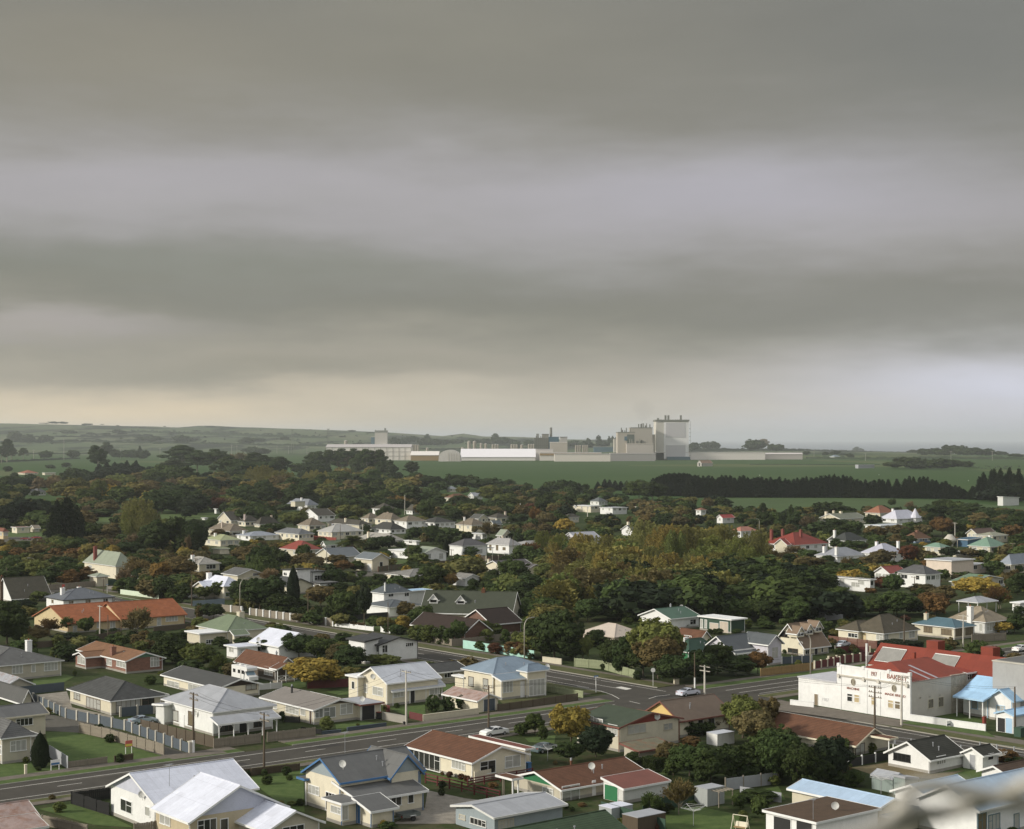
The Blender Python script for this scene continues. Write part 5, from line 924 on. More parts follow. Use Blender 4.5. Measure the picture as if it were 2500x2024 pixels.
# ------------------------------------------------------------------ the bakery
def text_obj(txt, size, mat, parent, loc, rot, depth=.02, name='lettering', sx=1.0):
    cu = bpy.data.curves.new('t', 'FONT'); cu.body = txt; cu.size = size; cu.extrude = depth; cu.align_x = 'CENTER'; cu.offset = .012 * size
    to = bpy.data.objects.new('t', cu); COL.objects.link(to); dg = bpy.context.evaluated_depsgraph_get(); dg.update()
    me = bpy.data.meshes.new_from_object(to.evaluated_get(dg)); bpy.data.objects.remove(to); me.materials.clear(); me.materials.append(mat)
    o = bpy.data.objects.new(name, me); COL.objects.link(o); o.parent = parent; o.location = loc; o.rotation_euler = rot; o.scale = (sx, 1, 1); return o
def bakery():
    b = block('T', (1192, 1070, 452), 232, 1925, 'flat'); root = empty('bakery', b.P, YAW); inv = Matrix.Rotation(-YAW, 4, 'Z')
    FW, h = b.ly, b.h; LX = b.lx; hs = h - 1.35
    def onS(x, y):        # facade plane x=0 -> (y along the facade, z)
        u, v = uv('T', x, y); dr = inv @ Vector(((u - CX) / FPX, 1, 0)); o_ = inv @ (-b.P); t_ = (0 - o_.x) / dr.x
        return o_.y + t_ * dr.y, CAMH - t_ * (v - HV) / FPX
    def onF(x, y):
        u, v = uv('T', x, y); dr = inv @ Vector(((u - CX) / FPX, 1, 0)); o_ = inv @ (-b.P); t_ = (0 - o_.y) / dr.y
        return o_.x + t_ * dr.x, CAMH - t_ * (v - HV) / FPX
    wm = M('s', (.80, .80, .78)); w2 = M('s', (.50, .48, .43)); RDM = M('i', (.235, .046, .024))
    mb = MB(); mb.box(0, .35, 0, FW, -.3, h - .35); o = mb.build('facade', wm, root)
    mb = MB(); mb.box(-.03, .38, -.02, FW + .02, h - .35, h - .1)        # coping
    for f in (0, .275, .62, .985): p = min(FW - .5, f * FW); mb.box(-.10, .42, p - .05, p + .45, h - .4, h + .12)
    for f in (.395, .575, .935): p = f * FW; mb.box(-.06, 0, p, p + .28, -.3, h - .35)
    mb.build('parapet_coping', wm, root)
    cz = onS(240, 462)[1]; mb = MB(); mb.box(-.30, 0, .5, FW - .3, h - 1.85, h - 1.70); mb.box(-.18, 0, .5, FW - .3, h - 2.0, h - 1.85)
    for f in (.02, .40, .60, .95): mb.box(-.36, 0, f * FW, f * FW + .5, h - 2.25, h - 1.70)
    mb.build('cornice', M('s', (.60, .57, .50)), root)
    mb = MB(); mb.box(.35, LX, .003, FW, -.3, hs); mb.build('side_wall', M('s', (.56, .53, .47)), root)
    mb = MB(); mb.box(LX * .72, LX + .02, -.02, .3, -.28, hs + .1); mb.build('patched_render', surf('patched_render', (.40, .36, .29), .4, 1.4), root)
    # red roof: hip at the facade end, long slope to the side wall
    z0, z1 = hs - .05, hs + 2.0; ym = FW * .52; x0_, x1_ = .38, LX
    mb = MB(); c_ = [(x0_, -.12, z0), (x1_, -.12, z0), (x1_, FW + .1, z0), (x0_, FW + .1, z0), (x0_ + 4.5, ym, z1), (x1_, ym, z1)]
    mb.add(c_, [(0, 1, 5, 4), (1, 2, 5), (2, 3, 4, 5), (3, 0, 4), (3, 2, 1, 0)]); rf = mb.build('roof', RDM, root)
    mb = MB()
    for f, a_, c2 in ((.30, .0, .50), (.44, .0, .72)):
        x = x0_ + (x1_ - x0_) * f; y0, y1 = -.1 + ym * a_, ym * c2; zz = lambda y: z0 + (z1 - z0) * (y + .12) / (ym + .12) + .05
        mb.slab([(x, y0, zz(y0)), (x + .5, y0, zz(y0)), (x + .5, y1, zz(y1)), (x, y1, zz(y1))], (0, 0, .04))
    mb.build('skylight_strip', M('p', (.40, .37, .40)), rf)
    mb = MB(); mb.box(LX * .8, LX * .8 + .5, FW * .55, FW * .55 + .5, z1 - .3, z1 + .9); mb.build('flue', RDM, rf)
    for (x0, y0, x1, y1, kd) in ((370, 715, 432, 818, 'd'), (462, 728, 524, 832, 't'), (686, 765, 738, 865, 't'), (905, 800, 968, 905, 't'), (995, 815, 1058, 918, 'b')):
        a, zt = onS(x0, y0); c2, zb = onS(x1, y1); window(root, 'S', a, c2, zb, zt, 0, 1, kd, 'W', .12)
        mb = MB(); zz = zt - (zt - zb) * .33; mb.box(-.07, 0, min(a, c2), max(a, c2), zz - .05, zz + .05); mb.build('window_transom', M('p', 'W'), root)
    for (x, y) in ((447, 562), (982, 645)):
        a, z = onS(x, y); n = 20; mb = MB(); mb.slab([(-.02, a + .42 * math.cos(2 * math.pi * k / n), z + .52 * math.sin(2 * math.pi * k / n)) for k in range(n)], (-.03, 0, 0)); o = mb.build('round_window', M('g', (.16, .14, .11)), root)
        mb = MB()
        for k in range(n):
            p, q = 2 * math.pi * k / n, 2 * math.pi * (k + 1) / n; mb.beam((-.07, a + .45 * math.cos(p), z + .56 * math.sin(p)), (-.07, a + .45 * math.cos(q), z + .56 * math.sin(q)), .06, .06)
        for d in (-.12, .12): mb.box(-.09, -.05, a + d - .03, a + d + .03, z - .5, z + .5)
        mb.build('window_frame', M('p', 'CR2'), o)
    red = M('p', (.34, .16, .12)); rot = (R(90), 0, R(-90))
    for txt, (xa, ya), (xb, yb_), (xc, yc) in (('1917', (680, 478), (752, 485), (680, 422)), ('BAKERY', (888, 512), (1150, 558), (888, 452)), ('MACHINE', (365, 652), (525, 673), (365, 622)), ('MADE BREAD', (862, 728), (1130, 768), (862, 698))):
        a, z = onS(xa, ya); c2, z2 = onS(xb, yb_); _, z3 = onS(xc, yc); size = (z3 - z) / .72
        o = text_obj(txt, size, red, root, (-.05, (a + c2) / 2, z), rot, name='painted_lettering'); w_ = o.dimensions.x or 1
        xs = [v.co.x for v in o.data.vertices]; wd = max(xs) - min(xs); o.scale = (abs(a - c2) / wd, 1, 1)
    for (x0, y0, x1, y1) in ((1430, 795, 1490, 895), (1562, 768, 1622, 878)):
        a, zt = onF(x0, y0); c2, zb = onF(x1, y1); window(root, 'F', a, c2, zb, zt, .003, 4, 'k', 'CR2')
    mb = MB()
    for x, y in ((1315, 770), (1440, 755), (1572, 735)): a, z = onF(x, y); mb.tube([(a, 0, z), (a, -.22, z), (a, -.22, z + .15)], .09, 6)
    mb.build('wall_vent', w2, root)
    # lower side building with the flat roof at the left of the facade
    b2 = block('I', (545, 1020, 795), 205, None, 'flat', lx=9); q = inv @ (b2.P - b.P)
    y0, y1 = FW, FW + b2.ly; mb = MB(); mb.box(.04, 9, y0, y1, -.3, b2.h); mb.build('side_building', wm, root)
    mb = MB(); mb.box(-.1, 9.2, y0, y1 + .15, b2.h, b2.h + .22); mb.build('side_building_roof', M('f', (.50, .50, .52)), root)
    def onS2(x, y):
        u, v = uv('I', x, y); dr = inv @ Vector(((u - CX) / FPX, 1, 0)); o_ = inv @ (-b.P); t_ = (0 - o_.x) / dr.x; return o_.y + t_ * dr.y, CAMH - t_ * (v - HV) / FPX
    a, zt = onS2(315, 872); c2, _ = onS2(346, 990); door(root, 'S', a, c2, 0.02, zt, .04, (.22, .17, .11))
    text_obj('1987', .75, M('p', (.58, .58, .58)), root, (.02, onS2(410, 920)[0], onS2(410, 935)[1]), rot, name='faded_lettering')
    tag(root, 'white two-storey bakery with lettered parapet front and red iron roof', 'bakery', short='the white bakery', reach=30)
    HOUSES.append((root, [b], 'the white bakery')); b.x0 = b.y0 = 0; b.lx = LX; b.ly = FW
    # sawtooth factory behind
    D0 = LX + 2.5; root2 = empty('sawtooth_workshop', b.P + d1 * D0, YAW); Lw = FW * 2.12; off = -FW * .62
    pl = lambda x, y: None
    hh = hs - 1.0; ht = 3.5
    mb = MB(); mb.box(0, 12, off, off + Lw, -.3, hh); mb.build('wall', M('s', (.62, .60, .55)), root2)
    mb = MB(); mb.add([(-.1, off - .1, hh), (-.1, off + Lw, hh), (3.6, off + Lw, hh + ht), (3.6, off - .1, hh + ht), (12, off - .1, hh), (12, off + Lw, hh)], [(0, 1, 2, 3), (3, 2, 5, 4), (0, 3, 4), (1, 5, 2), (0, 4, 5, 1)])
    rf2 = mb.build('roof', M('i', (.205, .040, .022)), root2)
    for f0, f1 in ((.80, .965), (.45, .61), (.0, .06)):
        mb = MB(); ya, yb_ = off + Lw * f0, off + Lw * f1; P_ = lambda y, k: (-.1 + 3.7 * k - .08, y, hh + ht * k + .08)
        mb.slab([P_(ya, .2), P_(yb_, .2), P_(yb_, .78), P_(ya, .78)], (-.03, 0, .03)); o = mb.build('skylight', M('n', (.30, .29, .26)), rf2)
        mb = MB(); n = max(2, int((yb_ - ya) / 1.0))
        for k in range(n + 1): y = ya + (yb_ - ya) * k / n; mb.beam(P_(y, .18), P_(y, .8), .06, .08)
        mb.beam(P_(ya, .8), P_(yb_, .8), .12, .14); mb.beam(P_(ya, .18), P_(yb_, .18), .08, .1); mb.build('glazing_bars', M('p', 'W'), o)
    for f in (.62, .27):
        mb = MB(); y = off + Lw * f; mb.box(3.9, 5.9, y, y + 2.4, hh + ht - 1, hh + ht + 1.3); mb.build('roof_box', M('i', (.205, .040, .022)), rf2)
    mb = MB(); mb.box(-.2, .1, off + Lw, off + Lw + .35, -.3, hh + ht + .1); mb.box(-.2, 4.2, off + Lw, off + Lw + .35, -.3, hh + ht * .4); mb.build('parapet', M('s', 'W2'), root2)
    tag(root2, 'long red corrugated sawtooth workshop with slanted skylights behind bakery', 'workshop', short='the red sawtooth workshop', reach=30)
    b3 = block('I', (2300, 0, 640), 1870, None, 'flat', h=9.0, lx=10); r3 = empty('industrial_building', b3.P, YAW); mb = MB(); mb.box(0, 10, 0, b3.ly, -.3, 9.0); mb.build('wall', M('s', (.38, .38, .37)), r3)
    mb = MB(); mb.box(-.1, 10.1, -.1, b3.ly + .1, 9.0, 9.2); mb.build('parapet_cap', M('c', 'CONL'), r3); mb = MB(); mb.box(.5, 9.5, .5, b3.ly - .5, 9.2, 9.3); mb.build('roof', M('f', 'GM'), r3)
    tag(r3, 'blank grey concrete building at the right edge beyond the red workshop', 'building', short='the blank grey building', reach=15)
    b4 = block('I', (1800, 0, 668), 1640, None, 'flat', h=6.2, lx=8)
    H('I', (1640, 1010, 690), None, 1800, 'sF', None, (.56, .53, .47), (.25, .042, .024), 'low red-roofed rear annex joined to the bakery', 'the bakery annex', name='annex', cat='annex', wk='s', rk='i', ly=9, rise=.6, win='F 1652 705 1702 742 3 k', h=None)
bakery()
# blue cottage beside it, with its garage
LBT = 'LB'
H('I', (1835, 1085, 888), 1615, 2110, 'gy', 748, 'W', (.36, .56, .76), 'white cottage with sky blue iron roofs and blue window trim', 'the sky-blue-roofed cottage', wk='b', rk='i', tc='LB',
  ex=[D_(A=(2045, 1122, 925), bx=1842, cx=2200, roof='gx', ay=838), D_(A=(1835, 1095, 915), bx=1610, cx=1850, roof='sS', rise=.5, open=1, posts=3, psides='S', ly=None, dx=-1.6, lx=1.8)],
  win='S 1690 922 1738 1003 1 m LB;S1 1908 972 1975 1030 2 c LB', ch=[(.75, .12, .6, 1.0, 'CON')])
H('I', (2052, 1222, 1060), 1902, 2230, 'gx', 1020, 'W', (.36, .56, .76), 'little white garage with sky blue roof and open blue doors', 'the blue-doored garage', name='garage', cat='garage', wk='b', rk='i', tc='LB', oh=.25, door_='S 1916 1078 1982 1215 BLK;S 1984 1080 2042 1215 LB')  # the black leaf is the open doorway, its inner shade painted on

# ------------------------------------------------------------------ fences and walls
def fence(name, rg, pts, h, kd, colr, label, cat='fence', pcol=None, ph=.15, pitch=2.6, z=0.0, posts=True, group=None, world=None):
    P = world or [gnd(rg, x, y) for x, y in pts]; root = empty(name, P[0], 0); rel = [p - P[0] for p in P]
    panel, post_me, proto = MB(), None, None
    for a, b_ in zip(rel, rel[1:]):
        d = b_ - a; L = d.length; n = max(1, round(L / pitch)); e_ = d / L; r_ = Vector((-e_.y, e_.x, 0))
        if kd == 'wall': panel.slab([a - r_ * .1, b_ - r_ * .1, b_ + r_ * .1, a + r_ * .1], (0, 0, h)); panel.slab([a - r_ * .15 + Vector((0, 0, h + .002)), b_ - r_ * .15 + Vector((0, 0, h + .002)), b_ + r_ * .15 + Vector((0, 0, h + .002)), a + r_ * .15 + Vector((0, 0, h + .002))], (0, 0, .08))
        elif kd == 'rail':
            for k in range(3): q = Vector((0, 0, h * (.35 + .3 * k))); panel.beam(a + q, b_ + q, .06, .14)
        elif kd == 'slat':
            for k in range(9): q = Vector((0, 0, h * (.06 + .11 * k))); panel.beam(a + q, b_ + q, .04, h * .095)
        elif kd == 'mesh':
            for k in (0.1, .5, 1.0): q = Vector((0, 0, h * k)); panel.beam(a + q, b_ + q, .03, .03)
        elif kd == 'panel': panel.slab([a - r_ * .03, b_ - r_ * .03, b_ + r_ * .03, a + r_ * .03], (0, 0, h))
        else:      # palings
            m_ = max(2, int(L / .24)); rr = random.Random(int(L * 100))
            for k in range(m_):
                p, q = a + d * (k / m_), a + d * ((k + .93) / m_); hh = h * rr.uniform(.965, 1.02); panel.slab([p, q, q + r_ * .025, p + r_ * .025], (0, 0, hh))
            for f in (.25, .8): panel.beam(a + r_ * -.05 + Vector((0, 0, h * f)), b_ + r_ * -.05 + Vector((0, 0, h * f)), .05, .09)
        if posts and kd != 'wall':
            for k in range(n + 1):
                if k == 0 and a is not rel[0]: continue
                pp = a + d * (k / n)
                if proto is None: m2 = MB(); m2.box(-ph / 2, ph / 2, -ph / 2, ph / 2, -.1, h + (.18 if kd in ('panel',) else .04)); proto = m2.build('post', M('c' if kd == 'panel' else 'w', pcol or colr), root)
                else: o = proto.copy(); COL.objects.link(o); proto_ = o; o.parent = root
                (proto if proto.location.length == 0 and k == 0 and a is rel[0] else o).location = pp; (proto if (k == 0 and a is rel[0]) else o).rotation_euler = (0, 0, math.atan2(e_.y, e_.x))
    mk = {'wall': 's', 'pal': 'w', 'rail': 'p', 'slat': 'p', 'mesh': 'm', 'panel': 'p'}[kd]
    panel.build('wall_body' if kd == 'wall' else 'panel', M(mk, colr), root)
    tag(root, label, cat, group=group); return root
fence('panel_fence', 'A', [(248, 352), (495, 470), (745, 520), (935, 560), (1420, 735)], 1.5, 'panel', 'BLF', 'blue-grey panel fence between cream block pillars along the drive', pcol='CONL', ph=.34, pitch=3.0)
fence('paling_fence', 'A', [(595, 580), (760, 615), (1225, 745)], 1.6, 'pal', 'TIM', 'grey-brown paling fence between the big lawn and the drive')
fence('slat_fence', 'A', [(1055, 560), (1600, 692)], 1.7, 'slat', 'TIMD', 'dark horizontal slat fence beside the white veranda villa')
fence('paling_fence', 'A', [(1600, 697), (1948, 655)], 1.45, 'pal', 'TIM', 'paling fence across the front of the veranda villa')
fence('paling_fence', 'A', [(2000, 648), (2355, 610)], 1.45, 'pal', 'TIM', 'paling fence right of the gap before the veranda villa')
fence('paling_fence', 'A', [(508, 845), (798, 808)], .95, 'pal', 'TIM', 'weathered low paling fence at the lawn front by the cypress')
fence('paling_fence', 'A', [(858, 803), (992, 785)], .95, 'pal', 'TIMD', 'short dark leaning fence piece under the red sign')
fence('corrugated_fence', 'A', [(368, 760), (508, 848)], 1.7, 'panel', 'LG', 'silver corrugated iron fence with red paint beside the cypress', posts=False)
fence('board_fence', 'A', [(535, 1110), (815, 1198)], 1.5, 'pal', 'BLK', 'black board fence at the left of the white-roofed villa')
fence('board_fence', 'A', [(535, 1108), (835, 1070)], 1.4, 'pal', 'BLK', 'black picket fence along the road by the white-roofed villa')
fence('paling_fence', 'A', [(315, 1270), (650, 1345)], 1.2, 'pal', 'TIM', 'grey paling fence behind the rusty-roofed shed')
fence('yard_gate', 'A', [(1005, 1390), (1160, 1370)], 2.0, 'pal', 'TIM', 'weathered board gate against the white villa wall', cat='gate')
fence('board_fence', 'A', [(130, 300), (480, 262)], 1.5, 'panel', 'BLF', 'dark blue boarded fence behind the concrete drive', posts=False)
fence('board_fence', 'A', [(900, 460), (1150, 435)], 1.5, 'panel', 'BLF', 'dark blue panel gate beside the parked coupe', pcol='CONL', ph=.3)
fence('block_wall', 'B', [(1323, 492), (1740, 440)], .95, 'wall', 'CR2', 'low cream garden wall in front of the tall cream villa', cat='wall')
fence('garden_wall', 'B', [(1022, 480), (1205, 512)], 1.15, 'wall', 'CON', 'grey block wall along the drive of the long beige house', cat='wall')
fence('garden_gate', 'B', [(1222, 470), (1322, 492)], 1.1, 'panel', 'MA', 'maroon boarded gate beside the low cream wall', cat='gate', posts=False)
fence('garden_gate', 'B', [(1030, 415), (1078, 425)], 1.1, 'panel', 'MA', 'maroon side gate by the veranda steps', cat='gate', posts=False)
fence('garden_wall', 'B', [(565, 592), (712, 578)], .42, 'wall', 'BLF', 'low dark blue kerb wall left of the long house path', cat='wall')
fence('garden_wall', 'B', [(758, 566), (1050, 530)], .5, 'wall', 'BLF', 'low dark blue wall before the long beige house', cat='wall')
fence('picket_fence', 'B', [(420, 575), (565, 592)], .8, 'pal', 'BLK', 'low black fence by the clipped round bush')
fence('balcony_rail', 'B', [(290, 500), (402, 505)], 1.0, 'slat', 'BLK', 'black rail screening the porch of the long beige house')
fence('paling_fence', 'A', [(1880, 905), (2144, 870)], 1.0, 'pal', 'TIMD', 'old dark paling fence behind the garden beds beside the road')
fence('paling_fence', 'B', [(-10, 905), (400, 862)], 1.0, 'pal', 'TIMD', 'old paling fence on the garden side of the road')
fence('slat_fence', 'B', [(1885, 420), (2480, 335)], 1.2, 'slat', 'TIMD', 'dark green-brown slat fence below the blue-roofed cream villa')
fence('paling_fence', 'G', [(1370, 1030), (1690, 1085)], 1.2, 'pal', 'OLV', 'mossy olive fence beside the cross street corner')
fence('lattice_screen', 'B', [(1712, 948), (1858, 918)], 1.35, 'slat', 'CR', 'cream slatted screen in front of the sunroom house', cat='screen')
fence('rail_fence', 'B', [(1345, 955), (1900, 1090)], 1.3, 'rail', 'MA', 'dark red-brown rail fence dividing the gardens in the centre')
fence('rail_fence', 'B', [(1660, 985), (2144, 905)], 1.1, 'rail', 'MA', 'dark red rail fence behind the chocolate-tiled house')
fence('garden_fence', 'B', [(460, 250), (765, 235)], 1.5, 'panel', 'MA', 'dark maroon fence under the golden spreading tree', posts=False)
fence('carport_wall', 'F', [(655, 1195), (850, 1180)], 1.1, 'panel', 'W2', 'white panelled fence behind the low grey-gabled house', pcol='W')
fence('corrugated_fence', 'C', [(1130, 1190), (1560, 1090)], 1.5, 'panel', 'DG2', 'dark green iron fence beside the lean-to garage', posts=False)
fence('panel_fence', 'C', [(1750, 1010), (2144, 960)], 1.5, 'panel', 'LG', 'pale grey sheet fence behind the clipped hedge trees', pcol='TIM')
fence('panel_fence', 'D', [(20, 1050), (330, 1100)], 1.2, 'panel', 'LG', 'low pale iron fence around the vegetable patch', posts=False)
fence('iron_fence', 'C', [(820, 1190), (1300, 1330)], 1.6, 'panel', 'DG2', 'dark green fence at the bottom edge by the skylight shed', posts=False)
fence('panel_fence', 'D', [(830, 838), (1130, 780)], 1.2, 'panel', 'BLK', 'dark fence with white rails left of the white tiled cottage', pcol='W', ph=.2)
fence('mesh_fence', 'D', [(1180, 665), (1800, 745)], 1.1, 'mesh', 'LG', 'wire mesh road fence behind the white tiled cottage')
fence('mesh_fence', 'D', [(1815, 705), (2200, 760)], 1.1, 'mesh', 'LG', 'wire mesh fence with pipe rails at the right edge')
fence('masonry_wall', 'I', [(1155, 1108), (1810, 1198)], 1.0, 'wall', 'W', 'white painted block wall between bakery and blue cottage', cat='wall')
fence('masonry_wall', 'I', [(105, 972), (310, 995)], .9, 'wall', 'W', 'low white wall at the left end of the bakery', cat='wall')
fence('board_fence', 'H', [(1455, 902), (1908, 848)], 1.6, 'pal', 'TIM2', 'new tan timber fence beside the three-dormer house')
fence('panel_fence', 'H', [(1925, 835), (2144, 795)], 1.5, 'panel', 'MA', 'maroon panel fence with cream posts by the kerb', pcol='CR2', ph=.3, pitch=2.2)
fence('panel_fence', 'I', [(440, 620), (850, 575)], 1.6, 'panel', 'MA', 'maroon panel fence with cream posts nearer the bakery', pcol='CR2', ph=.34, pitch=2.4)
fence('panel_fence', 'I', [(495, 515), (800, 520)], 1.4, 'panel', 'MA', 'inner maroon panel fence behind the street-side one', pcol='CR2', ph=.3, pitch=3)
fence('slat_fence', 'I', [(440, 430), (860, 480)], 1.7, 'slat', (.16, .07, .05), 'red-brown slat fence below the pyramid-roofed house')
fence('paling_fence', 'I', [(1690, 420), (1985, 405)], 1.7, 'pal', 'TIM', 'pale grey paling fence beside the tan-shingled house')
fence('board_fence', 'H', [(1640, 790), (1900, 775)], 1.4, 'panel', 'BLF', 'dark fence with white posts between the two gabled houses', pcol='W')
fence('painted_fence', 'G', [(645, 652), (900, 690), (1265, 748)], 1.75, 'panel', 'MINT', 'bright mint green fence beside the cross street', posts=False)
fence('lattice_fence', 'G', [(192, 575), (300, 592), (548, 632)], 1.5, 'pal', 'TIM', 'pale lattice fence beneath the dark-tiled brick house')
fence('paling_fence', 'G', [(548, 635), (700, 625), (1200, 560)], 1.6, 'pal', 'TIM', 'tall grey paling fence behind the mint green fence')
fence('garden_wall', 'G', [(1340, 775), (1505, 795)], 1.1, 'wall', 'CR2', 'short cream wall at the end of the mint fence', cat='wall')
fence('paling_fence', 'G', [(1618, 812), (1860, 835), (2144, 920)], 1.7, 'pal', 'OLV', 'mossy olive paling fence around the corner property')
fence('street_fence', 'F', [(575, 545), (1300, 640)], 1.9, 'pal', 'TIM', 'long pale board fence with white pillars along the cross street', pcol='W', ph=.42, pitch=2.9)
fence('street_fence', 'F', [(320, 510), (500, 530)], 1.9, 'pal', 'TIM', 'board fence with white gateposts beyond the street bend', pcol='W', ph=.45, pitch=4.5)
fence('picket_fence', 'F', [(1305, 640), (1650, 682)], 1.0, 'panel', 'W', 'low white fence continuing from the long pillared fence', pcol='W')
fence('picket_fence', 'F', [(1715, 690), (1795, 702)], 1.2, 'panel', 'W', 'short white fence piece left of the lamp post', pcol='W')
fence('board_fence', 'F', [(1320, 600), (1870, 560)], 1.5, 'panel', 'BLK', 'black boarded fence on the lawn with picnic table', posts=False)
fence('iron_fence', 'E', [(1680, 470), (1960, 448)], 1.6, 'panel', (.20, .25, .29), 'blue-grey iron fence beside the white-roofed villa', posts=False)
fence('paling_fence', 'E', [(1925, 500), (2120, 530)], 1.5, 'pal', 'TIM', 'pale board fence left of the white gateposts', pcol='W')
fence('paling_fence', 'E', [(425, 325), (845, 290)], 1.7, 'pal', 'TIM', 'long grey paling fence left of the green-topped garage')
fence('painted_fence', 'E', [(1050, 362), (1385, 405)], 1.5, 'panel', (.62, .70, .55), 'pale green painted fence at the street corner', posts=False)
fence('board_fence', 'E', [(945, 280), (1170, 270)], 1.7, 'panel', 'DG2', 'dark fence in front of the pale green villa', posts=False)
fence('board_fence', 'E', [(1205, 270), (1310, 266)], 1.7, 'panel', 'BLK', 'black gate with white bar beside the golden young tree', cat='gate', pcol='W')
fence('garden_wall', 'E', [(0, 860), (640, 800), (1060, 720)], 1.3, 'panel', 'TIMD', 'dark garden fence below the long orange-tiled building', posts=False)
fence('garden_wall', 'E', [(1340, 690), (1720, 650)], 1.2, 'panel', 'TIMD', 'dark fence at the right end of the long orange-roofed building', posts=False)
fence('deck_fence', 'K', [(1355, 590), (1590, 612)], 1.8, 'panel', 'RD', 'bright red fence in front of the light grey-roofed house')
fence('brown_fence', 'L', [(890, 800), (1230, 812), (1420, 800)], 1.8, 'panel', 'TIMD', 'brown board fence with cream posts below the charcoal-hipped villa', pcol='CR2', ph=.25)
fence('garden_wall', 'L', [(730, 880), (960, 850)], 1.0, 'wall', 'W2', 'pale garden wall beside the far side street', cat='wall')
fence('board_fence', 'L', [(100, 930), (420, 890)], 1.9, 'pal', (.13, .12, .08), 'mossy brown paling fence right of the slate-roofed garage', pcol=(.2, .1, .07))
fence('board_fence', 'L', [(510, 868), (840, 840)], 1.2, 'panel', 'TIMD', 'dark hedge-like fence in front of the pale-green-roofed bungalow', posts=False)

# ------------------------------------------------------------------ poles, lamps, signs
def pole(rg, x, yt, yb, w=.32, kd='wood', arms=2, label='', base_white=False, ang=YAW + R(90)):
    p = gnd(rg, x, yb); s_ = RG[rg][2]; h = (yb - yt) / s_ * p.y / FPX; root = empty('power_pole', p, ang)
    mb = MB(); lean = random.Random(int(x)).uniform(-.01, .01) * h; mb.tube([(0, 0, -.3), (0, 0, 0), (lean, 0, h)], [w / 2 * 1.1, w / 2, w / 2 * .62], 9); mb.build('pole', M('w' if kd == 'wood' else 'c', 'TIMD' if kd == 'wood' else 'CONL'), root, smooth=True)
    for k in range(arms):
        z = h - .35 - .75 * k; m2 = MB(); m2.box(-1.25 + lean, 1.25 + lean, -.13, -.02, z, z + .12); a = m2.build('crossarm', M('w', 'TIM' if kd == 'wood' else 'CONL'), root); m3 = MB()
        for q in (-1.1, -.7, .7, 1.1): m3.tube([(q + lean, -.075, z + .12), (q + lean, -.075, z + .30)], [.06, .05], 6)
        m3.build('insulator', M('p', 'BN2'), a)
    if base_white: m4 = MB(); m4.tube([(0, 0, .01), (0, 0, 1.9)], [w / 2 + .02, w / 2 + .01], 9); m4.build('white_band', M('p', 'W'), root)
    tag(root, label, 'power pole', group='power poles along the streets'); root['_top'] = h; del root['_top']; return p + Vector((0, 0, h - .1))
def wire(a, b_, label='thin power line sagging between two street poles', sag=.6, off=(0,)):
    mb = MB(); d = (b_ - a); r_ = Vector((-d.y, d.x, 0)).normalized()
    for o_ in off:
        pts = [a + r_ * o_ + d * (k / 10) + Vector((0, 0, -4 * sag * (k / 10) * (1 - k / 10))) for k in range(11)]; mb.tube(pts, .016, 4)
    o = mb.build('power_line', M('p', 'BLK'), uvs=False); tag(o, label, 'power line', group='power lines strung over the streets')
PA = pole('A', 1445, 278, 733, .40, label='dark timber power pole with white-painted foot by the drive entrance', base_white=True)
PB = pole('A', 1975, 430, 862, .34, label='slender power pole at the road edge before the veranda villa')
PC = pole('B', 1200, 112, 522, .36, 'conc', label='pale concrete power pole beside the tall cream villa', arms=1)
PD = pole('B', 1815, 225, 600, .34, label='timber power pole beside the white parked car', arms=2)
PE = pole('D', 1028, 228, 545, .38, label='power pole with three crossarms before the bakery door', arms=3)
PF = pole('D', 1228, 150, 527, .40, 'conc', label='leaning pale power pole at the bakery corner', arms=2)
PG = pole('D', 2078, 235, 600, .34, label='bare dark pole beside the blue-doored garage', arms=0)
PH = pole('H', 967, 800, 1055, .40, 'conc', label='concrete pole with wide crossarms at the junction', arms=2)
PI = pole('H', 880, 690, 1000, .26, label='thin dark pole with white foot at the corner trees', arms=0, base_white=True)
PJ = pole('I', 1098, 180, 470, .36, label='tall pole behind the red sawtooth workshop', arms=0); PK_ = pole('I', 1612, 180, 470, .3, 'conc', label='pole in front of the teal-roofed house', arms=1)
PL = pole('E', 870, 455, 752, .34, 'conc', label='white concrete pole before the long orange-tiled building', arms=1); PM = pole('E', 942, 540, 760, .3, label='brown pole just right of the white concrete pole', arms=0)
PN = pole('E', 1425, 185, 398, .3, label='plain pole at the street corner by the golden young tree', arms=0); PO = pole('E', 1672, 185, 470, .3, label='pole at the left of the white-roofed villa', arms=0)
PP = pole('E', 903, 215, 345, .28, label='dark pole beside the green-topped garage', arms=1); PQ = pole('E', 1705, 45, 200, .28, label='left one of two close poles by the pale-hipped house', arms=1)
pole('E', 1718, 45, 205, .24, label='right one of two close poles by the pale-hipped house', arms=0)
pole('F', 1078, 345, 610, .26, label='dark pole rising from the long pillared fence', arms=0); pole('F', 1778, 430, 705, .24, label='dark pole beside the short white fence piece', arms=0)
pole('L', 867, 690, 905, .3, label='pole on the verge by the charcoal-hipped villa', arms=1); pole('L', 1512, 560, 780, .3, label='pole right of the light-grey-hipped white house', arms=0)
pole('L', 415, 640, 885, .26, label='thin pole in front of the pale-green-roofed bungalow', arms=0); pole('L', 378, 122, 330, .4, 'conc', label='tall concrete pole standing above the back terrace', arms=0)
pole('L', 1587, 208, 340, .5, 'conc', label='pale concrete pole among trees by the small palm', arms=0); pole('L', 992, 345, 520, .3, label='pole in front of the tan-hipped white-chimney house', arms=1)
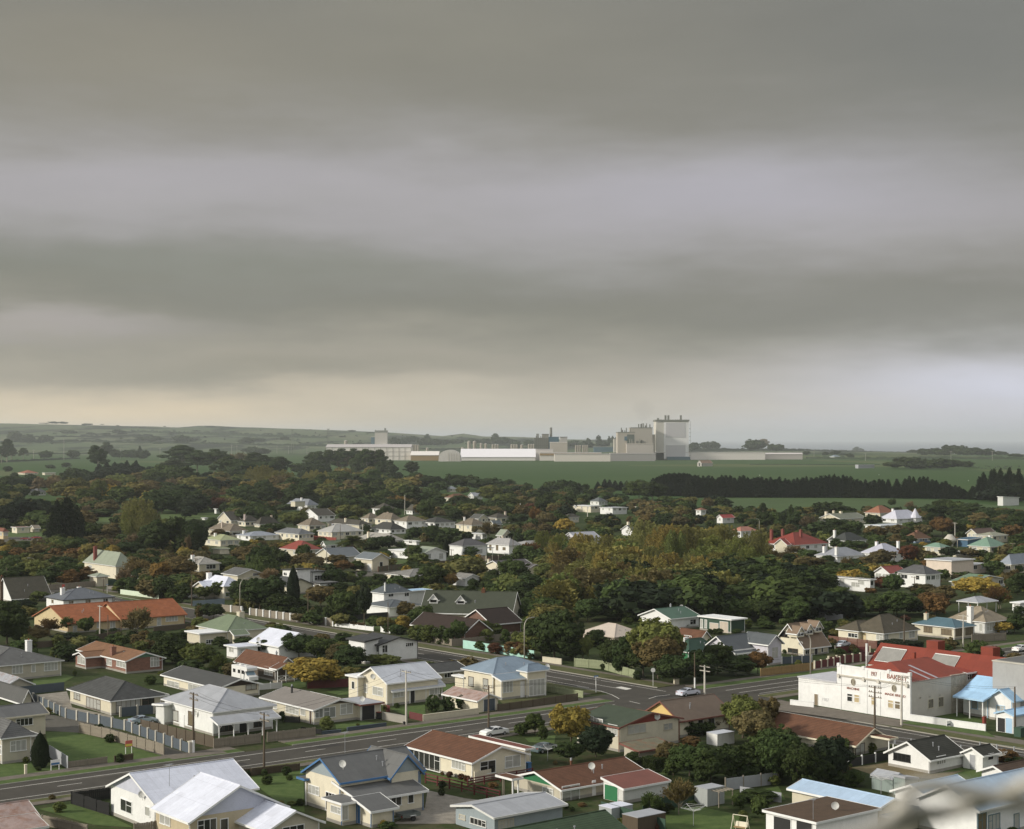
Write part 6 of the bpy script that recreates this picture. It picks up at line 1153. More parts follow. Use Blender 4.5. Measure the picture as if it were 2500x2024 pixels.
pole('M', 722, 200, 300, .5, 'conc', label='concrete pole right of the modern hill house', arms=1); pole('M', 1117, 205, 310, .7, 'conc', label='thick pale pole standing over the back of the wood', arms=1); pole('M', 302, 200, 310, .5, 'conc', label='pale pole by the cream flat-roofed house', arms=0)
pole('N', 1588, 315, 470, .4, 'conc', label='pole above the blue flat building', arms=1); pole('N', 1262, 750, 880, .3, label='pole before the two-storey charcoal-roofed house', arms=1); pole('N', 1100, 575, 680, .35, label='pole behind the dark red-roofed house', arms=1); pole('N', 2052, 480, 610, .35, label='pole right of the jade-roofed house', arms=1)
pole('K', 1632, 430, 620, .3, label='pole left of the large date palm', arms=0); pole('K', 1868, 430, 560, .4, 'conc', label='pole at the right end of the light grey-roofed house', arms=1); pole('J', 70, 1005, 1190, .3, label='pole behind the steep tiled left-edge house', arms=0)
off = (-.9, .9)
wire(PA, PB, off=off); wire(PB, PC, off=off); wire(PC, PD, off=off); wire(PD, PH, off=(-.9, 0, .9)); wire(PE, PF, off=(-.9, -.4, .4, .9)); wire(PF, PG, off=(-.9, .9)); wire(PE, PH, off=(-.9, .9)); wire(PL, PO, off=(0,)); wire(PA, gnd('A', 1700, 560) + Vector((0, 0, 4)), off=(0, .3), sag=.2); wire(PH, PH + Vector((28, 26, 0)), off=off); wire(PC, gnd('B', 1400, 360) + Vector((0, 0, 5)), off=(0,), sag=.2)
def lamp(rg, x, yt, yb, label, dr=1, w=.17):
    p = gnd(rg, x, yb); h = (yb - yt) / RG[rg][2] * p.y / FPX; root = empty('street_lamp', p, YAW if dr > 0 else YAW + math.pi); mb = MB(); pts = [(0, 0, -.2), (0, 0, h * .78)]
    for k in range(1, 7): a = k / 6 * R(80); pts.append((h * .16 * (1 - math.cos(a)), 0, h * .78 + h * .2 * math.sin(a)))
    e_ = pts[-1]; pts.append((e_[0] + .9, 0, e_[2] + .08)); mb.tube(pts, [w / 2 * 1.2, w / 2] + [w / 2 * .7] * (len(pts) - 2), 7); mb.build('lamp_post', M('m', 'CONL'), root, smooth=True)
    m2 = MB(); m2.box(e_[0] + .7, e_[0] + 1.5, -.13, .13, e_[2], e_[2] + .16); m2.build('lamp_head', M('m', 'LG'), root); tag(root, label, 'street lamp', group='street lamps on curved arms')
lamp('G', 1180, 385, 762, 'tall curved street lamp rising from the mint green fence', 1, .22); lamp('E', 302, 38, 222, 'curved street lamp above the steep tiled left-edge house', -1); lamp('F', 485, 218, 570, 'curved street lamp behind the green-roofed cream house', 1, .2)
lamp('H', 1890, 505, 945, 'curved street lamp in front of the three-dormer house', -1, .26); lamp('G', 855, 820, 1010, 'slim street lamp near the blue-roofed cream villa', -1, .14); lamp('K', 1490, 655, 880, 'curved lamp in front of the slate-roofed palm building', -1, .3); lamp('M', 1800, 308, 425, 'small curved lamp at the top right of the wood', -1, .3); lamp('N', 1608, 445, 520, 'small curved lamp by the round water tank', -1, .3)

def sign(name, rg, x, yb, h, w, hb, col_, label, legs=1, yaw=YAW, text=None, tcol='BLK', cat='sign', band=None):
    p = gnd(rg, x, yb); root = empty(name, p, yaw); mb = MB()
    for k in range(legs): q = 0 if legs == 1 else (-w / 2 + .08 + k * (w - .16)); mb.box(q - .04, q + .04, .0, .08, -.1, h)
    mb.build('sign_post', M('p', 'W'), root); m2 = MB(); m2.box(-w / 2, w / 2, -.04, 0, h - hb, h); bd = m2.build('sign_board', M('p', col_), root)
    if band: m3 = MB(); m3.box(-w / 2 + .05, w / 2 - .05, -.055, -.04, h - hb * .9, h - hb * .55); m3.build('sign_band', M('p', band), bd)
    if text: text_obj(text, hb * .5, M('p', tcol), root, (0, -.06, h - hb * .75), (R(90), 0, 0), .004)
    tag(root, label, cat)
sign('street_name_sign', 'C', 782, 282, 3.1, 1.0, .3, 'BL', 'blue street name sign on a white post at the junction', text=None, band='W')
sign('for_sale_sign', 'A', 963, 735, 1.9, 1.1, .9, (.55, .13, .11), 'red and yellow sale board above the short dark fence', legs=2, band=(.75, .6, .1))
sign('for_sale_sign', 'A', 413, 862, 1.5, 1.3, .75, 'W', 'small white and blue sale board in front of the cypress', legs=2, band='BL')
sign('give_way_sign', 'E', 553, 345, 2.4, .8, .7, (.6, .1, .08), 'small red give way sign behind the steep tiled house', yaw=YAW)
sign('notice_board', 'I', 1485, 1160, .95, .9, .8, 'W', 'small white notice fixed to the masonry wall', legs=2, band='BLF')
sign('street_name_sign', 'E', 935, 355, 2.8, .7, .25, 'BL', 'white street sign post beside the green-topped garage', band='W')
def disc_sign():
    p = gnd('C', 1208, 232); root = empty('road_sign', p, 0); mb = MB(); mb.tube([(0, 0, -.1), (0, 0, 3.0)], .05, 6); mb.build('sign_post', M('p', 'W2'), root); m2 = MB(); m2.tube([(0, -.05, 2.95), (0, -.02, 2.95)], .42, 14); m2.build('sign_disc', M('p', 'W2'), root); tag(root, 'round-headed road sign on a white post by the corner', 'sign')
disc_sign()
def box_thing(name, rg, x, yb, w, d, h, col_, label, cat, yaw=YAW, lid=None, mk='p', parts=None):
    p = gnd(rg, x, yb); root = empty(name, p, yaw); mb = MB(); mb.box(-w / 2, w / 2, -d / 2, d / 2, 0, h); mb.build('body', M(mk, col_), root)
    m2 = MB(); m2.box(-w / 2 - .03, w / 2 + .03, -d / 2 - .04, d / 2 + .03, h, h + .07); m2.build('lid', M('p', lid or col_), root)
    if cat == 'bin': m3 = MB(); m3.tube([(-w / 2 - .03, d / 2, .12), (w / 2 + .03, d / 2, .12)], .12, 8); m3.build('wheels', M('p', 'BLK'), root)
    if cat == 'letterbox': m3 = MB(); m3.box(-.06, .06, -.06, .06, -.1, .02); m3.build('post', M('w', 'TIM'), root)
    tag(root, label, cat); return root
box_thing('wheelie_bin', 'B', 995, 475, .6, .65, 1.05, 'BLK', 'black wheelie bin with red lid beside the black garage door', 'bin', lid='RD')
box_thing('wheelie_bin', 'B', 2112, 860, .6, .65, 1.05, 'BL', 'blue wheelie bin at the end of the sunroom house', 'bin')
box_thing('wheelie_bin', 'D', 1100, 700, .6, .65, 1.05, 'DG2', 'green wheelie bin with red lid by the round-window house', 'bin', lid='RD')
box_thing('letterbox', 'I', 1797, 1140, .55, .4, 1.2, 'RD', 'bright red letterbox on the end of the masonry wall', 'letterbox')
box_thing('letterbox', 'A', 192, 892, .3, .3, 1.3, 'CR2', 'narrow cream letterbox post on the verge at left', 'letterbox')
box_thing('letterbox', 'B', 1185, 522, .3, .3, .5, 'BLK', 'small black meter box at the concrete pole foot', 'meter box')
box_thing('green_skip', 'D', 2120, 605, 1.8, 1.2, 1.3, 'DG2', 'dark green bin enclosure at the right edge by the pole', 'bin enclosure')
box_thing('gate_pillar', 'A', 1420, 728, .5, .5, 1.6, 'CR2', 'cream brick gate pillar beside the white-footed pole', 'pillar', mk='k')
box_thing('corner_pillar', 'C', 1382, 215, 1.2, .3, .9, 'CR2', 'low cream arched gateway in the corner fence', 'gateway', mk='s')
box_thing('white_shed', 'C', 1712, 660, 3.6, 2.2, 1.7, 'W2', 'small white lean-to shed under the russet tree', 'shed', mk='i', lid='LW2')
box_thing('garden_shed', 'C', 1630, 1108, 3.0, 2.2, 2.1, (.36, .38, .37), 'silver corrugated garden shed in the bottom garden', 'shed', mk='w', lid='LG')
box_thing('glasshouse', 'C', 930, 1215, 3.4, 2.2, 1.5, 'GLZ', 'low glasshouse with bright white polythene roof at bottom', 'glasshouse', lid='LW')
box_thing('fowl_house', 'C', 1140, 1305, 4.4, 2.6, 1.9, 'TIMD', 'lattice garden hut with pale iron roof at the bottom edge', 'hut', mk='w', lid='LG')
box_thing('water_tank_shed', 'C', 1995, 900, 1.6, 1.4, 2.0, 'W2', 'small white tank housing among the dark trees', 'tank')
box_thing('iron_shed', 'H', 2040, 400, 7, 4, 2.4, 'LG', 'pale roofed shed glimpsed at the foot of the wood', 'shed', lid='LW2', mk='i')
def clothesline(rg, x, yb, label, s=1.0, n=4):
    p = gnd(rg, x, yb); root = empty('rotary_clothesline', p, .4); mb = MB(); mb.tube([(0, 0, 0), (0, 0, 2.0 * s)], .04, 6); mb.build('post', M('m', 'LG'), root); m2 = MB()
    tips = [Vector((1.7 * s * math.cos(a), 1.7 * s * math.sin(a), 2.25 * s)) for a in (0, math.pi / 2, math.pi, 3 * math.pi / 2)]
    for t_ in tips: m2.tube([(0, 0, 1.7 * s), t_], .028, 5)
    for f in (.5, .75, 1.0):
        for a, b_ in zip(tips, tips[1:] + tips[:1]): m2.tube([a * f + Vector((0, 0, 1.7 * s * (1 - f))), b_ * f + Vector((0, 0, 1.7 * s * (1 - f)))], .014, 4)
    m2.build('arms', M('m', 'W2'), root); tag(root, label, 'clothesline')
clothesline('C', 1510, 1275, 'rotary clothesline on the bottom centre lawn'); clothesline('D', 1075, 1035, 'rotary clothesline in front of the corrugated sheds'); clothesline('D', 1945, 850, 'rotary clothesline behind the tiny white outhouse'); clothesline('C', 420, 790, 'rotary clothesline behind the red-brown rail fence', .9); clothesline('E', 1360, 1030, 'rotary clothesline against the red brick house wall')
def swing():
    p = gnd('C', 1860, 1320); root = empty('garden_swing_seat', p, YAW + .3); mb = MB()
    for y in (-.9, .9): mb.tube([(-.7, y, 0), (-.2, y, 1.2), (0, y, 1.9), (.2, y, 1.2), (.7, y, 0)], .045, 6)
    mb.tube([(0, -.9, 1.9), (0, .9, 1.9)], .045, 6); mb.build('frame', M('p', 'CR'), root); m2 = MB(); m2.box(-.3, .25, -.75, .75, .5, .57); m2.build('seat', M('p', 'TIM2'), root); m3 = MB(); m3.slab([(.25, -.75, .57), (.25, .75, .57), (.4, .75, 1.1), (.4, -.75, 1.1)], (.05, 0, 0)); m3.build('backrest', M('p', 'CR'), root); tag(root, 'cream tubular garden swing seat on the bottom lawn', 'swing seat')
swing()
def picnic(rg, x, yb, label):
    p = gnd(rg, x, yb); root = empty('picnic_table', p, .5); mb = MB(); mb.box(-.9, .9, -.38, .38, .7, .76); mb.build('tabletop', M('w', 'TIM'), root); m2 = MB()
    for s_ in (-1, 1): m2.box(-.9, .9, s_ * .72 - .12, s_ * .72 + .12, .42, .46)
    m2.build('bench', M('w', 'TIM'), root); m3 = MB()
    for x_ in (-.65, .65):
        for s_ in (-1, 1): m3.beam((x_, s_ * .75, 0), (x_, s_ * .2, .72), .08, .08)
    m3.build('leg', M('w', 'TIM'), root); tag(root, label, 'picnic table')
picnic('F', 1690, 640, 'wooden picnic table on the lawn by the black fence')
def pergola(rg, x, yb, w, d, h, label):
    p = gnd(rg, x, yb); root = empty('timber_frame', p, YAW); mb = MB()
    for a in (0, w):
        for b_ in (0, d): mb.box(a - .05, a + .05, b_ - .05, b_ + .05, 0, h)
    for k in range(5): mb.box(w * k / 4 - .03, w * k / 4 + .03, -.2, d + .2, h, h + .1)
    mb.build('frame', M('w', 'TIM'), root); tag(root, label, 'pergola')
pergola('C', 1700, 1140, 2.4, 2.0, 1.9, 'small timber frame beside the silver garden shed')
pergola('C', 95, 1050, 1.5, .3, 2.4, 'white trellis frame at the green gable end')
# ------------------------------------------------------------------ vehicles
def car(rg, x, yb, yaw, col_, label, L=4.4, W_=1.7, Hh=1.38, kd='sedan', name='parked_car'):
    p = gnd(rg, x, yb); root = empty(name, p + Vector((0, 0, .01)), yaw)
    prof = {'sedan': [(-.5, .30), (-.5, .62), (-.46, .70), (-.30, .74), (-.17, .97), (.10, 1.0), (.26, .74), (.44, .66), (.5, .55), (.5, .28)],
            'coupe': [(-.5, .30), (-.5, .64), (-.44, .70), (-.33, .74), (-.14, .96), (.06, .97), (.25, .70), (.45, .60), (.5, .48), (.5, .26)]}[kd]
    def ring(pts, wf, z0=0): return [[(a * L, s_ * W_ / 2 * wf(z), z * Hh) for a, z in pts] for s_ in (-1, 1)]
    wf = lambda z: 1.0 if z < .72 else 1.0 - (z - .72) * .85
    low = [q for q in prof]
    def loft(pts, name_, mat, wsc=1.0):
        n = len(pts); mb = MB(); rows = []
        for s_, k in ((-1, 1.0), (-.72, 1.0), (.72, 1.0), (1, 1.0)):
            inset = .04 if abs(s_) == 1 else 0
            rows.append([(a * L, s_ * W_ / 2 * wf(z) * wsc, z * Hh - inset * (z > .5)) for a, z in pts])
        vs = [v for r_ in rows for v in r_]; fs = [(i * n + k, i * n + (k + 1) % n, (i + 1) * n + (k + 1) % n, (i + 1) * n + k) for i in range(3) for k in range(n)] + [tuple(range(n))[::-1], tuple(range(3 * n, 4 * n))]
        mb.add(vs, fs); return mb.build(name_, mat, root, smooth=False)
    pm = newcar(col_)
    loft(prof, 'body', pm)
    r_, g_ = (prof[3], prof[4]), None; m2 = MB()
    a3, a4, a5, a6 = prof[3], prof[4], prof[5], prof[6]; zlo = .745
    def q(a, z, s_, o_=.012): return (a * L, s_ * (W_ / 2 * wf(z) + o_), z * Hh - .02)
    for s_ in (-1, 1):
        m2.add([q(a3[0] + .03, zlo, s_), q(a6[0] - .03, zlo, s_), q(a5[0] + .0, .955, s_), q(a4[0] + .015, .95, s_)], [(0, 1, 2, 3)])
    for (pa, pb, sg) in ((a3, a4, -1), (a6, a5, 1)):
        m2.add([((pa[0] * .92 + pb[0] * .08) * L + sg * .03, -W_ / 2 * .86, (pa[1] * .9 + pb[1] * .1) * Hh + .03), ((pa[0] * .92 + pb[0] * .08) * L + sg * .03, W_ / 2 * .86, (pa[1] * .9 + pb[1] * .1) * Hh + .03), ((pb[0] * .92 + pa[0] * .08) * L + sg * .03, W_ / 2 * .72, (pb[1] * .9 + pa[1] * .1) * Hh + .03), ((pb[0] * .92 + pa[0] * .08) * L + sg * .03, -W_ / 2 * .72, (pb[1] * .9 + pa[1] * .1) * Hh + .03)], [(0, 1, 2, 3)])
    m2.build('window', M('g', (.03, .035, .04)), root)
    m9 = MB()
    for s_ in (-1, 1): m9.box(-.03 * L - .03, -.03 * L + .03, s_ * W_ / 2 * .93 - .03, s_ * W_ / 2 * .93 + .03, .72 * Hh, .95 * Hh)
    m9.build('pillar', pm, root)
    for a in (-.31, .32):
        for s_ in (-1, 1):
            m3 = MB(); m3.tube([(a * L, s_ * (W_ / 2 - .2), .31), (a * L, s_ * (W_ / 2 + .015), .31)], .31, 14); w_ = m3.build('wheel', M('p', 'BLK'), root); m4 = MB(); m4.tube([(a * L, s_ * (W_ / 2 - .01), .31), (a * L, s_ * (W_ / 2 + .03), .31)], .18, 10); m4.build('rim', M('m', 'LG'), w_)
    for s_ in (-1, 1):
        m5 = MB(); m5.box(-.5 * L - .015, -.5 * L + .05, s_ * W_ * .36 - .2, s_ * W_ * .36 + .2, .50 * Hh, .60 * Hh); m5.build('tail_light', M('p', 'RD'), root)
        m6 = MB(); m6.box(.5 * L - .05, .5 * L + .015, s_ * W_ * .36 - .2, s_ * W_ * .36 + .2, .42 * Hh, .52 * Hh); m6.build('headlight', M('m', 'W'), root)
    m7 = MB(); m7.box(-.5 * L - .05, -.47 * L, -W_ / 2 * .97, W_ / 2 * .97, .27, .5); m7.box(.47 * L, .5 * L + .05, -W_ / 2 * .97, W_ / 2 * .97, .25, .48); m7.build('bumper', pm, root)
    tag(root, label, 'car', group='cars on the streets and drives'); return root
def newcar(c_):
    k = 'car_%s' % (c_ if isinstance(c_, str) else '%.2f%.2f%.2f' % c_)
    if k in MATS: return MATS[k]
    m, n, b = newmat(k); b.inputs['Base Color'].default_value = (*C(c_), 1); b.inputs['Roughness'].default_value = .3; b.inputs['Coat Weight'].default_value = .5; MATS[k] = m; return m
car('B', 1858, 600, YAW + math.pi, 'W', 'white sedan parked at the kerb beside a timber pole')
car('A', 1062, 512, YAW, (.30, .36, .42), 'blue-grey coupe parked behind the dark slat fence', kd='coupe')
car('C', 1470, 300, YAW, (.62, .64, .72), 'silver sedan driving through the junction past the corner trees', kd='coupe', name='moving_car')
car('C', 400, 720, YAW + .1, (.10, .14, .15), 'dark green-grey car under the golden conifer', kd='coupe')
car('I', 560, 462, YAW + .2, (.55, .6, .66), 'pale car half hidden behind the inner maroon fence')
car('J', 270, 722, -.25, (.16, .02, .02), 'dark red car on the drive by the left lawn'); car('J', 385, 712, -.2, (.22, .03, .03), 'second dark red car, further right on the same drive')
car('E', 1650, 398, YAW, (.40, .40, .38), 'pale grey car beside the white-roofed villa')
car('I', 2120, 500, YAW, 'W', 'white car on the road at the right edge'); car('N', 2105, 705, YAW, 'W', 'white van-like car at the right edge among trees', L=4.8, Hh=1.9)
def motorhome():
    p = gnd('F', 560, 1122); root = empty('motorhome', p, YAW - R(90)); mb = MB(); L, W_, Hh = 5.2, 2.2, 2.5
    # cab points along +x (towards lower right)
    mb.slab([(-4.4, -1.1, .5), (-4.4, -1.1, 2.75), (-4.2, -1.1, 2.85), (1.1, -1.1, 2.85), (1.35, -1.1, 2.6), (1.3, -1.1, 2.15), (.3, -1.1, 1.95), (.0, -1.1, .5)], (0, 2.2, 0)); mb.build('body', newcar('W'), root)
    m2 = MB(); m2.slab([(0, -.95, .45), (0, -.95, 1.95), (.45, -.95, 1.95), (1.05, -.95, 1.3), (1.9, -.95, 1.1), (1.95, -.95, .45)], (0, 1.9, 0)); m2.build('cab', newcar('W'), root)
    m3 = MB(); m3.add([(.52, -.85, 1.93), (.52, .85, 1.93), (1.1, .85, 1.36), (1.1, -.85, 1.36)], [(0, 1, 2, 3)]); m3.build('windscreen', M('n', (.35, .5, .62)), root)
    for a in (-3.8, -2.0, -.6):
        m4 = MB(); m4.box(a, a + .9, -1.14, -1.10, 1.5, 2.15); w_ = m4.build('window', M('g', (.03, .03, .03)), root)
    m4 = MB(); m4.box(-1.2, -.75, -1.13, -1.10, .6, 2.4); m4.build('side_door', M('p', 'W2'), root)
    m5 = MB(); m5.box(-3.0, -2.3, -.3, .4, 2.85, 2.98); m5.box(-.9, -.4, -.3, .3, 2.85, 2.95); m5.build('roof_vent', M('p', 'W2'), root)
    for a in (-2.9, 1.2):
        for s_ in (-1, 1): m6 = MB(); m6.tube([(a, s_ * .8, .36), (a, s_ * 1.05, .36)], .36, 12); m6.build('wheel', M('p', 'BLK'), root)
    tag(root, 'white motorhome with luton cab parked by the brown porch house', 'motorhome')
motorhome()
def trailer():
    p = gnd('B', 1215, 1232); root = empty('garden_trailer', p, YAW); mb = MB(); c_ = M('m', (.16, .18, .17))
    for a, b_, c2, d in ((-1.3, 1.3, -.75, -.70), (-1.3, 1.3, .70, .75), (-1.3, -1.25, -.7, .7), (1.25, 1.3, -.7, .7)): mb.box(a, b_, c2, d, .5, .95)
    mb.box(-1.25, 1.25, -.7, .7, .5, .54); mb.build('tray', c_, root)
    for s_ in (-1, 1): m2 = MB(); m2.tube([(.1, s_ * .78, .32), (.1, s_ * .98, .32)], .32, 12); m2.build('wheel', M('p', 'BLK'), root); m3 = MB(); m3.box(-.3, .5, s_ * .88 - .12, s_ * .88 + .12, .66, .7); m3.build('mudguard', M('p', 'W2'), root)
    m4 = MB(); m4.beam((-1.3, 0, .5), (-2.3, 0, .42), .08, .08); m4.build('drawbar', c_, root); m5 = MB(); m5.box(-1.34, -1.3, -.7, -.4, .55, .75); m5.build('tail_light', M('p', 'RD'), root)
    tag(root, 'open dark garden trailer parked behind the blue-trimmed house', 'trailer')
trailer()
# ------------------------------------------------------------------ lawns, drives, far fields
def patch(name, rg, pts, mat, z=.02): return poly(name, [gnd(rg, x, y) for x, y in pts], mat, z)
patch('lawn', 'A', [(335, 570), (590, 575), (760, 622), (1215, 750), (1000, 790), (510, 850), (370, 700)], LAWN(), .020)
patch('lawn', 'A', [(-60, 840), (60, 800), (230, 800), (500, 850), (460, 880), (-60, 935)], LAWN(), .024)
patch('driveway', 'A', [(330, 430), (500, 470), (760, 525), (1420, 740), (1215, 752), (760, 615), (590, 580), (340, 565)], ASPH2(), .028)
patch('driveway', 'A', [(240, 300), (500, 270), (540, 390), (830, 450), (840, 480), (745, 515), (495, 465), (260, 360)], CONC(), .032)
patch('driveway', 'A', [(1215, 752), (1420, 740), (1600, 700), (1700, 735), (1290, 785)], PATH(), .135)
patch('lawn', 'A', [(890, 500), (1060, 480), (1230, 520), (1600, 600), (1600, 690), (1050, 560)], LAWN(), .036)
patch('lawn', 'A', [(290, 1150), (530, 1112), (815, 1200), (1000, 1290), (700, 1270)], LAWN(), .040)
patch('lawn', 'B', [(-10, 880), (430, 850), (440, 1180), (260, 1120), (60, 960)], LAWN(), .044)
patch('lawn', 'E', [(290, 1100), (560, 1060), (650, 1080), (560, 1130), (280, 1160)], LAWN(), .048)
patch('lawn', 'B', [(600, 275), (800, 240), (840, 290), (700, 300)], LAWN(), .052); patch('lawn', 'F', [(820, 1150), (960, 1115), (1060, 1120), (1060, 1170), (1000, 1185)], LAWN(), .056)
patch('lawn', 'B', [(1075, 400), (1340, 370), (1345, 440), (1225, 465)], LAWN(), .06); patch('lawn', 'B', [(1470, 225), (1560, 205), (1560, 250), (1480, 270)], LAWN(), .064)
patch('lawn', 'B', [(670, 520), (860, 495), (1045, 515), (760, 555), (680, 575)], LAWN(), .068); patch('lawn', 'G', [(960, 1110), (1450, 1060), (1640, 1060), (1000, 1150)], LAWN2(), .072)
patch('lawn', 'B', [(1300, 860), (1450, 890), (1700, 950), (1650, 990), (1350, 920)], LAWN(), .076); patch('yard', 'B', [(1360, 1010), (1640, 1070), (1900, 1100), (1560, 1260), (1100, 1260), (1340, 1140)], CONC(), .020)
patch('lawn', 'C', [(1160, 860), (1310, 840), (1320, 900)], LAWN(), .020); patch('lawn', 'C', [(1240, 1180), (1480, 1120), (1950, 1210), (1800, 1310), (1320, 1310)], LAWN(), .024)
patch('lawn', 'C', [(1860, 1040), (2144, 980), (2200, 1080), (2000, 1090)], LAWN(), .028); patch('lawn', 'C', [(250, 620), (480, 600), (470, 660), (280, 650)], LAWN(), .030)
patch('lawn', 'D', [(1460, 890), (1690, 830), (1840, 870), (1960, 840), (2020, 850), (1950, 960), (1560, 960)], LAWN(), .020); patch('garden_bed', 'D', [(850, 840), (1130, 800), (1440, 890), (1700, 860), (1500, 930), (1000, 890)], surf('dry_grass', (.16, .13, .07), .3, 1.0), .024)
patch('lawn', 'D', [(1470, 450), (1660, 430), (1880, 500), (1830, 520), (1600, 500)], LAWN(), .028); patch('lawn', 'I', [(1150, 1115), (1810, 1205), (1900, 1260), (1050, 1130)], LAWN(), .14)
patch('drive', 'D', [(250, 370), (480, 385), (1240, 520), (1230, 545), (300, 415)], PATH(), .145); patch('lawn', 'H', [(1335, 830), (1470, 800), (1455, 895), (1360, 880)], LAWN(), .032)
patch('lawn', 'I', [(420, 520), (850, 525), (850, 560), (440, 600)], LAWN2(), .036); patch('lawn', 'F', [(1100, 480), (1300, 560), (1860, 560), (1960, 640), (1800, 690), (1650, 680), (1310, 600)], LAWN(), .040)
patch('street', 'E', [(860, 345), (930, 312), (1050, 308), (1055, 345), (900, 360)], ASPH(), .050); patch('lawn', 'E', [(940, 360), (1080, 345), (1390, 405), (1340, 420), (1100, 410)], LAWN(), .056)
patch('drive', 'E', [(940, 290), (1010, 288), (1060, 310), (940, 320)], CONC(), .058); patch('street', 'E', [(1380, 430), (1700, 460), (1720, 520), (1660, 590), (1600, 600), (1640, 500)], ASPH(), .064)
patch('street', 'L', [(-200, 920), (720, 905), (960, 850), (1250, 790), (1250, 815), (960, 885), (720, 950), (-200, 980)], ASPH2(), .050); patch('lawn', 'L', [(780, 905), (1000, 860), (1250, 830), (1230, 880), (1000, 930)], LAWN(), .070)
patch('lawn', 'L', [(210, 810), (480, 800), (500, 850), (300, 860)], LAWN(), .074); patch('lawn', 'K', [(-120, 330), (380, 300), (380, 345), (-100, 372)], LAWN(), .050); patch('lawn', 'J', [(-100, 640), (450, 640), (510, 690), (240, 700), (60, 770), (-100, 790)], LAWN(), .054)
patch('driveway', 'J', [(-100, 700), (120, 690), (440, 690), (430, 730), (100, 740), (-50, 770)], ASPH2(), .060); patch('lawn', 'J', [(920, 485), (2144, 440), (2144, 500), (1600, 520), (900, 545)], LAWN(), .064)
patch('lawn', 'I', [(800, 480), (1160, 470), (1640, 440), (1700, 470), (1500, 520), (900, 500)], LAWN2(), .068)
patch('lawn', 'G', [(0, 400), (190, 380), (190, 470), (0, 470)], LAWN(), .044); patch('far_paddock', 'N', [(-400, 110), (0, 117), (1000, 122), (1500, 140), (1930, 178), (2500, 200), (2500, 270), (800, 250), (-400, 230)], surf('paddock_grass', (.052, .086, .026), .22, .02), .12)
for rg, x0, x1, y, col_ in ():
    pass
# hedgerows and shelter strips across the far fields
def hedgerow(rg, x0, y0, x1, y1, h, w=5, label=''):
    a, b_ = gnd(rg, x0, y0), gnd(rg, x1, y1); L = (b_ - a).length; n = max(4, int(L / 9)); rr = random.Random(int(x0 + y0 * 3)); mb = MB(); d = (b_ - a) / n; r_ = Vector((-d.y, d.x, 0)).normalized() * w / 2
    hs_ = [h * rr.uniform(.6, 1.25) for _ in range(n + 1)]
    for k in range(n):
        p, q = a + d * k - a, a + d * (k + 1) - a; mb.add([p - r_, q - r_, q + r_, p + r_, p - r_ * .5 + Vector((0, 0, hs_[k])), q - r_ * .5 + Vector((0, 0, hs_[k + 1])), q + r_ * .5 + Vector((0, 0, hs_[k + 1])), p + r_ * .5 + Vector((0, 0, hs_[k]))], [(4, 5, 6, 7), (0, 1, 5, 4), (1, 2, 6, 5), (2, 3, 7, 6), (3, 0, 4, 7)])
    o = mb.build('hedgerow', surf('hedge_far', (.028, .042, .022), .3, .1), uvs=False); o.location = a; tag(o, label, 'hedgerow', group='hedgerows dividing the far fields')
for i, a in enumerate([('O', -100, 218, 700, 214, 11), ('O', 600, 216, 2300, 244, 8), ('O', -100, 296, 620, 293, 5), ('O', 100, 186, 1000, 176, 9), ('O', -100, 350, 520, 322, 4), ('R', 720, 322, 1500, 332, 6), ('R', 1420, 322, 2300, 328, 6), ('R', 560, 270, 1500, 274, 9), ('R', -100, 268, 700, 272, 9),
                       ('R', 350, 360, 1200, 362, 1.2), ('P', 700, 350, 2144, 344, 5), ('O', 860, 150, 2144, 190, 12)]):
    hedgerow(*a[:5], a[5], label=['dark hedgerow across the fields at far left', 'long dark hedgerow below the left hills', 'lower hedgerow in the left fields', 'pale distant hedgerow on the left plain', 'broken hedge near the orange field farmhouse', 'thin hedge behind the far white farmhouse', 'hedge right of the dark field copse', 'coastal hedge line left of centre right', 'hedge behind the long white factory shed', 'low field fence line in front of the copse', 'hedge line behind the milk tanks', 'distant hedge at the foot of hills'][i])
# ------------------------------------------------------------------ dairy factory across the fields
def plant(name, rg, x0, x1, yb, yt, depth, wc, label, cat='building', roof=None, rc='W', rh=0, wins='', extra=None, D=None):
    a = gnd(rg, x0, yb); 
    if D: k = D / a.y; 
    D = D or a.y; s_ = RG[rg][2]; mpp = D / FPX; u0, v0 = uv(rg, x0, yb); u1, _ = uv(rg, x1, yb); X0, X1 = (u0 - CX) * mpp, (u1 - CX) * mpp; h = CAMH - (uv(rg, 0, yt)[1] - HV) * mpp - rh; w = X1 - X0
    root = empty(name, (X0, D, 0), 0); mb = MB(); mb.box(0, w, 0, depth, -2, h); wl = mb.build('wall', M('i' if wc in ('W', 'W2') else 's', wc), root); m2 = MB()
    if roof == 'gable': m2.slab([(-1, -1, h), (w + 1, -1, h), (w + 1, depth / 2, h + rh), (-1, depth / 2, h + rh)], (0, 0, .6)); m2.slab([(-1, depth + 1, h), (w + 1, depth + 1, h), (w + 1, depth / 2, h + rh), (-1, depth / 2, h + rh)], (0, 0, .6)); m2.add([(0, 0, h), (0, depth, h), (0, depth / 2, h + rh)], [(0, 1, 2)]); m2.add([(w, 0, h), (w, depth, h), (w, depth / 2, h + rh)], [(0, 1, 2)])
    else: m2.box(-.6, w + .6, -.6, depth + .6, h, h + 1.2)
    m2.build('roof', M('p', rc), root)
    if extra: extra(root, w, h, depth, mpp / s_)
    tag(root, label, cat, group='dairy factory buildings beyond the fields'); return root
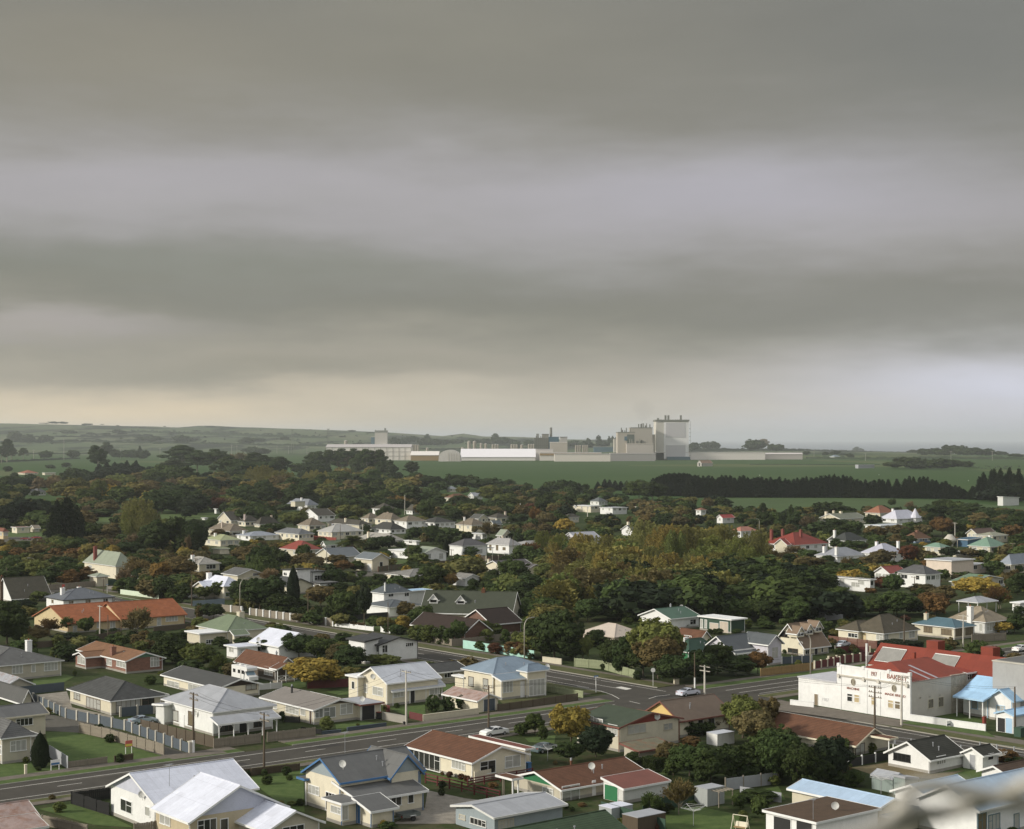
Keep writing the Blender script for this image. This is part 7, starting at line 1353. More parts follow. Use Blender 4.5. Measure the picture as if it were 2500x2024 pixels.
def ribs(n, c_='W2'):
    def f(root, w, h, d, m_):
        mb = MB()
        for k in range(n + 1): mb.box(w * k / n - .3, w * k / n + .3, -.6, 0, 0, h)
        for q in (.33, .66): mb.box(0, w, -.5, 0, h * q - .3, h * q + .3)
        mb.build('frame_rib', M('p', c_), root)
    return f
FW_ = (.84, .78, .72); FW2 = (.52, .47, .40); FG = (.20, .20, .17); FB = (.06, .13, .17)
plant('factory_shed', 'P', 165, 905, 442, 305, 60, FW_, 'big pale factory shed behind the dark pines on the left', rc=(.50, .46, .44), roof='gable', rh=6, extra=ribs(14, (.36, .33, .30)))
plant('dryer_tower', 'P', 590, 698, 360, 185, 30, (.60, .55, .50), 'pale square tower rising over the left factory shed', cat='tower', rc=FG, extra=lambda r, w, h, d, m_: ((lambda mb: (mb.box(w * .75, w * .88, 8, 14, h, h + 9), mb.box(w * .02, w * .08, 2, 5, h, h + 3), mb.build('roof_plant', M('p', FG), r)))(MB()), (lambda mb: (mb.box(-.5, w + .5, -.8, 0, h - 5, h - 1.5), mb.build('parapet_band', M('p', FG), r)))(MB()), (lambda mb: (mb.box(w * .35, w + 12, -12, -.1, 0, h * .4), mb.build('base_block', M('p', 'W2'), r)))(MB())))
plant('factory_building', 'P', 556, 588, 360, 240, 20, FB, 'dark green block left of the pale square tower')
plant('factory_shed', 'P', 905, 1145, 445, 366, 60, (.36, .24, .12), 'tan-walled shed between the two big pale sheds', rc=FW_, extra=None, roof='gable', rh=8)
plant('factory_shed', 'P', 1340, 1990, 445, 345, 70, (.80, .75, .71), 'long white shed with sunlit roof at the factory front', rc=(.85, .82, .83), roof='gable', rh=17)
def barrel():
    a = gnd('P', 1145, 452); mpp = a.y / FPX; w = 195 / 3.5733 * mpp; L = 60; root = empty('barrel_store', a, 0); mb = MB(); n = 12; h = 100 / 3.5733 * mpp
    pr = [(w / 2 - w / 2 * math.cos(math.pi * k / n), h * math.sin(math.pi * k / n) ** .6) for k in range(n + 1)]; mb.slab([(x, 0, z) for x, z in pr], (0, L, 0)); mb.build('shell', M('i', (.66, .61, .57)), root); m2 = MB()
    for k in range(5): m2.box(w * .45 + k * w * .12, w * .47 + k * w * .12, -.5, 0, 0, h * .7)
    m2.build('end_frame', M('p', FW2), root); tag(root, 'round-ended white store at the factory front', 'building', group='dairy factory buildings beyond the fields')
barrel()
plant('factory_shed', 'P', 1640, 2144, 436, 350, 45, (.76, .70, .65), 'pale broad shed behind the long white one', rc=(.62, .58, .55), D=3480)
plant('factory_shed', 'Q', 290, 935, 520, 455, 40, (.76, .70, .64), 'low pale shed with tan band right of the white one', rc=(.6, .56, .53), D=3420, extra=lambda r, w, h, d, m_: (lambda mb: (mb.box(0, w, -1, 0, h - 5, h - 1), mb.build('wall_band', M('p', (.36, .24, .12)), r)))(MB()))
plant('factory_shed', 'Q', 445, 1030, 520, 470, 30, (.78, .71, .64), 'long low cream shed facing the paddock', rc=(.6, .56, .53), D=3300)
plant('factory_shed', 'Q', 1030, 1500, 498, 462, 30, (.36, .34, .33), 'grey low shed continuing to the right', rc=(.56, .52, .5), D=3350)
plant('factory_shed', 'Q', 1500, 2650, 490, 452, 45, (.80, .74, .69), 'very long low pale shed reaching right of the tower', rc=(.64, .59, .56), D=3560)
plant('long_shed', 'R', 0, 695, 306, 284, 30, (.52, .47, .44), 'long low shed roof tapering off to the right', rc=(.62, .57, .54), D=3620, roof='gable', rh=3)
def plantroof(r, w, h, d, m_):
    mb = MB(); rr = random.Random(int(w * 10))
    for k in range(5): x = w * rr.uniform(.1, .9); mb.box(x, x + w * .05, 4, 8, h, h + rr.uniform(3, 9))
    for k in range(3): x = w * rr.uniform(.1, .9); mb.tube([(x, 5, h), (x, 5, h + 10)], 1.1, 8)
    mb.build('roof_plant', M('p', FG), r)
plant('boiler_house', 'Q', 235, 378, 405, 300, 40, FG, 'dark ribbed boiler house left of the factory centre', extra=lambda r, w, h, d, m_: (ribs(7, (.12, .12, .10))(r, w, h, d, m_), plantroof(r, w, h, d, m_)), D=3600, rc=FG)
plant('boiler_tower', 'Q', 316, 385, 400, 260, 35, (.30, .28, .24), 'dark chimney block behind the ribbed boiler house', D=3660, rc=FG, extra=lambda r, w, h, d, m_: (lambda mb: (mb.tube([(w * 1.35, 10, 0), (w * 1.35, 10, h * 1.28)], [4, 2.6], 10), mb.build('chimney', M('c', FG), r)))(MB()))
plant('factory_building', 'Q', 385, 490, 360, 290, 30, FB, 'blue-green block beside the boiler chimney', D=3600, rc=FB)
plant('factory_building', 'Q', 400, 580, 400, 345, 30, FW2, 'grey-cream block right of the boiler house', D=3560, rc=FW_)
plant('factory_building', 'Q', 505, 578, 380, 290, 30, (.55, .52, .48), 'white stack house with slanted top right of the chimney', D=3640, rc=FG)
plant('factory_building', 'Q', 860, 1095, 450, 392, 40, FB, 'low blue building left of the cream dryers', rc=(.34, .36, .35))
plant('dryer_building', 'Q', 1070, 1200, 452, 310, 50, (.46, .42, .36), 'lowest step of the cream dryer group on its left', rc=FW2)
plant('dryer_building', 'Q', 1105, 1285, 440, 240, 50, (.44, .40, .34), 'tall cream dryer with dark green glass face', rc=FG, D=3420, extra=lambda r, w, h, d, m_: ((lambda mb: (mb.box(w * .55, w - 1, -1, 0, h * .42, h * .93), mb.build('glass_face', M('g', (.10, .12, .10)), r)))(MB()), plantroof(r, w, h, d, m_), (lambda mb: (mb.box(w * .4, w * .55, -1, 0, h * .72, h * .86), mb.build('blue_panel', M('p', FB), r)))(MB())))
plant('dryer_building', 'Q', 1245, 1470, 440, 192, 60, (.47, .43, .37), 'highest cream dryer block with rooftop vents', rc=FG, D=3500, extra=lambda r, w, h, d, m_: (plantroof(r, w, h, d, m_), (lambda mb: (mb.box(w * .24, w * .6, -1, 0, h * .48, h * .60), mb.build('louvre', M('p', FG), r)))(MB())))
plant('dryer_annex', 'Q', 1200, 1480, 448, 360, 30, (.50, .46, .41), 'low cream annex at the foot of the dryers', rc=FW2, D=3400, extra=plantroof)
plant('link_block', 'Q', 1470, 1500, 440, 265, 30, FW2, 'narrow cream link beside the highest dryer block', D=3520)
plant('factory_building', 'Q', 1480, 1645, 452, 370, 40, FB, 'blue building in front of the great white tower', rc=(.10, .17, .2))
def bigtower(r, w, h, d, m_):
    mb = MB(); 
    for (a, b_, c_, e_) in ((.30, .90, .58, .96), (.30, .90, .02, .38)): mb.box(w * a, w * b_, -.9, 0, h * c_, h * e_)
    mb.build('cladding_panel', M('p', (.58, .56, .57)), r); m2 = MB(); m2.box(w * .24, w, -.5, 0, h * .02, h * .97); m2.build('white_face', M('p', (.85, .83, .82)), r)
    m3 = MB(); m3.box(-1.5, w + 1.5, -1.5, d, h, h + 3.5)
    for f in (.04, .27, .36, .74): m3.box(w * f, w * f + 4, 4, 9, h + 3.5, h + (13 if f > .1 else 7))
    m3.build('roof_gantry', M('p', FG), r); m4 = MB()
    for k in range(10): m4.box(w + 1.2, w + 4.2, 0, 3, h * k / 10, h * k / 10 + .8)
    m4.box(w + 3.8, w + 4.2, 0, .4, 0, h); m4.build('stair', M('m', FG), r)
    m5 = MB(); m5.box(w * .33, w + 2, -10, -1, -1, h * .08); m5.build('blue_base', M('p', FB), r)
plant('great_dryer_tower', 'Q', 1508, 1850, 452, 122, 60, (.60, .57, .51), 'great white square dryer tower, tallest building of the factory', cat='tower', rc=FG, extra=bigtower, D=3560)
def tank(rg, x, yb, yt, w, label, D=None, n=1):
    a = gnd(rg, x, yb); D = D or a.y; mpp = D / FPX; s_ = RG[rg][2]; u, _ = uv(rg, x, yb); root = empty('milk_silo', ((u - CX) * mpp, D, 0)); h = CAMH - (uv(rg, 0, yt)[1] - HV) * mpp; r_ = w / s_ * mpp / 2
    mb = MB(); mb.tube([(0, 0, -1), (0, 0, h)], r_, 14); mb.build('shell', M('m', (.42, .37, .31)), root); m2 = MB(); m2.tube([(0, 0, h), (0, 0, h + r_ * .35)], [r_ * 1.02, r_ * .2], 14); m2.build('cap', M('m', (.5, .45, .4)), root); tag(root, label, 'silo', group='steel milk silos at the factory')
for i, (x, yt, w) in enumerate([(902, 310, 22), (925, 308, 22), (947, 308, 22), (968, 310, 22), (1048, 335, 24), (1412, 278, 30), (1460, 278, 30), (1517, 296, 24), (1558, 298, 24), (1620, 305, 20), (1642, 305, 20), (1662, 306, 18), (1785, 305, 22), (1806, 306, 22), (1827, 306, 22), (1872, 308, 26), (1935, 304, 20), (1956, 304, 20), (1977, 304, 20), (338, 272, 32), (1355, 330, 22)]):
    tank('P', x, 372, yt, w, ['silo in the row behind the tan-walled shed', 'tall silo of the pair over the white shed', 'silo in the row left of the boiler house', 'lone silo left of the pale square tower'][0 if x < 1400 and x > 400 else 1 if x in (1412, 1460) else 3 if x == 338 else 2], D=3760)
for i, x in enumerate((670, 692, 714, 745, 767, 788)): tank('Q', x, 415, 375, 20, 'short silo in the cluster left of the blue building', D=3800)
for i, x in enumerate((285, 362)): 
    p = gnd('Q', x, 505); root = empty('ventilation_unit', p); mb = MB(); mb.tube([(-14, 0, 9), (14, 0, 9)], 8, 10); mb.build('drum', M('m', FW2), root); m2 = MB(); m2.box(-12, 12, -4, 4, 0, 4); m2.build('cradle', M('p', FG), root); tag(root, 'left drum-shaped plant unit at the factory front' if i == 0 else 'right drum-shaped plant unit at the factory front', 'plant unit')
def mast(rg, x, yb, yt, label, w=1.2, cat='pylon', D=None):
    a = gnd(rg, x, yb); D = D or a.y; mpp = D / FPX; u, _ = uv(rg, x, yb); root = empty('lattice_mast' if cat == 'pylon' else 'power_pole', ((u - CX) * mpp, D, 0)); h = CAMH - (uv(rg, 0, yt)[1] - HV) * mpp; mb = MB()
    if cat == 'pylon':
        for sx in (-1, 1):
            for sy in (-1, 1): mb.beam((sx * w * 2, sy * w * 2, 0), (sx * w * .7, sy * w * .7, h), .5, .5)
        for k in range(6): z = h * k / 6; mb.beam((-w * 2, -w * 2, z), (w * 1.2, -w * 1.2, z + h / 6), .3, .3)
        mb.box(-w * 2, w * 2, -w, w, h - 1.5, h)
    else: mb.tube([(0, 0, 0), (0, 0, h)], w / 2, 6); mb.box(-3, 3, -.3, .3, h - 1.5, h - 1)
    mb.build('mast', M('c', FG if cat == 'pylon' else 'CON'), root); tag(root, label, cat, group='masts and poles in the far fields')
mast('O', 1913, 232, 132, 'lattice mast on the plain left of the factory', 2.0, D=5000); mast('P', 184, 330, 168, 'lattice mast above the left end of the big shed', 1.8, D=4300)
for x, yb, yt in ((418, 330, 180), (788, 322, 250), (1515, 325, 232), (1677, 290, 232), (1812, 292, 236), (1887, 292, 236), (2008, 292, 240), (1047, 325, 250), (220, 335, 262), (1550, 310, 236)):
    mast('O', x, yb, yt, 'pale transmission pole in the left fields', .9, 'power pole')
for x, yb, yt, n_ in ((770, 320, 262, 'a'), (1107, 335, 285, 'b'), (1666, 335, 270, 'c'), (1937, 335, 270, 'd')): mast('R', x, yb, yt, 'thin pole in the right fields near the coast', .8, 'power pole')
# tanks, disc reservoir, spire
def disc():
    p = gnd('N', 1548, 508); root = empty('water_reservoir', p); mpp = p.y / FPX; r_ = 52 / 3.2985 * mpp; mb = MB(); mb.tube([(0, 0, 0), (0, 0, 1.2)], r_ * .5, 14); mb.build('stem', M('c', 'CONL'), root); m2 = MB(); m2.tube([(0, 0, 1.0), (0, 0, 2.4), (0, 0, 3.0), (0, 0, 5.0)], [r_ * .55, r_, r_, r_ * .35], 20); m2.build('tank', M('c', 'CONL'), root, smooth=False); tag(root, 'flat disc-shaped pale water reservoir among houses on the right', 'reservoir')
disc()
def spire():
    for rt, bl, sh in HOUSES:
        if sh == 'the white turreted mansion':
            inv = Matrix.Rotation(-YAW, 4, 'Z'); b = bl[0]; u, v = uv('N', 1268, 200); 
            q = inv @ (Vector(((u - CX) / FPX * (rt.location.y + 9), rt.location.y + 9, 0)) - rt.location); z = CAMH - (v - HV) / FPX * (rt.location.y + 9)
            mb = MB(); mb.tube([(q.x, q.y, 0), (q.x, q.y, b.h + .4)], 2.1, 8); o = mb.build('turret', M('b', 'W'), rt); m2 = MB(); m2.tube([(q.x, q.y, b.h + .4), (q.x, q.y, z)], [2.9, .1], 8); m2.build('spire', M('i', (.6, .6, .66)), o)
spire()
# sheep and cattle specks
def cow(rg, x, yb, label, c_='BLK', s=1.0, group=None):
    p = gnd(rg, x, yb); root = empty('cow' if s > .7 else 'sheep', p, random.Random(int(x)).uniform(0, 3)); mb = MB()
    mb.tube([(-1.1 * s, 0, 1.05 * s), (-.8 * s, 0, 1.1 * s), (.2 * s, 0, 1.05 * s), (.8 * s, 0, 1.15 * s), (1.15 * s, 0, 1.3 * s), (1.5 * s, 0, 1.15 * s), (1.75 * s, 0, 1.0 * s)], [.2 * s, .42 * s, .46 * s, .42 * s, .25 * s, .2 * s, .1 * s], 8)
    for a in (-.8, .7):
        for b_ in (-.22, .22): mb.tube([(a * s, b_ * s, 1.0 * s), (a * s, b_ * s, .5 * s), (a * s + .04, b_ * s, 0)], [.14 * s, .09 * s, .07 * s], 6)
    mb.build('body', M('p', c_), root, smooth=True); tag(root, label, 'cow' if s > .7 else 'sheep', group=group)
rr = random.Random(9)
for k in range(34): cow('R', 1800 + rr.random() ** .8 * 340, 372 + rr.uniform(0, 18), 'dark cow grazing in the herd at the far right', group='cattle grazing at the far right')
for k, (x, y) in enumerate(((30, 135), (80, 135))): cow('J', x, y, 'dark cow in the left paddock', group='cows in the left paddock')
for x, y in ((1195, 430), (1780, 468), (415, 432)): cow('R', x, y, 'white sheep on the open green field', 'W2', .6, group='sheep on the green field')
# ------------------------------------------------------------------ trees (kind colour x top foot width)
T('A', 'c', 'bg', 300, 570, 838, 152, 'dark egg-shaped cypress at the front of the big lawn')
TT('A', 'h g 1125 148 215 80; h gb 1210 110 160 70; h dg 2110 415 500 62; h gb 195 755 808 60; h dg 1850 858 905 50; h g 1990 895 965 85; h dg 1975 845 900 50; h dg 15 1290 1330 60; f gb 1395 1268 1310 110; h gb 1240 118 150 90; h mg 560 110 150 40; h og 1670 545 590 20')
TT('B', 'h dg 272 415 480 60; h mg 608 450 560 120; h gb 838 505 530 30; h g 1400 290 420 125; h g 1515 305 415 120; h g 1620 290 400 110; h dg 1700 310 385 80; h mg 1645 200 255 100; h dg 138 850 905 55; h dg 305 825 900 70; h g 160 890 965 85; h g 325 892 935 55; h dg 405 1070 1125 80; h mg 345 1085 1125 80; h dg 10 858 910 50; h rs 1470 865 900 30; h rd 1525 865 915 60; h rd 1610 880 930 55; h rd 1655 895 945 60; h dg 1465 992 1048 60; h rs 1850 945 990 90; h g 1760 965 1000 80; h g 1060 1240 1310 150; f yo 1030 1230 1290 80; h gb 750 1215 1250 50; h g 2060 560 600 60')
TT('F', 'b yo 1160 905 1175 480; b dg 760 740 905 200; b dg 1000 700 930 260; b g 1180 730 940 250; b br 1210 700 780 130; d dg 1440 800 1010 330; d br 1330 790 960 200; b mg 1730 880 1000 290; b mg 800 615 700 210; h br 760 600 660 100; d dg 650 790 900 110; h dg 1390 690 775 180; h mg 470 905 960 110; f gb 300 885 1030 170; b gb 130 790 1010 260; d dg 60 930 1040 190; d dg 320 730 830 140; b g 520 730 800 180')
TT('E', 'h mg 472 820 905 90; h g 578 805 922 110; b dg 1860 435 575 210; h br 1740 450 580 80; h yo 1790 570 610 70; d dg 1500 700 960 290; d dg 1390 680 830 200; b gb 1720 790 1010 260; d g 1640 930 1020 210; f gb 1925 885 1030 170; h g 1310 1065 1145 120; x br 1200 460 770 290; x rs 430 560 720 260; b g 745 560 710 150; x g 590 540 700 130; d dg 60 400 790 340; d bg 180 400 540 230; d dg 190 600 790 200; b br 330 640 790 200; d bg 550 700 790 190; h g 800 720 780 180; h g 1000 700 790 170; h dg 990 650 690 70; h dg 660 690 730 100; h g 880 660 720 90; h g 1620 660 740 180; b og 1390 75 290 190; d dg 1420 180 400 220; b mg 1500 290 390 110; d g 1600 290 390 130; d dg 1540 200 330 170; d br 1550 20 240 330; x br 1200 30 250 260; d dg 1230 120 260 150; x gy 1080 130 310 170; h dg 1110 240 310 120; h dg 1200 290 340 90; d rs 700 110 260 230; d g 560 60 280 260; d dg 440 100 290 260; d rs 590 140 290 220; b mg 300 60 250 240; d dg 180 90 250 250; d g 60 110 270 230; b gb 340 330 420 150; h gb 280 390 470 110; h dg 500 340 390 90; b gb 1920 245 400 160; b gb 1765 290 410 140; d dg 2080 230 420 180; h gb 1690 190 280 190; d g 1880 150 220 140; h yo 1240 560 600 100')
TT('F', 'b g 310 240 395 150; b gb 165 295 405 130; h dg 130 430 560 100; b dg 660 200 520 400; d dg 540 310 480 220; d dg 830 330 530 330; c bg 950 105 470 125; b g 1390 320 600 260; b br 1190 275 470 260; d dg 1330 250 330 230; b bg 1570 260 620 150; h mg 858 455 520 110; h g 960 470 545 90; h g 1040 465 550 110; h dg 1160 450 565 110; h g 1270 445 590 130; h gb 1730 425 530 100; h br 1915 420 540 160; b br 1820 375 470 90; h yo 1910 540 690 170; h g 1850 620 710 160; b g 2080 450 640 180; h dg 2080 330 420 110; h g 2060 620 700 130; x gy 1540 600 660 120; b dg 1300 130 300 180; b mg 1420 160 290 160; h g 1520 200 290 130; b dg 1700 180 290 140; d g 1850 190 310 180; b gb 2040 0 130 200; w g 690 10 210 260; d g 850 80 210 200; d br 1080 0 150 300; d g 420 40 150 260; d br 560 0 120 200; x gy 740 120 270 180; d dg 30 50 210 150; h g 120 190 260 230; b rs 1380 70 170 160; d g 1500 60 160 150; h dg 250 150 200 130; d g 2120 110 260 150; b g 1980 210 300 170')
TT('G', 'h yo 120 360 500 170; h g 240 300 450 180; d br 130 240 380 150; h g 90 450 530 140; h gb 350 440 600 190; h g 450 450 612 170; b g 600 400 615 150; h mg 250 440 585 200; h dg 300 460 590 150; h g 520 470 622 120; b gb 830 400 560 170; h gb 930 430 540 130; h mg 850 480 600 140; h g 1010 480 610 110; b g 1090 360 500 140; d dg 1440 290 755 400; b ol 1420 255 560 420; b mg 1330 470 740 330; d dg 1580 560 760 260; b mg 1690 540 760 150; h rd 930 600 700 160; h rs 1060 590 710 150; h rd 1130 590 720 120; h rd 780 590 640 60; h g 1235 690 750 70; h dg 1790 490 640 190; b dg 740 200 372 220; d g 870 190 372 220; b mg 1030 220 385 150; h g 1120 225 390 160; d dg 970 160 372 160; d bg 660 210 330 150; b g 420 0 120 150; b og 520 10 110 120; d dg 1130 60 260 250; d g 930 20 160 220; b dg 1330 120 330 270; h g 290 40 120 180; b dg 730 50 120 100; h gb 530 515 560 50; d br 1550 60 300 280; d g 1730 210 420 230; b g 1960 270 410 180; d g 1230 230 420 160')
TT('H', 'b mg 550 395 900 420; b br 640 500 900 330; d dg 170 560 850 240; d dg 290 540 880 270; b dg 430 590 900 330; b br 560 520 920 380; d dg 700 700 960 330; d dg 930 670 930 300; b dg 1080 600 880 250; d dg 1240 700 890 280; b rs 1430 670 880 200; h dg 380 840 930 90; b dg 1050 550 700 130; h dg 770 420 470 160; h g 1080 475 530 110; h dg 1010 480 530 70; y gb 262 425 600 210; x g 420 420 520 200; b g 1670 390 470 120; d dg 40 490 640 180; d dg 1700 0 330 420; h gb 1330 380 480 120; h g 1500 410 480 200; h gb 1180 520 560 80; h g 1250 480 530 100; d g 480 30 300 250; d dg 330 260 420 200; d g 160 260 400 160; h g 1050 320 380 120; b g 2030 410 520 130; h yo 1960 420 480 60; h g 1660 660 700 40')
TT('C', 'b yo 595 370 690 300; d bg 780 515 760 230; b g 325 425 590 140; d g 220 500 600 110; h g 380 520 630 90; b dg 590 640 800 200; h dg 1065 715 850 160; b br 1330 640 850 200; b g 1480 650 940 300; d dg 1640 690 960 320; d dg 1800 660 930 300; d g 1360 740 900 140; b mg 1880 300 620 270; b br 2040 310 600 230; b br 1960 400 680 330; b g 2100 530 900 340; d dg 2000 700 930 260; x br 1400 900 1190 260; x g 1190 1020 1190 180; h rs 1490 600 690 180; x gy 1700 440 560 180; h dg 1480 480 600 170; h g 1620 490 590 130; k dg 1230 760 860 150; b g 1845 1020 1160 90; b g 2000 1060 1220 120; h dg 1300 1100 1180 140; h g 560 1100 1150 60; h rs 680 1100 1130 80; h g 1470 940 1010 80; d dg 1930 820 950 200; h g 1500 1080 1130 80; h dg 1560 500 600 110; x g 1210 870 960 100; h rd 1250 1240 1310 90')
TT('D', 'd dg 330 530 900 330; d bg 690 590 960 300; d dg 560 700 980 280; d dg 60 650 920 260; b g 300 560 960 340; b dg 460 640 990 260; h g 870 850 980 170; b g 160 1040 1210 110; h mg 1010 650 730 70; h dg 720 850 970 160; h g 640 600 720 110; h rs 1990 700 790 240; h dg 2100 760 830 200; h gb 1150 680 720 70; h g 30 1040 1140 90; h dg 150 1000 1090 330; h gb 1750 1250 1310 150; h g 1880 1240 1310 160; h rs 1600 1250 1300 70; h g 2050 1280 1330 120; h g 1780 930 980 90; b g 770 620 740 150')
TT('I', 'h g 420 240 350 120; d dg 350 200 330 150; k bg 1055 415 470 290; h g 1430 430 510 200; h bg 1530 400 470 110; h g 1740 400 560 260; h dg 1880 450 590 190; h br 2060 510 600 170; b yo 1960 240 350 170; d dg 2060 170 340 180; x gy 870 60 200 200; b dg 1010 0 200 330; b g 760 40 200 230; b rs 1370 0 210 260; d dg 1200 40 180 170; h rd 1110 185 230 110; x mg 1940 -30 130 260; b g 330 60 200 220; b dg 560 60 200 240; h g 670 130 200 150; d dg 160 60 230 270; h br 1330 180 230 130; h dg 2100 100 190 140')
# lower right dark wood edge and autumn wood in the middle
TT('M', 'p ol 60 440 640 200; p oc 250 440 700 260; p ol 440 450 730 260; p mg 640 500 720 240; p ol 800 330 620 280; p oc 1000 370 680 300; p ol 1180 380 640 240; p mg 1080 420 690 240; p ol 1340 400 640 260; p ol 1500 360 620 260; p mg 1620 470 720 260; p ol 1760 420 720 240; p oc 100 590 820 260; p og 190 600 830 200; p ol 330 600 900 280; p oc 430 600 960 240; p ol 560 640 940 280; p ol 700 660 960 280; p oc 850 640 980 280; p oc 1010 610 960 300; p ol 1180 620 900 240; p oc 1300 640 960 280; p ol 1440 600 880 260; p mg 1560 520 840 280; p mg 1700 560 860 260; b g 700 560 760 180; b g 160 480 660 140; p br 1440 780 1040 240; p ol 1150 780 1060 280; p ol 980 780 1060 260; p ol 760 820 1080 260; p ol 620 760 1080 240; p br 60 780 1010 240; p br 170 840 1080 200; b dg 480 930 1150 240; b g 330 1000 1190 250; b g 560 1050 1200 180; p ol 900 940 1130 280; p mg 1150 960 1140 280; p ol 690 960 1140 240; b dg 60 640 800 170; p ol 1600 640 900 230; p mg 1490 700 960 240; p yo 330 560 780 140; p br 90 700 920 200; p oc 1220 760 1000 220; p mg 870 900 1080 220; p ol 500 780 1040 220')
TT('M', 'd g 1780 700 1000 330; d dg 1630 800 1060 300; d g 1950 720 1020 280; d dg 2080 740 1060 260; d dg 1800 880 1110 330; p ol 1550 820 1130 280; d g 1700 1000 1200 260; d dg 1980 940 1160 330; p br 1400 900 1130 260; d dg 1300 1040 1180 240; b dg 1870 1010 1210 280; d g 2120 980 1220 260; h g 1640 1160 1240 110; h g 1840 1150 1230 120; d bg 1020 1060 1200 200; d dg 1500 1060 1200 220')
TT('N', 'd dg 60 660 860 260; d g 200 700 900 280; d dg 380 740 940 320; d dg 530 720 900 240; d g 650 830 1010 240; d dg 560 900 1060 240; d dg 330 930 1080 300; d g 760 880 1060 220; x gy 950 940 1070 200; b g 1090 720 900 180; b g 1120 860 1070 320; d dg 980 880 1060 200; d rd 1010 740 860 140; x gy 1190 900 1030 200; b rs 1420 870 1050 240; d br 1330 800 900 220; d br 1490 810 960 220; b yo 1750 745 930 320; x rs 1940 820 1010 260; d dg 2090 720 900 180; d br 2060 690 880 160; h dg 880 800 860 100; b rs 910 840 900 100; h gb 870 685 750 140; h mg 1285 620 670 140; d br 1000 525 670 210; b g 1010 490 600 200; b rd 1220 490 650 150; d br 1360 530 650 170; b bg 1540 510 600 130; h g 1180 610 670 120; d dg 1090 620 690 100; d dg 600 630 730 190; h g 565 575 640 120; x br 710 590 720 130; d dg 780 600 700 110; d br 860 590 690 180; b g 400 530 610 150; h g 240 560 640 220; x gy 290 490 590 170; d br 440 590 680 220; d br 120 620 700 220; x br 70 480 640 180; b g 700 470 560 130; b g 790 460 540 170; d dg 640 440 520 110; b rs 850 480 540 90; b dg 1530 640 740 140; b g 1480 690 790 120; b br 1700 520 600 140; h g 1800 530 600 120; b g 1890 550 690 130; h g 1930 515 570 80; b g 1910 620 730 160; d br 1990 480 600 120; b dg 1640 430 490 100; b g 1940 690 760 80; h gb 1770 670 720 60; d g 1660 710 770 160; d g 2080 640 720 120; b g 950 410 500 150; d dg 1060 420 500 200; b dg 1200 420 500 160; b rs 1490 270 430 190; d dg 1330 300 420 180; d g 1220 310 410 150; d dg 1600 310 420 160; d br 1130 330 420 160; d br 940 340 440 180; b dg 930 250 340 150; b g 780 300 410 140; d dg 620 280 400 260; d dg 480 300 420 180; x gy 400 250 400 160; d dg 300 230 370 160; d g 160 220 360 150; b dg 60 230 380 150; m dg 40 160 330 80; m dg 270 175 330 60; d dg 510 145 260 170; d dg 630 150 260 170; m dg 460 180 250 70; h dg 855 180 250 60; h dg 948 185 235 50; d dg 1500 130 240 200; d dg 1700 150 270 200; b g 1600 140 250 150; d dg 1400 170 280 190; d dg 1850 190 300 200; d dg 2000 200 330 220; d dg 2110 220 380 180; m dg 1400 240 330 120; d br 1780 230 370 190; d dg 1950 300 420 170; b rs 2060 330 460 150; x gy 1230 140 230 90; b dg 1080 125 190 60; d dg 1700 270 370 180; d dg 1830 280 400 160; b g 2120 400 500 130; d rs 1560 420 500 110; d dg 1450 430 490 130; b yo 1700 330 400 80')
# middle rows (K, L)
TT('K', 'b mg 570 155 330 220; d dg 430 190 320 120; b g 730 150 250 130; b yo 870 130 220 150; d dg 1070 210 300 190; d g 800 220 420 120; d dg 870 210 390 140; b mg 1150 285 480 320; x br 1300 240 370 220; h dg 520 395 440 110; d g 290 360 450 140; h g 950 410 510 230; h g 860 420 520 160; d dg 130 370 470 200; d br 60 450 580 200; d dg 150 480 720 170; b bg 60 400 700 260; x gy 30 540 760 120; d br 370 480 560 170; b bg 480 500 560 160; h yo 720 580 670 160; h py 950 590 660 200; h py 1100 575 650 180; b g 790 565 640 90; b g 640 600 680 120; w g 800 640 930 280; d br 640 650 820 260; b br 720 640 780 200; b g 1240 635 800 160; d dg 1000 690 870 230; h g 1040 830 910 200; h g 500 760 880 200; d dg 540 650 760 120; d dg 350 740 830 170; d br 1350 780 920 200; d br 1600 740 850 230; b rs 1660 800 880 140; y gb 1755 500 765 260; h dg 1430 600 660 150; b dg 1960 600 740 200; d br 1900 580 700 100; b rs 1730 730 800 80; b g 1850 800 900 150; h dg 1900 420 520 120; d dg 1930 480 540 110; b bg 2070 550 690 200; h g 2100 800 860 90; b mg 1700 280 380 90; b br 1830 200 300 230; h g 1600 370 430 120; d g 1400 470 520 110; h g 1440 560 620 110; x gy 880 860 980 200; h yo 1230 855 900 80; d g 980 890 960 100; b og 620 25 180 150; b og 690 30 170 120; d dg 850 0 220 260; d br 1000 10 200 260; d dg 1200 0 260 330; d ol 1500 0 220 300; d dg 1700 40 240 260; d dg 1900 30 220 260; b g 2090 60 230 200; d bg 100 100 330 300; d rd 350 140 300 200; d br 250 60 280 240; d dg 700 100 240 150; b g 760 170 290 90; d dg 1500 130 300 170; d dg 1620 180 320 150; d g 1450 200 300 110; d bg 50 240 360 160; b br 470 40 200 180; d g 1100 110 220 160; b dg 1330 90 230 170; d dg 2000 140 280 180')
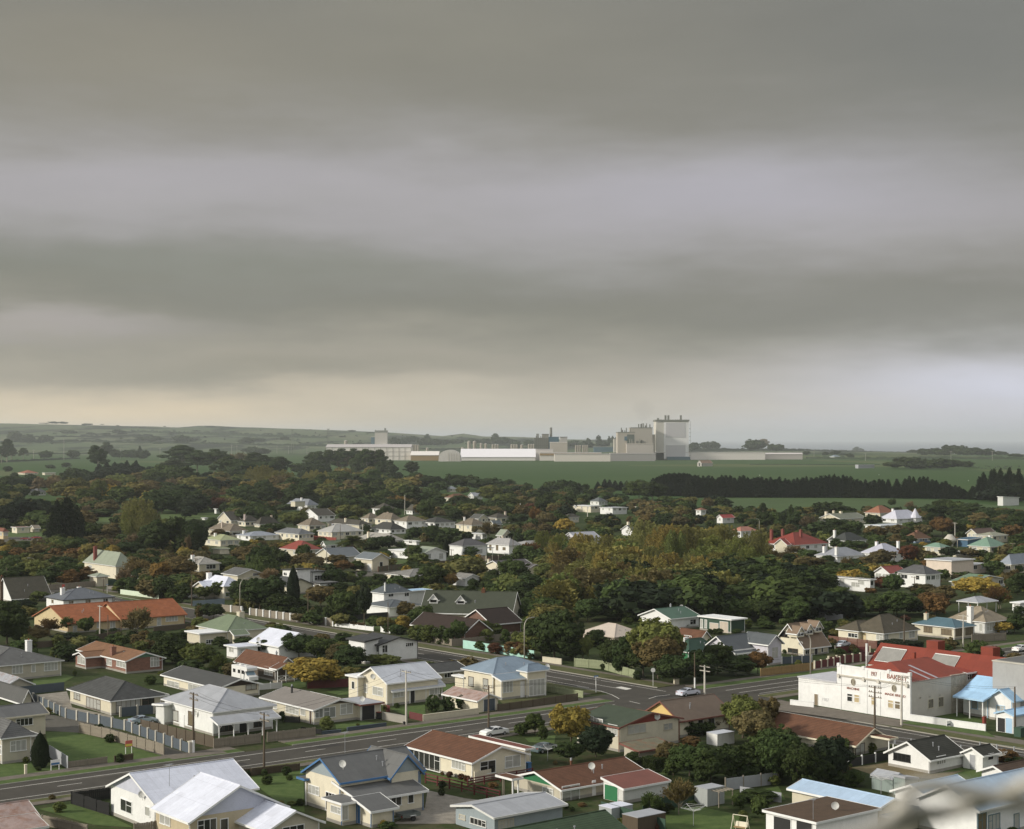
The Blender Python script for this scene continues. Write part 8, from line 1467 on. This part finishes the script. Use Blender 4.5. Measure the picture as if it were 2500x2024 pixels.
TT('L', 'd dg 170 240 390 190; d g 270 260 350 120; b g 610 165 420 170; b g 130 70 250 200; b og 340 130 270 160; b rs 270 90 180 160; d dg 450 80 230 200; d br 560 190 330 200; d dg 700 110 290 170; d br 720 240 360 150; b br 840 270 370 200; d dg 650 340 420 90; d br 980 280 380 200; b dg 950 120 260 220; d g 1150 220 330 180; d dg 1080 150 280 180; b mg 1270 20 200 260; b mg 1400 100 270 250; b og 1400 160 270 130; y gb 1520 125 330 190; d rd 1700 200 320 150; d br 1600 130 260 170; d dg 1850 110 330 260; y g 2085 90 330 170; y g 1490 325 480 170; x rs 1740 240 460 150; b br 1850 290 490 190; d g 1990 310 480 200; b yo 2050 360 530 180; b bg 1960 400 520 140; x gy 1690 410 530 190; h dg 1570 400 520 110; d dg 1450 490 600 200; b g 1700 480 620 180; d dg 1560 520 620 130; x br 1260 400 590 240; d dg 680 440 640 230; d br 620 480 640 150; b dg 500 450 600 160; b g 840 460 600 220; c bg 808 575 770 80; b g 470 640 820 210; b dg 170 550 700 210; b g 330 610 690 120; b dg 40 560 700 140; h g 1070 655 765 170; x gy 690 830 1000 230; b g 680 850 1090 290; h g 520 950 1090 160; b og 860 940 1090 160; h g 300 990 1070 220; h g 110 950 1050 180; d dg 1100 990 1100 130; b g 180 800 870 90; f gb 1060 810 920 180; h rd 1150 870 960 190; h g 950 860 930 110; h dg 690 790 840 130; h g 820 840 880 60; d dg 1300 900 1110 200; b g 1500 790 1050 300; d dg 1640 900 1060 160; b bg 1560 1000 1190 260; b g 1390 960 1120 200; b g 1640 640 850 240; x rs 1690 600 770 240; p mg 1830 500 700 240; p mg 2030 530 780 240; p oc 1920 620 850 170; d g 1770 680 860 200; d mg 1850 830 1000 260; d dg 1750 1000 1180 230; b g 1560 1200 1320 230; d dg 1380 100 260 140; b dg 1640 10 150 100; b br 1500 20 110 200; d dg 1750 60 190 200; h g 1340 370 410 100; d g 1570 330 400 90; d dg 2100 240 360 130; b dg 30 620 720 130; d br 1110 440 520 60; h dg 1040 500 590 110; h g 1380 520 600 100; h dg 1000 520 590 60; h dg 1270 560 620 100')
# left wooded belt (J, O)
TT('J', 'b ol 740 70 320 390; b mg 1050 80 330 190; b yo 1050 160 330 120; b g 930 180 400 280; b mg 1280 60 240 250; b rs 1230 170 330 150; b yo 1180 140 330 180; d dg 1380 150 310 280; d br 1560 100 290 300; b yo 1560 210 340 150; d dg 1650 230 440 200; d dg 1850 190 440 330; d dg 2050 200 430 260; d bg 1980 150 330 230; d br 1120 290 470 270; d g 950 300 450 230; d dg 1050 390 480 300; d bg 230 270 560 330; d bg 60 340 590 270; d bg 420 290 540 260; s bg 700 300 740 330; s bg 600 330 700 260; s bg 800 380 720 240; d bg 520 330 560 240; b g 590 460 680 220; b gb 200 495 590 130; b gb 110 540 620 70; h g 380 490 560 140; d g 480 480 620 160; b g 980 540 720 200; d br 1170 540 720 230; p py 1450 290 720 380; p ol 1580 410 700 220; p mg 1360 380 720 200; d dg 1640 500 870 360; b dg 1850 470 860 300; b dg 2020 520 870 260; d dg 1960 640 880 230; x gy 1400 650 820 200; b dg 1340 730 890 270; b oc 960 740 950 230; x gy 1180 700 860 200; d g 700 690 870 260; b gb 580 680 800 220; x ol 560 740 900 250; d br 400 760 900 230; d rs 190 800 910 160; d rd 330 820 900 120; b yo 40 780 880 140; h og 10 880 940 60; d dg 260 760 830 200; d br 560 870 1010 330; d g 750 920 1040 240; d ol 350 860 1040 240; d g 120 880 1060 280; d rs 780 1000 1130 180; d rd 650 1020 1150 200; d dg 440 1010 1150 260; d dg 250 1010 1150 240; d dg 850 1020 1160 150; d bg 80 1020 1160 230; d br 1620 810 920 200; d dg 1500 830 960 170; d br 1470 860 1000 200; b g 130 160 290 130; b dg 230 170 300 130; m gy 400 60 260 130; x gy 560 40 260 210; d dg 60 80 130 60; h dg 150 10 70 90; h dg 320 25 70 90; d dg 370 200 270 80; b br 2090 50 230 260; d dg 1720 0 180 330; d bg 1200 -60 110 460; d dg 1950 20 170 240; d g 880 540 620 100; x gy 900 350 480 130; d rd 1020 420 480 260; d br 1260 440 500 150; d g 240 730 780 260; h g 840 780 860 120; d g 1240 830 900 120')
TT('O', 'm dg 1190 235 400 230; m dg 1290 270 420 200; m dg 1400 262 420 210; m dg 1150 330 440 200; d bg 780 345 450 150; s bg 700 350 450 90; s bg 830 340 460 90; s bg 890 340 460 90; s bg 750 350 455 80; s bg 650 360 450 80; d bg 880 350 460 150; d dg 560 390 470 150; d g 1080 355 500 220; d dg 1180 360 520 200; d bg 1010 370 470 170; m dg 1500 310 470 190; d dg 1580 330 480 240; m dg 1690 285 430 180; m dg 1830 310 450 150; b dg 1740 330 470 170; x br 1560 280 380 170; p ol 1710 370 520 180; p ol 1830 400 540 200; d br 1830 420 570 200; p ol 2060 400 520 200; d dg 1950 440 610 240; d dg 1720 450 590 130; b ol 1280 430 560 200; d br 1440 440 560 220; b og 1400 440 540 100; d dg 1620 480 600 160; b og 1620 500 580 90; d rd 1440 540 620 180; d dg 1150 480 610 230; d dg 1060 540 680 170; d bg 1240 560 670 220; d dg 1380 560 660 180; b dg 1100 470 560 120; x gy 1110 445 540 90; d br 960 460 540 160; d dg 2070 330 440 180; m dg 2050 280 410 120; b g 1940 350 430 100; d dg 2110 420 560 140; d bg 2020 560 650 180; b dg 300 165 222 100; d dg 250 190 222 80; b dg 88 138 222 90; d dg 180 160 222 110; b dg 1185 165 232 95; d dg 1620 180 230 100; d dg 450 132 160 95; d dg 780 130 165 100; d dg 1000 172 212 150; d dg 1220 178 212 170; d dg 930 180 212 120; m dg 45 195 345 90; m dg 10 240 350 80; m dg 75 240 340 70; m dg 152 250 330 70; b dg 300 268 328 100; d dg 480 262 320 90; m dg 640 240 420 120; m dg 690 215 330 100; d dg 760 262 322 90; d dg 850 262 325 110; d dg 930 262 330 90; s dg 915 240 310 50; d dg 1700 248 300 120; d dg 1650 240 295 70; h dg 50 368 405 80; h dg 435 345 378 80; d dg 330 360 390 60; d dg 1860 172 200 70; d dg 350 78 96 60; d dg 410 80 97 60; d dg 570 90 104 70; h dg 1380 105 118 90; d dg 700 150 168 60; b dg 1690 182 215 90; x dg 1595 250 290 50; d dg 590 148 162 50')
TT('P', 'm dg 90 370 560 150; m dg 200 350 560 170; m dg 300 345 560 180; m dg 400 345 540 180; m dg 520 345 600 190; m dg 620 350 600 170; d dg 680 430 620 190; m dg 740 480 630 120; b dg 790 545 630 80; d dg 450 380 590 190; x gy 310 390 560 180; m dg 30 420 560 140; d dg 120 490 620 200; b g 260 530 680 240; d dg 430 560 680 230; d g 560 520 700 200; d dg 700 590 720 200; p ol 70 580 740 230; p ol 200 610 760 160; b dg 640 600 740 160; m dg 915 452 600 150; d dg 960 540 690 200; b dg 1060 570 700 220; d br 980 560 700 140; d dg 880 580 700 140; b dg 1290 560 700 210; b dg 1400 570 700 200; b mg 1380 585 680 160; d dg 1580 590 700 230; b dg 1500 600 710 200; m dg 1770 610 700 130; d dg 1680 640 720 140; b br 1810 650 720 200; s dg 1910 640 710 90; b ol 1600 655 730 110; d g 1140 620 720 170; d br 860 600 690 140; d dg 2140 640 730 130; d dg 1010 250 322 100; d dg 1110 250 322 150; d dg 820 255 320 110; b dg 860 235 300 110; b dg 920 228 300 90; d dg 800 250 318 70; d dg 1700 235 312 170; m dg 1640 208 290 60; c dg 1612 235 312 30; d dg 1930 265 312 90; b dg 1300 260 310 120; d dg 1200 262 312 110; d dg 1450 250 305 120; d dg 1560 250 308 100; d dg 750 240 318 80; d dg 1800 255 310 90; d dg 2050 250 310 80; m dg 1050 215 300 60')
TT('Q', 'd dg 400 740 870 170; d dg 520 735 880 180; d dg 640 740 880 180; d dg 760 780 880 130; d dg 170 770 870 90; s bg 900 760 850 80; s bg 970 735 850 90; s bg 1020 740 850 90; s bg 1080 750 850 90; s bg 1140 755 850 90; s bg 1200 750 850 80; b g 1330 730 950 300; b dg 1470 750 960 300; b dg 1250 790 940 200; h gb 1030 815 880 120; m dg 905 270 385 60; m dg 1015 280 385 38; m dg 1052 278 385 38; m dg 1085 292 385 30; m dg 800 300 385 50; d dg 180 322 395 100; d dg 950 325 400 150; d dg 650 322 395 170; d dg 780 325 400 150; d dg 1900 345 430 150; b dg 2030 335 425 140; d dg 2110 330 425 120; d dg 50 330 400 110')
TT('R', 'b dg 385 195 284 140; b dg 525 224 288 105; m gy 440 192 260 80; m dg 1050 215 262 55; d dg 1065 230 268 70; d dg 100 206 236 100; d dg 40 208 236 80; d dg 280 222 250 90; d dg 720 240 262 90; d dg 950 243 264 110; d dg 860 245 264 100; d dg 1150 250 266 110; b dg 1380 308 385 190; b dg 1290 340 388 150; b dg 1500 325 388 170; b dg 1600 318 390 170; b dg 1680 325 390 130; d dg 1760 335 385 100; d dg 1440 345 390 160; d dg 1560 345 390 160; d dg 1480 255 302 70; d dg 1560 250 304 110; b dg 1670 230 306 110; d dg 1740 240 308 110; b dg 1820 246 310 130; d dg 1900 252 308 110; m dg 1740 232 290 40; d dg 1620 255 306 110; d dg 720 270 300 45; d dg 845 275 300 50; d dg 910 266 300 60; d dg 1005 285 318 45; h dg 960 285 300 50; d dg 1420 262 285 80; d dg 2090 288 312 100; d dg 1990 270 300 90; d dg 170 212 240 90; d dg 610 236 258 80')
# the dark shelterbelt: single pines in rows
rr = random.Random(21); top = lambda x: float(np.interp(x, [0, 200, 420, 640, 880, 1000, 1120, 1250, 1400, 1480, 1620, 1720, 1800], [452, 446, 448, 462, 436, 446, 476, 458, 450, 448, 478, 512, 545]))
for k in range(62):
    x = -40 + 1790 * k / 61 + rr.uniform(-6, 6)
    if 1270 < x < 1350 and k % 2: continue
    T('R', 's', 'bg', x, top(x) + rr.uniform(-10, 8), 576 + .012 * max(0, x - 900), rr.uniform(66, 105), 'dark pine in the long shelterbelt across the paddocks', 'pines of the long dark shelterbelt')
for k in range(50):
    x = -40 + 1760 * k / 49 + rr.uniform(-10, 10)
    if 1270 < x < 1500: continue
    T('R', 's', 'bg', x, top(x) + rr.uniform(2, 14), 566, rr.uniform(66, 110), 'dark pine in the long shelterbelt across the paddocks', 'pines of the long dark shelterbelt')
for k in range(34):
    x = 1480 + 470 * k / 33 + rr.uniform(-5, 5); T('Q', 's', 'bg', x, float(np.interp(x, [1480, 1600, 1700, 1950], [735, 690, 668, 700])) + rr.uniform(-8, 14), 905, rr.uniform(100, 160), 'dark pine in the long shelterbelt across the paddocks', 'pines of the long dark shelterbelt')
for k in range(26):
    x = 1800 + 380 * rr.random(); d_ = max(0, 1930 - x)
    T('R', 's', 'bg', x, 408 + d_ * .6 + rr.uniform(-8, 40), 590 + rr.uniform(-20, 12), rr.uniform(70, 105), 'tall dark pine in the dense clump at the right edge', 'pines of the clump at the right edge')
for a in ('s bg 1880 420 590 90', 's bg 1930 405 595 90', 's bg 1990 398 600 95', 's bg 2050 392 600 95', 's bg 2110 398 600 95', 'd bg 2000 470 610 160', 'd bg 2080 480 610 170', 'd bg 1900 520 600 140'): TT('R', a)
# garden understorey: shrubs that fill the beds between the middle houses
rr = random.Random(33)
def clear(p, m_=1.2):
    for rt, bl, sh in HOUSES:
        q = p - rt.location
        if abs(q.x) > 60 or abs(q.y) > 60: continue
        yw = rt.rotation_euler[2]; lx_, ly_ = q.x * math.cos(yw) + q.y * math.sin(yw), -q.x * math.sin(yw) + q.y * math.cos(yw)
        for b in bl:
            if b.x0 - m_ < lx_ < b.x0 + b.lx + m_ and b.y0 - m_ < ly_ < b.y0 + b.ly + m_: return False
    s_, t_ = p.dot(d1), p.dot(d2)
    u, v = CX + p.x / p.y * FPX, HV + CAMH / p.y * FPX
    if (200 < u < 560 and 1252 < v < 1284) or (-50 < u < 120 and 1296 < v < 1340) or (1340 < u < 1560 and 1480 < v < 1500 and False): return False
    return not (195 < t_ < 211 or 190 < s_ < 211)
def screen(p, h, w):
    """would a plant here stand in front of a house wall?"""
    k = FPX / p.y; u = CX + p.x * k; v1 = HV + CAMH * k; v0 = v1 - h * k
    for u0, u1, ht, hb, D in BB:
        if D > p.y and u0 < u + w * k * .5 and u1 > u - w * k * .5 and v0 < hb - (hb - ht) * .12 and v1 > ht: return True
    return False
BB = []
for rt, bl, sh in HOUSES:
    for b in bl:
        c_ = [rt.matrix_basis @ Vector((x, y, z)) for x in (b.x0, b.x0 + b.lx) for y in (b.y0, b.y0 + b.ly) for z in (0, b.h + b.rise * .8)]
        us = [CX + q.x / q.y * FPX for q in c_]; vs = [HV + (CAMH - q.z) / q.y * FPX for q in c_]; BB.append((min(us), max(us), min(vs), max(vs) - 2, sum(q.y for q in c_) / 8))
def fill(u0, u1, v0, v1, n, cols, hr, kinds='dbh'):
    c = 0
    for _ in range(n * 5):
        if c >= n: break
        u, v = rr.uniform(u0, u1), rr.uniform(v0, v1); p = gnd('0', u, v); h = rr.uniform(*hr); w = h * rr.uniform(1.0, 1.7)
        if not clear(p, w * .3) or screen(p, h, w): continue
        mpp = p.y / FPX; T('0', rr.choice(kinds), rr.choice(cols), u, v - h / mpp, v, w / mpp, fl=True); c += 1
def hill(n):
    for _ in range(n):
        u = rr.uniform(-40, 1150); v = rr.uniform(float(hilltop(u)) - 1, 1086); m_ = rr.choice([1, 1, 3]); h = rr.uniform(2.2, 5) if v > 1050 else rr.uniform(1.5, 3.2); T('0', rr.choice('dbb'), 'dg', u, v - h, v, rr.uniform(3, 9) * m_, fl=True)
CL = ['dg', 'g', 'mg', 'br', 'dg', 'ol', 'dg', 'g']; CB = ['dg', 'g', 'bg', 'ol', 'br', 'dg']; LOC = CL + ['oc', 'yo', 'rs']
fill(0, 2500, 1290, 1345, 260, CL, (2, 6)); fill(0, 1350, 1340, 1420, 190, LOC, (1.8, 5)); fill(1880, 2500, 1340, 1460, 170, LOC, (2, 6)); fill(0, 1350, 1420, 1500, 110, CL, (1.5, 4), 'dhhb')
fill(1350, 1750, 1250, 1292, 90, CB, (4, 9), 'db'); fill(1750, 2500, 1256, 1292, 120, CB, (3, 6), 'db'); fill(0, 1400, 1235, 1290, 240, CL, (3, 9), 'dbb'); fill(0, 1000, 1170, 1235, 140, CB + ['mg', 'oc'], (8, 15), 'dbb'); fill(950, 1500, 1205, 1245, 120, CB, (4, 8), 'dbb'); fill(1400, 1780, 1232, 1256, 30, CB, (4, 8), 'db')
fill(1340, 1900, 1330, 1500, 34, ['ol', 'mg', 'ol', 'oc'], (6, 11), 'p'); hill(170); fill(1380, 1780, 1400, 1500, 22, ['ol', 'mg', 'ol', 'br'], (7, 11), 'p'); fill(1500, 2150, 1420, 1520, 110, ['dg', 'g', 'dg', 'bg'], (5, 11), 'db'); fill(0, 520, 1380, 1480, 90, ['dg', 'g', 'mg', 'br'], (2, 6), 'dbh')
fill(0, 1350, 1500, 1660, 130, CL, (1.2, 3.4), 'dhb'); fill(1350, 2500, 1500, 1620, 70, CL, (1.0, 2.8), 'dh'); fill(0, 2500, 1620, 2020, 70, CL, (.5, 1.4), 'h'); fill(1140, 1350, 1480, 1560, 40, ['dg', 'g'], (2, 5), 'db'); fill(1000, 1350, 1400, 1470, 60, ['dg', 'g', 'mg', 'ol'], (4, 9), 'db')
print('TREES', len(TREES)); grow()
# ------------------------------------------------------------------ wire netting close in front of the camera, out of focus
def near(x, y, d): u, v = uv('S', x, y); return Vector(((u - CX) / FPX * d, d, CAMH - (v - HV) * d / FPX))
def netting():
    d = .5; root = empty('twisted_wire', near(1500, 450, d)); m = M('m', (.42, .40, .35))
    def strand(pts, r_, name='wire_strand'):
        P = [near(x, y, dd) - root.location for x, y, dd in pts]; Q = []
        for i in range(len(P) - 1):
            p0, p1, p2, p3 = P[max(i - 1, 0)], P[i], P[i + 1], P[min(i + 2, len(P) - 1)]
            for k in range(6): t_ = k / 6; Q.append(.5 * ((2 * p1) + (p2 - p0) * t_ + (2 * p0 - 5 * p1 + 4 * p2 - p3) * t_ * t_ + (3 * p1 - p0 - 3 * p2 + p3) * t_ ** 3))
        Q.append(P[-1]); mb = MB(); mb.tube(Q, r_, 12); mb.build(name, m, root, smooth=True)
    strand([(2500, 610, .5), (2144, 520, .5), (1700, 430, .5), (1300, 350, .5), (1080, 345, .5), (930, 410, .5), (880, 520, .5), (800, 650, .5), (600, 780, .5), (300, 900, .5)], .0026)
    strand([(2600, 130, .49), (2144, 330, .494), (1950, 420, .5), (1700, 510, .506), (1400, 590, .51), (1150, 640, .508), (950, 700, .502), (500, 830, .5), (-100, 960, .5)], .0026)
    strand([(1250, 640, .505), (1050, 600, .498), (900, 560, .496), (880, 470, .5)], .0024)
    tag(root, 'blurred twisted galvanised wire close to the camera at lower right', 'wire')
netting()
# ------------------------------------------------------------------ smoke above the factory, haze
def smoke():
    p = gnd('Q', 1400, 440); D = 3560; mpp = D / FPX; u, _ = uv('Q', 1385, 0)
    bm = bmesh.new(); bmesh.ops.create_icosphere(bm, subdivisions=3, radius=1)
    for v in bm.verts: v.co.x *= 24 + 10 * v.co.z; v.co.y *= 16; v.co.z *= 24
    me = bpy.data.meshes.new('smoke'); bm.to_mesh(me); bm.free(); o = bpy.data.objects.new('smoke', me); COL.objects.link(o); o.location = ((u - CX) * mpp, D + 20, CAMH + (HV - 1002) * mpp)
    m = bpy.data.materials.new('smoke'); m.use_nodes = True; m.node_tree.nodes.clear(); n = NT(m.node_tree); v = n.n('ShaderNodeVolumePrincipled'); v.inputs['Color'].default_value = (.3, .3, .3, 1); v.inputs['Density'].default_value = .0035
    out = n.n('ShaderNodeOutputMaterial'); n.L.new(v.outputs[0], out.inputs['Volume']); me.materials.append(m); o['kind'] = 'stuff'; o['label'] = 'faint grey smoke drifting above the cream dryers'; o['category'] = 'smoke'
smoke()
def haze():
    mb = MB(); mb.box(-66000, 66000, -66000, 66000, -46, 205); me = bpy.data.meshes.new('haze'); me.from_pydata(mb.v, [], mb.f); o = bpy.data.objects.new('haze', me); COL.objects.link(o)
    m = bpy.data.materials.new('haze'); m.use_nodes = True; m.node_tree.nodes.clear(); n = NT(m.node_tree); v = n.n('ShaderNodeVolumePrincipled')
    v.inputs['Color'].default_value = (.86, .89, .90, 1); v.inputs['Density'].default_value = HAZE; v.inputs['Anisotropy'].default_value = .2
    out = n.n('ShaderNodeOutputMaterial'); n.L.new(v.outputs[0], out.inputs['Volume']); me.materials.append(m); o['kind'] = 'stuff'
HAZE = 5.6e-5
haze()
# ------------------------------------------------------------------ labels of the plants, and one label for one thing
def place_word(p):
    best, bd = None, 1e9
    for th in THINGS:
        if not th['short'] or th['o'].name.startswith('crown'): continue
        q = th['o'].location; d = math.hypot(p.x - q.x, p.y - q.y)
        if d < bd: bd, best = d, th
    q = best['o'].location; du = (p.x / p.y - q.x / q.y) * FPX; dD = p.y - q.y
    if dD < -7 and abs(du) < 60: r_ = 'in front of'
    elif dD > 9 and abs(du) < 60: r_ = 'behind'
    else: r_ = 'left of' if du < 0 else 'right of'
    return r_, best['short'], bd
for t_ in TREES:
    o = t_['o']; lab = t_['label']; tag_g = t_['group']
    if not lab:
        p = o.location; u = CX + p.x / p.y * FPX; size = ('tall' if t_['h'] > 12 else 'big' if t_['h'] > 8 else 'medium' if t_['h'] > 4.5 else 'small')
        r_, sh, bd = place_word(p); kw = KW[t_['kd']]; kw = kw if len(kw.split()) < 4 else kw.replace(' with tiered crown', '')
        if p.y > 2300: lab = '%s %s %s %s' % (size, LCW[t_['c']], kw.replace('dense bushy tree', 'tree clump'), 'on the plain at far left' if u < 500 else 'on the plain left of the factory' if u < 780 else 'behind the factory' if u < 1720 else 'in the fields right of the factory' if u < 2150 else 'near the coast at far right')
        elif bd > 75: lab = '%s %s %s %s' % (size, LCW[t_['c']], kw, 'at the far left' if u < 300 else 'in the left woodland belt' if u < 760 else 'in the belt below the factory field' if u < 1400 else 'below the shelterbelt')
        else: lab = '%s %s %s %s %s' % (size, LCW[t_['c']], kw, r_, sh)
    tag(o, lab, t_['cat'], group=tag_g)
ORD = ['leftmost', 'second from left', 'third from left', 'fourth from left', 'fifth from left', 'sixth from left', 'seventh from left', 'eighth from left', 'ninth from left', 'tenth from left', 'eleventh from left', 'twelfth from left']
CNT = {2: 'two', 3: 'three', 4: 'four', 5: 'five', 6: 'six', 7: 'seven', 8: 'eight', 9: 'nine', 10: 'ten', 11: 'eleven', 12: 'twelve'}
by = {}
for th in THINGS: by.setdefault(th['o']['label'], []).append(th['o'])
for lab, os_ in by.items():
    if len(os_) > 1 and len(os_) <= 12:
        os_.sort(key=lambda o: o.location.x / max(1, o.location.y))
        for i, o in enumerate(os_):
            w_ = lab.split(); suf = ('rightmost' if i == len(os_) - 1 else ORD[i]) if not (len(os_) == 2) else ('left one of two' if i == 0 else 'right one of two')
            new = lab + ', ' + suf + ('' if len(os_) == 2 else ' of ' + CNT[len(os_)])
            while len(new.split()) > 16: w_ = w_[1:] if w_[0] in ('small', 'medium', 'big', 'tall') else w_; break
            if len(new.split()) > 16: new = ' '.join(w_) + ', ' + suf
            if len(new.split()) > 16: new = suf + ' ' + ' '.join(w_[:12])
            o['label'] = new
    elif len(os_) > 12:
        for o in os_:
            if 'group' not in o: o['group'] = lab
print('THINGS', len(THINGS), 'objects', len(bpy.data.objects))
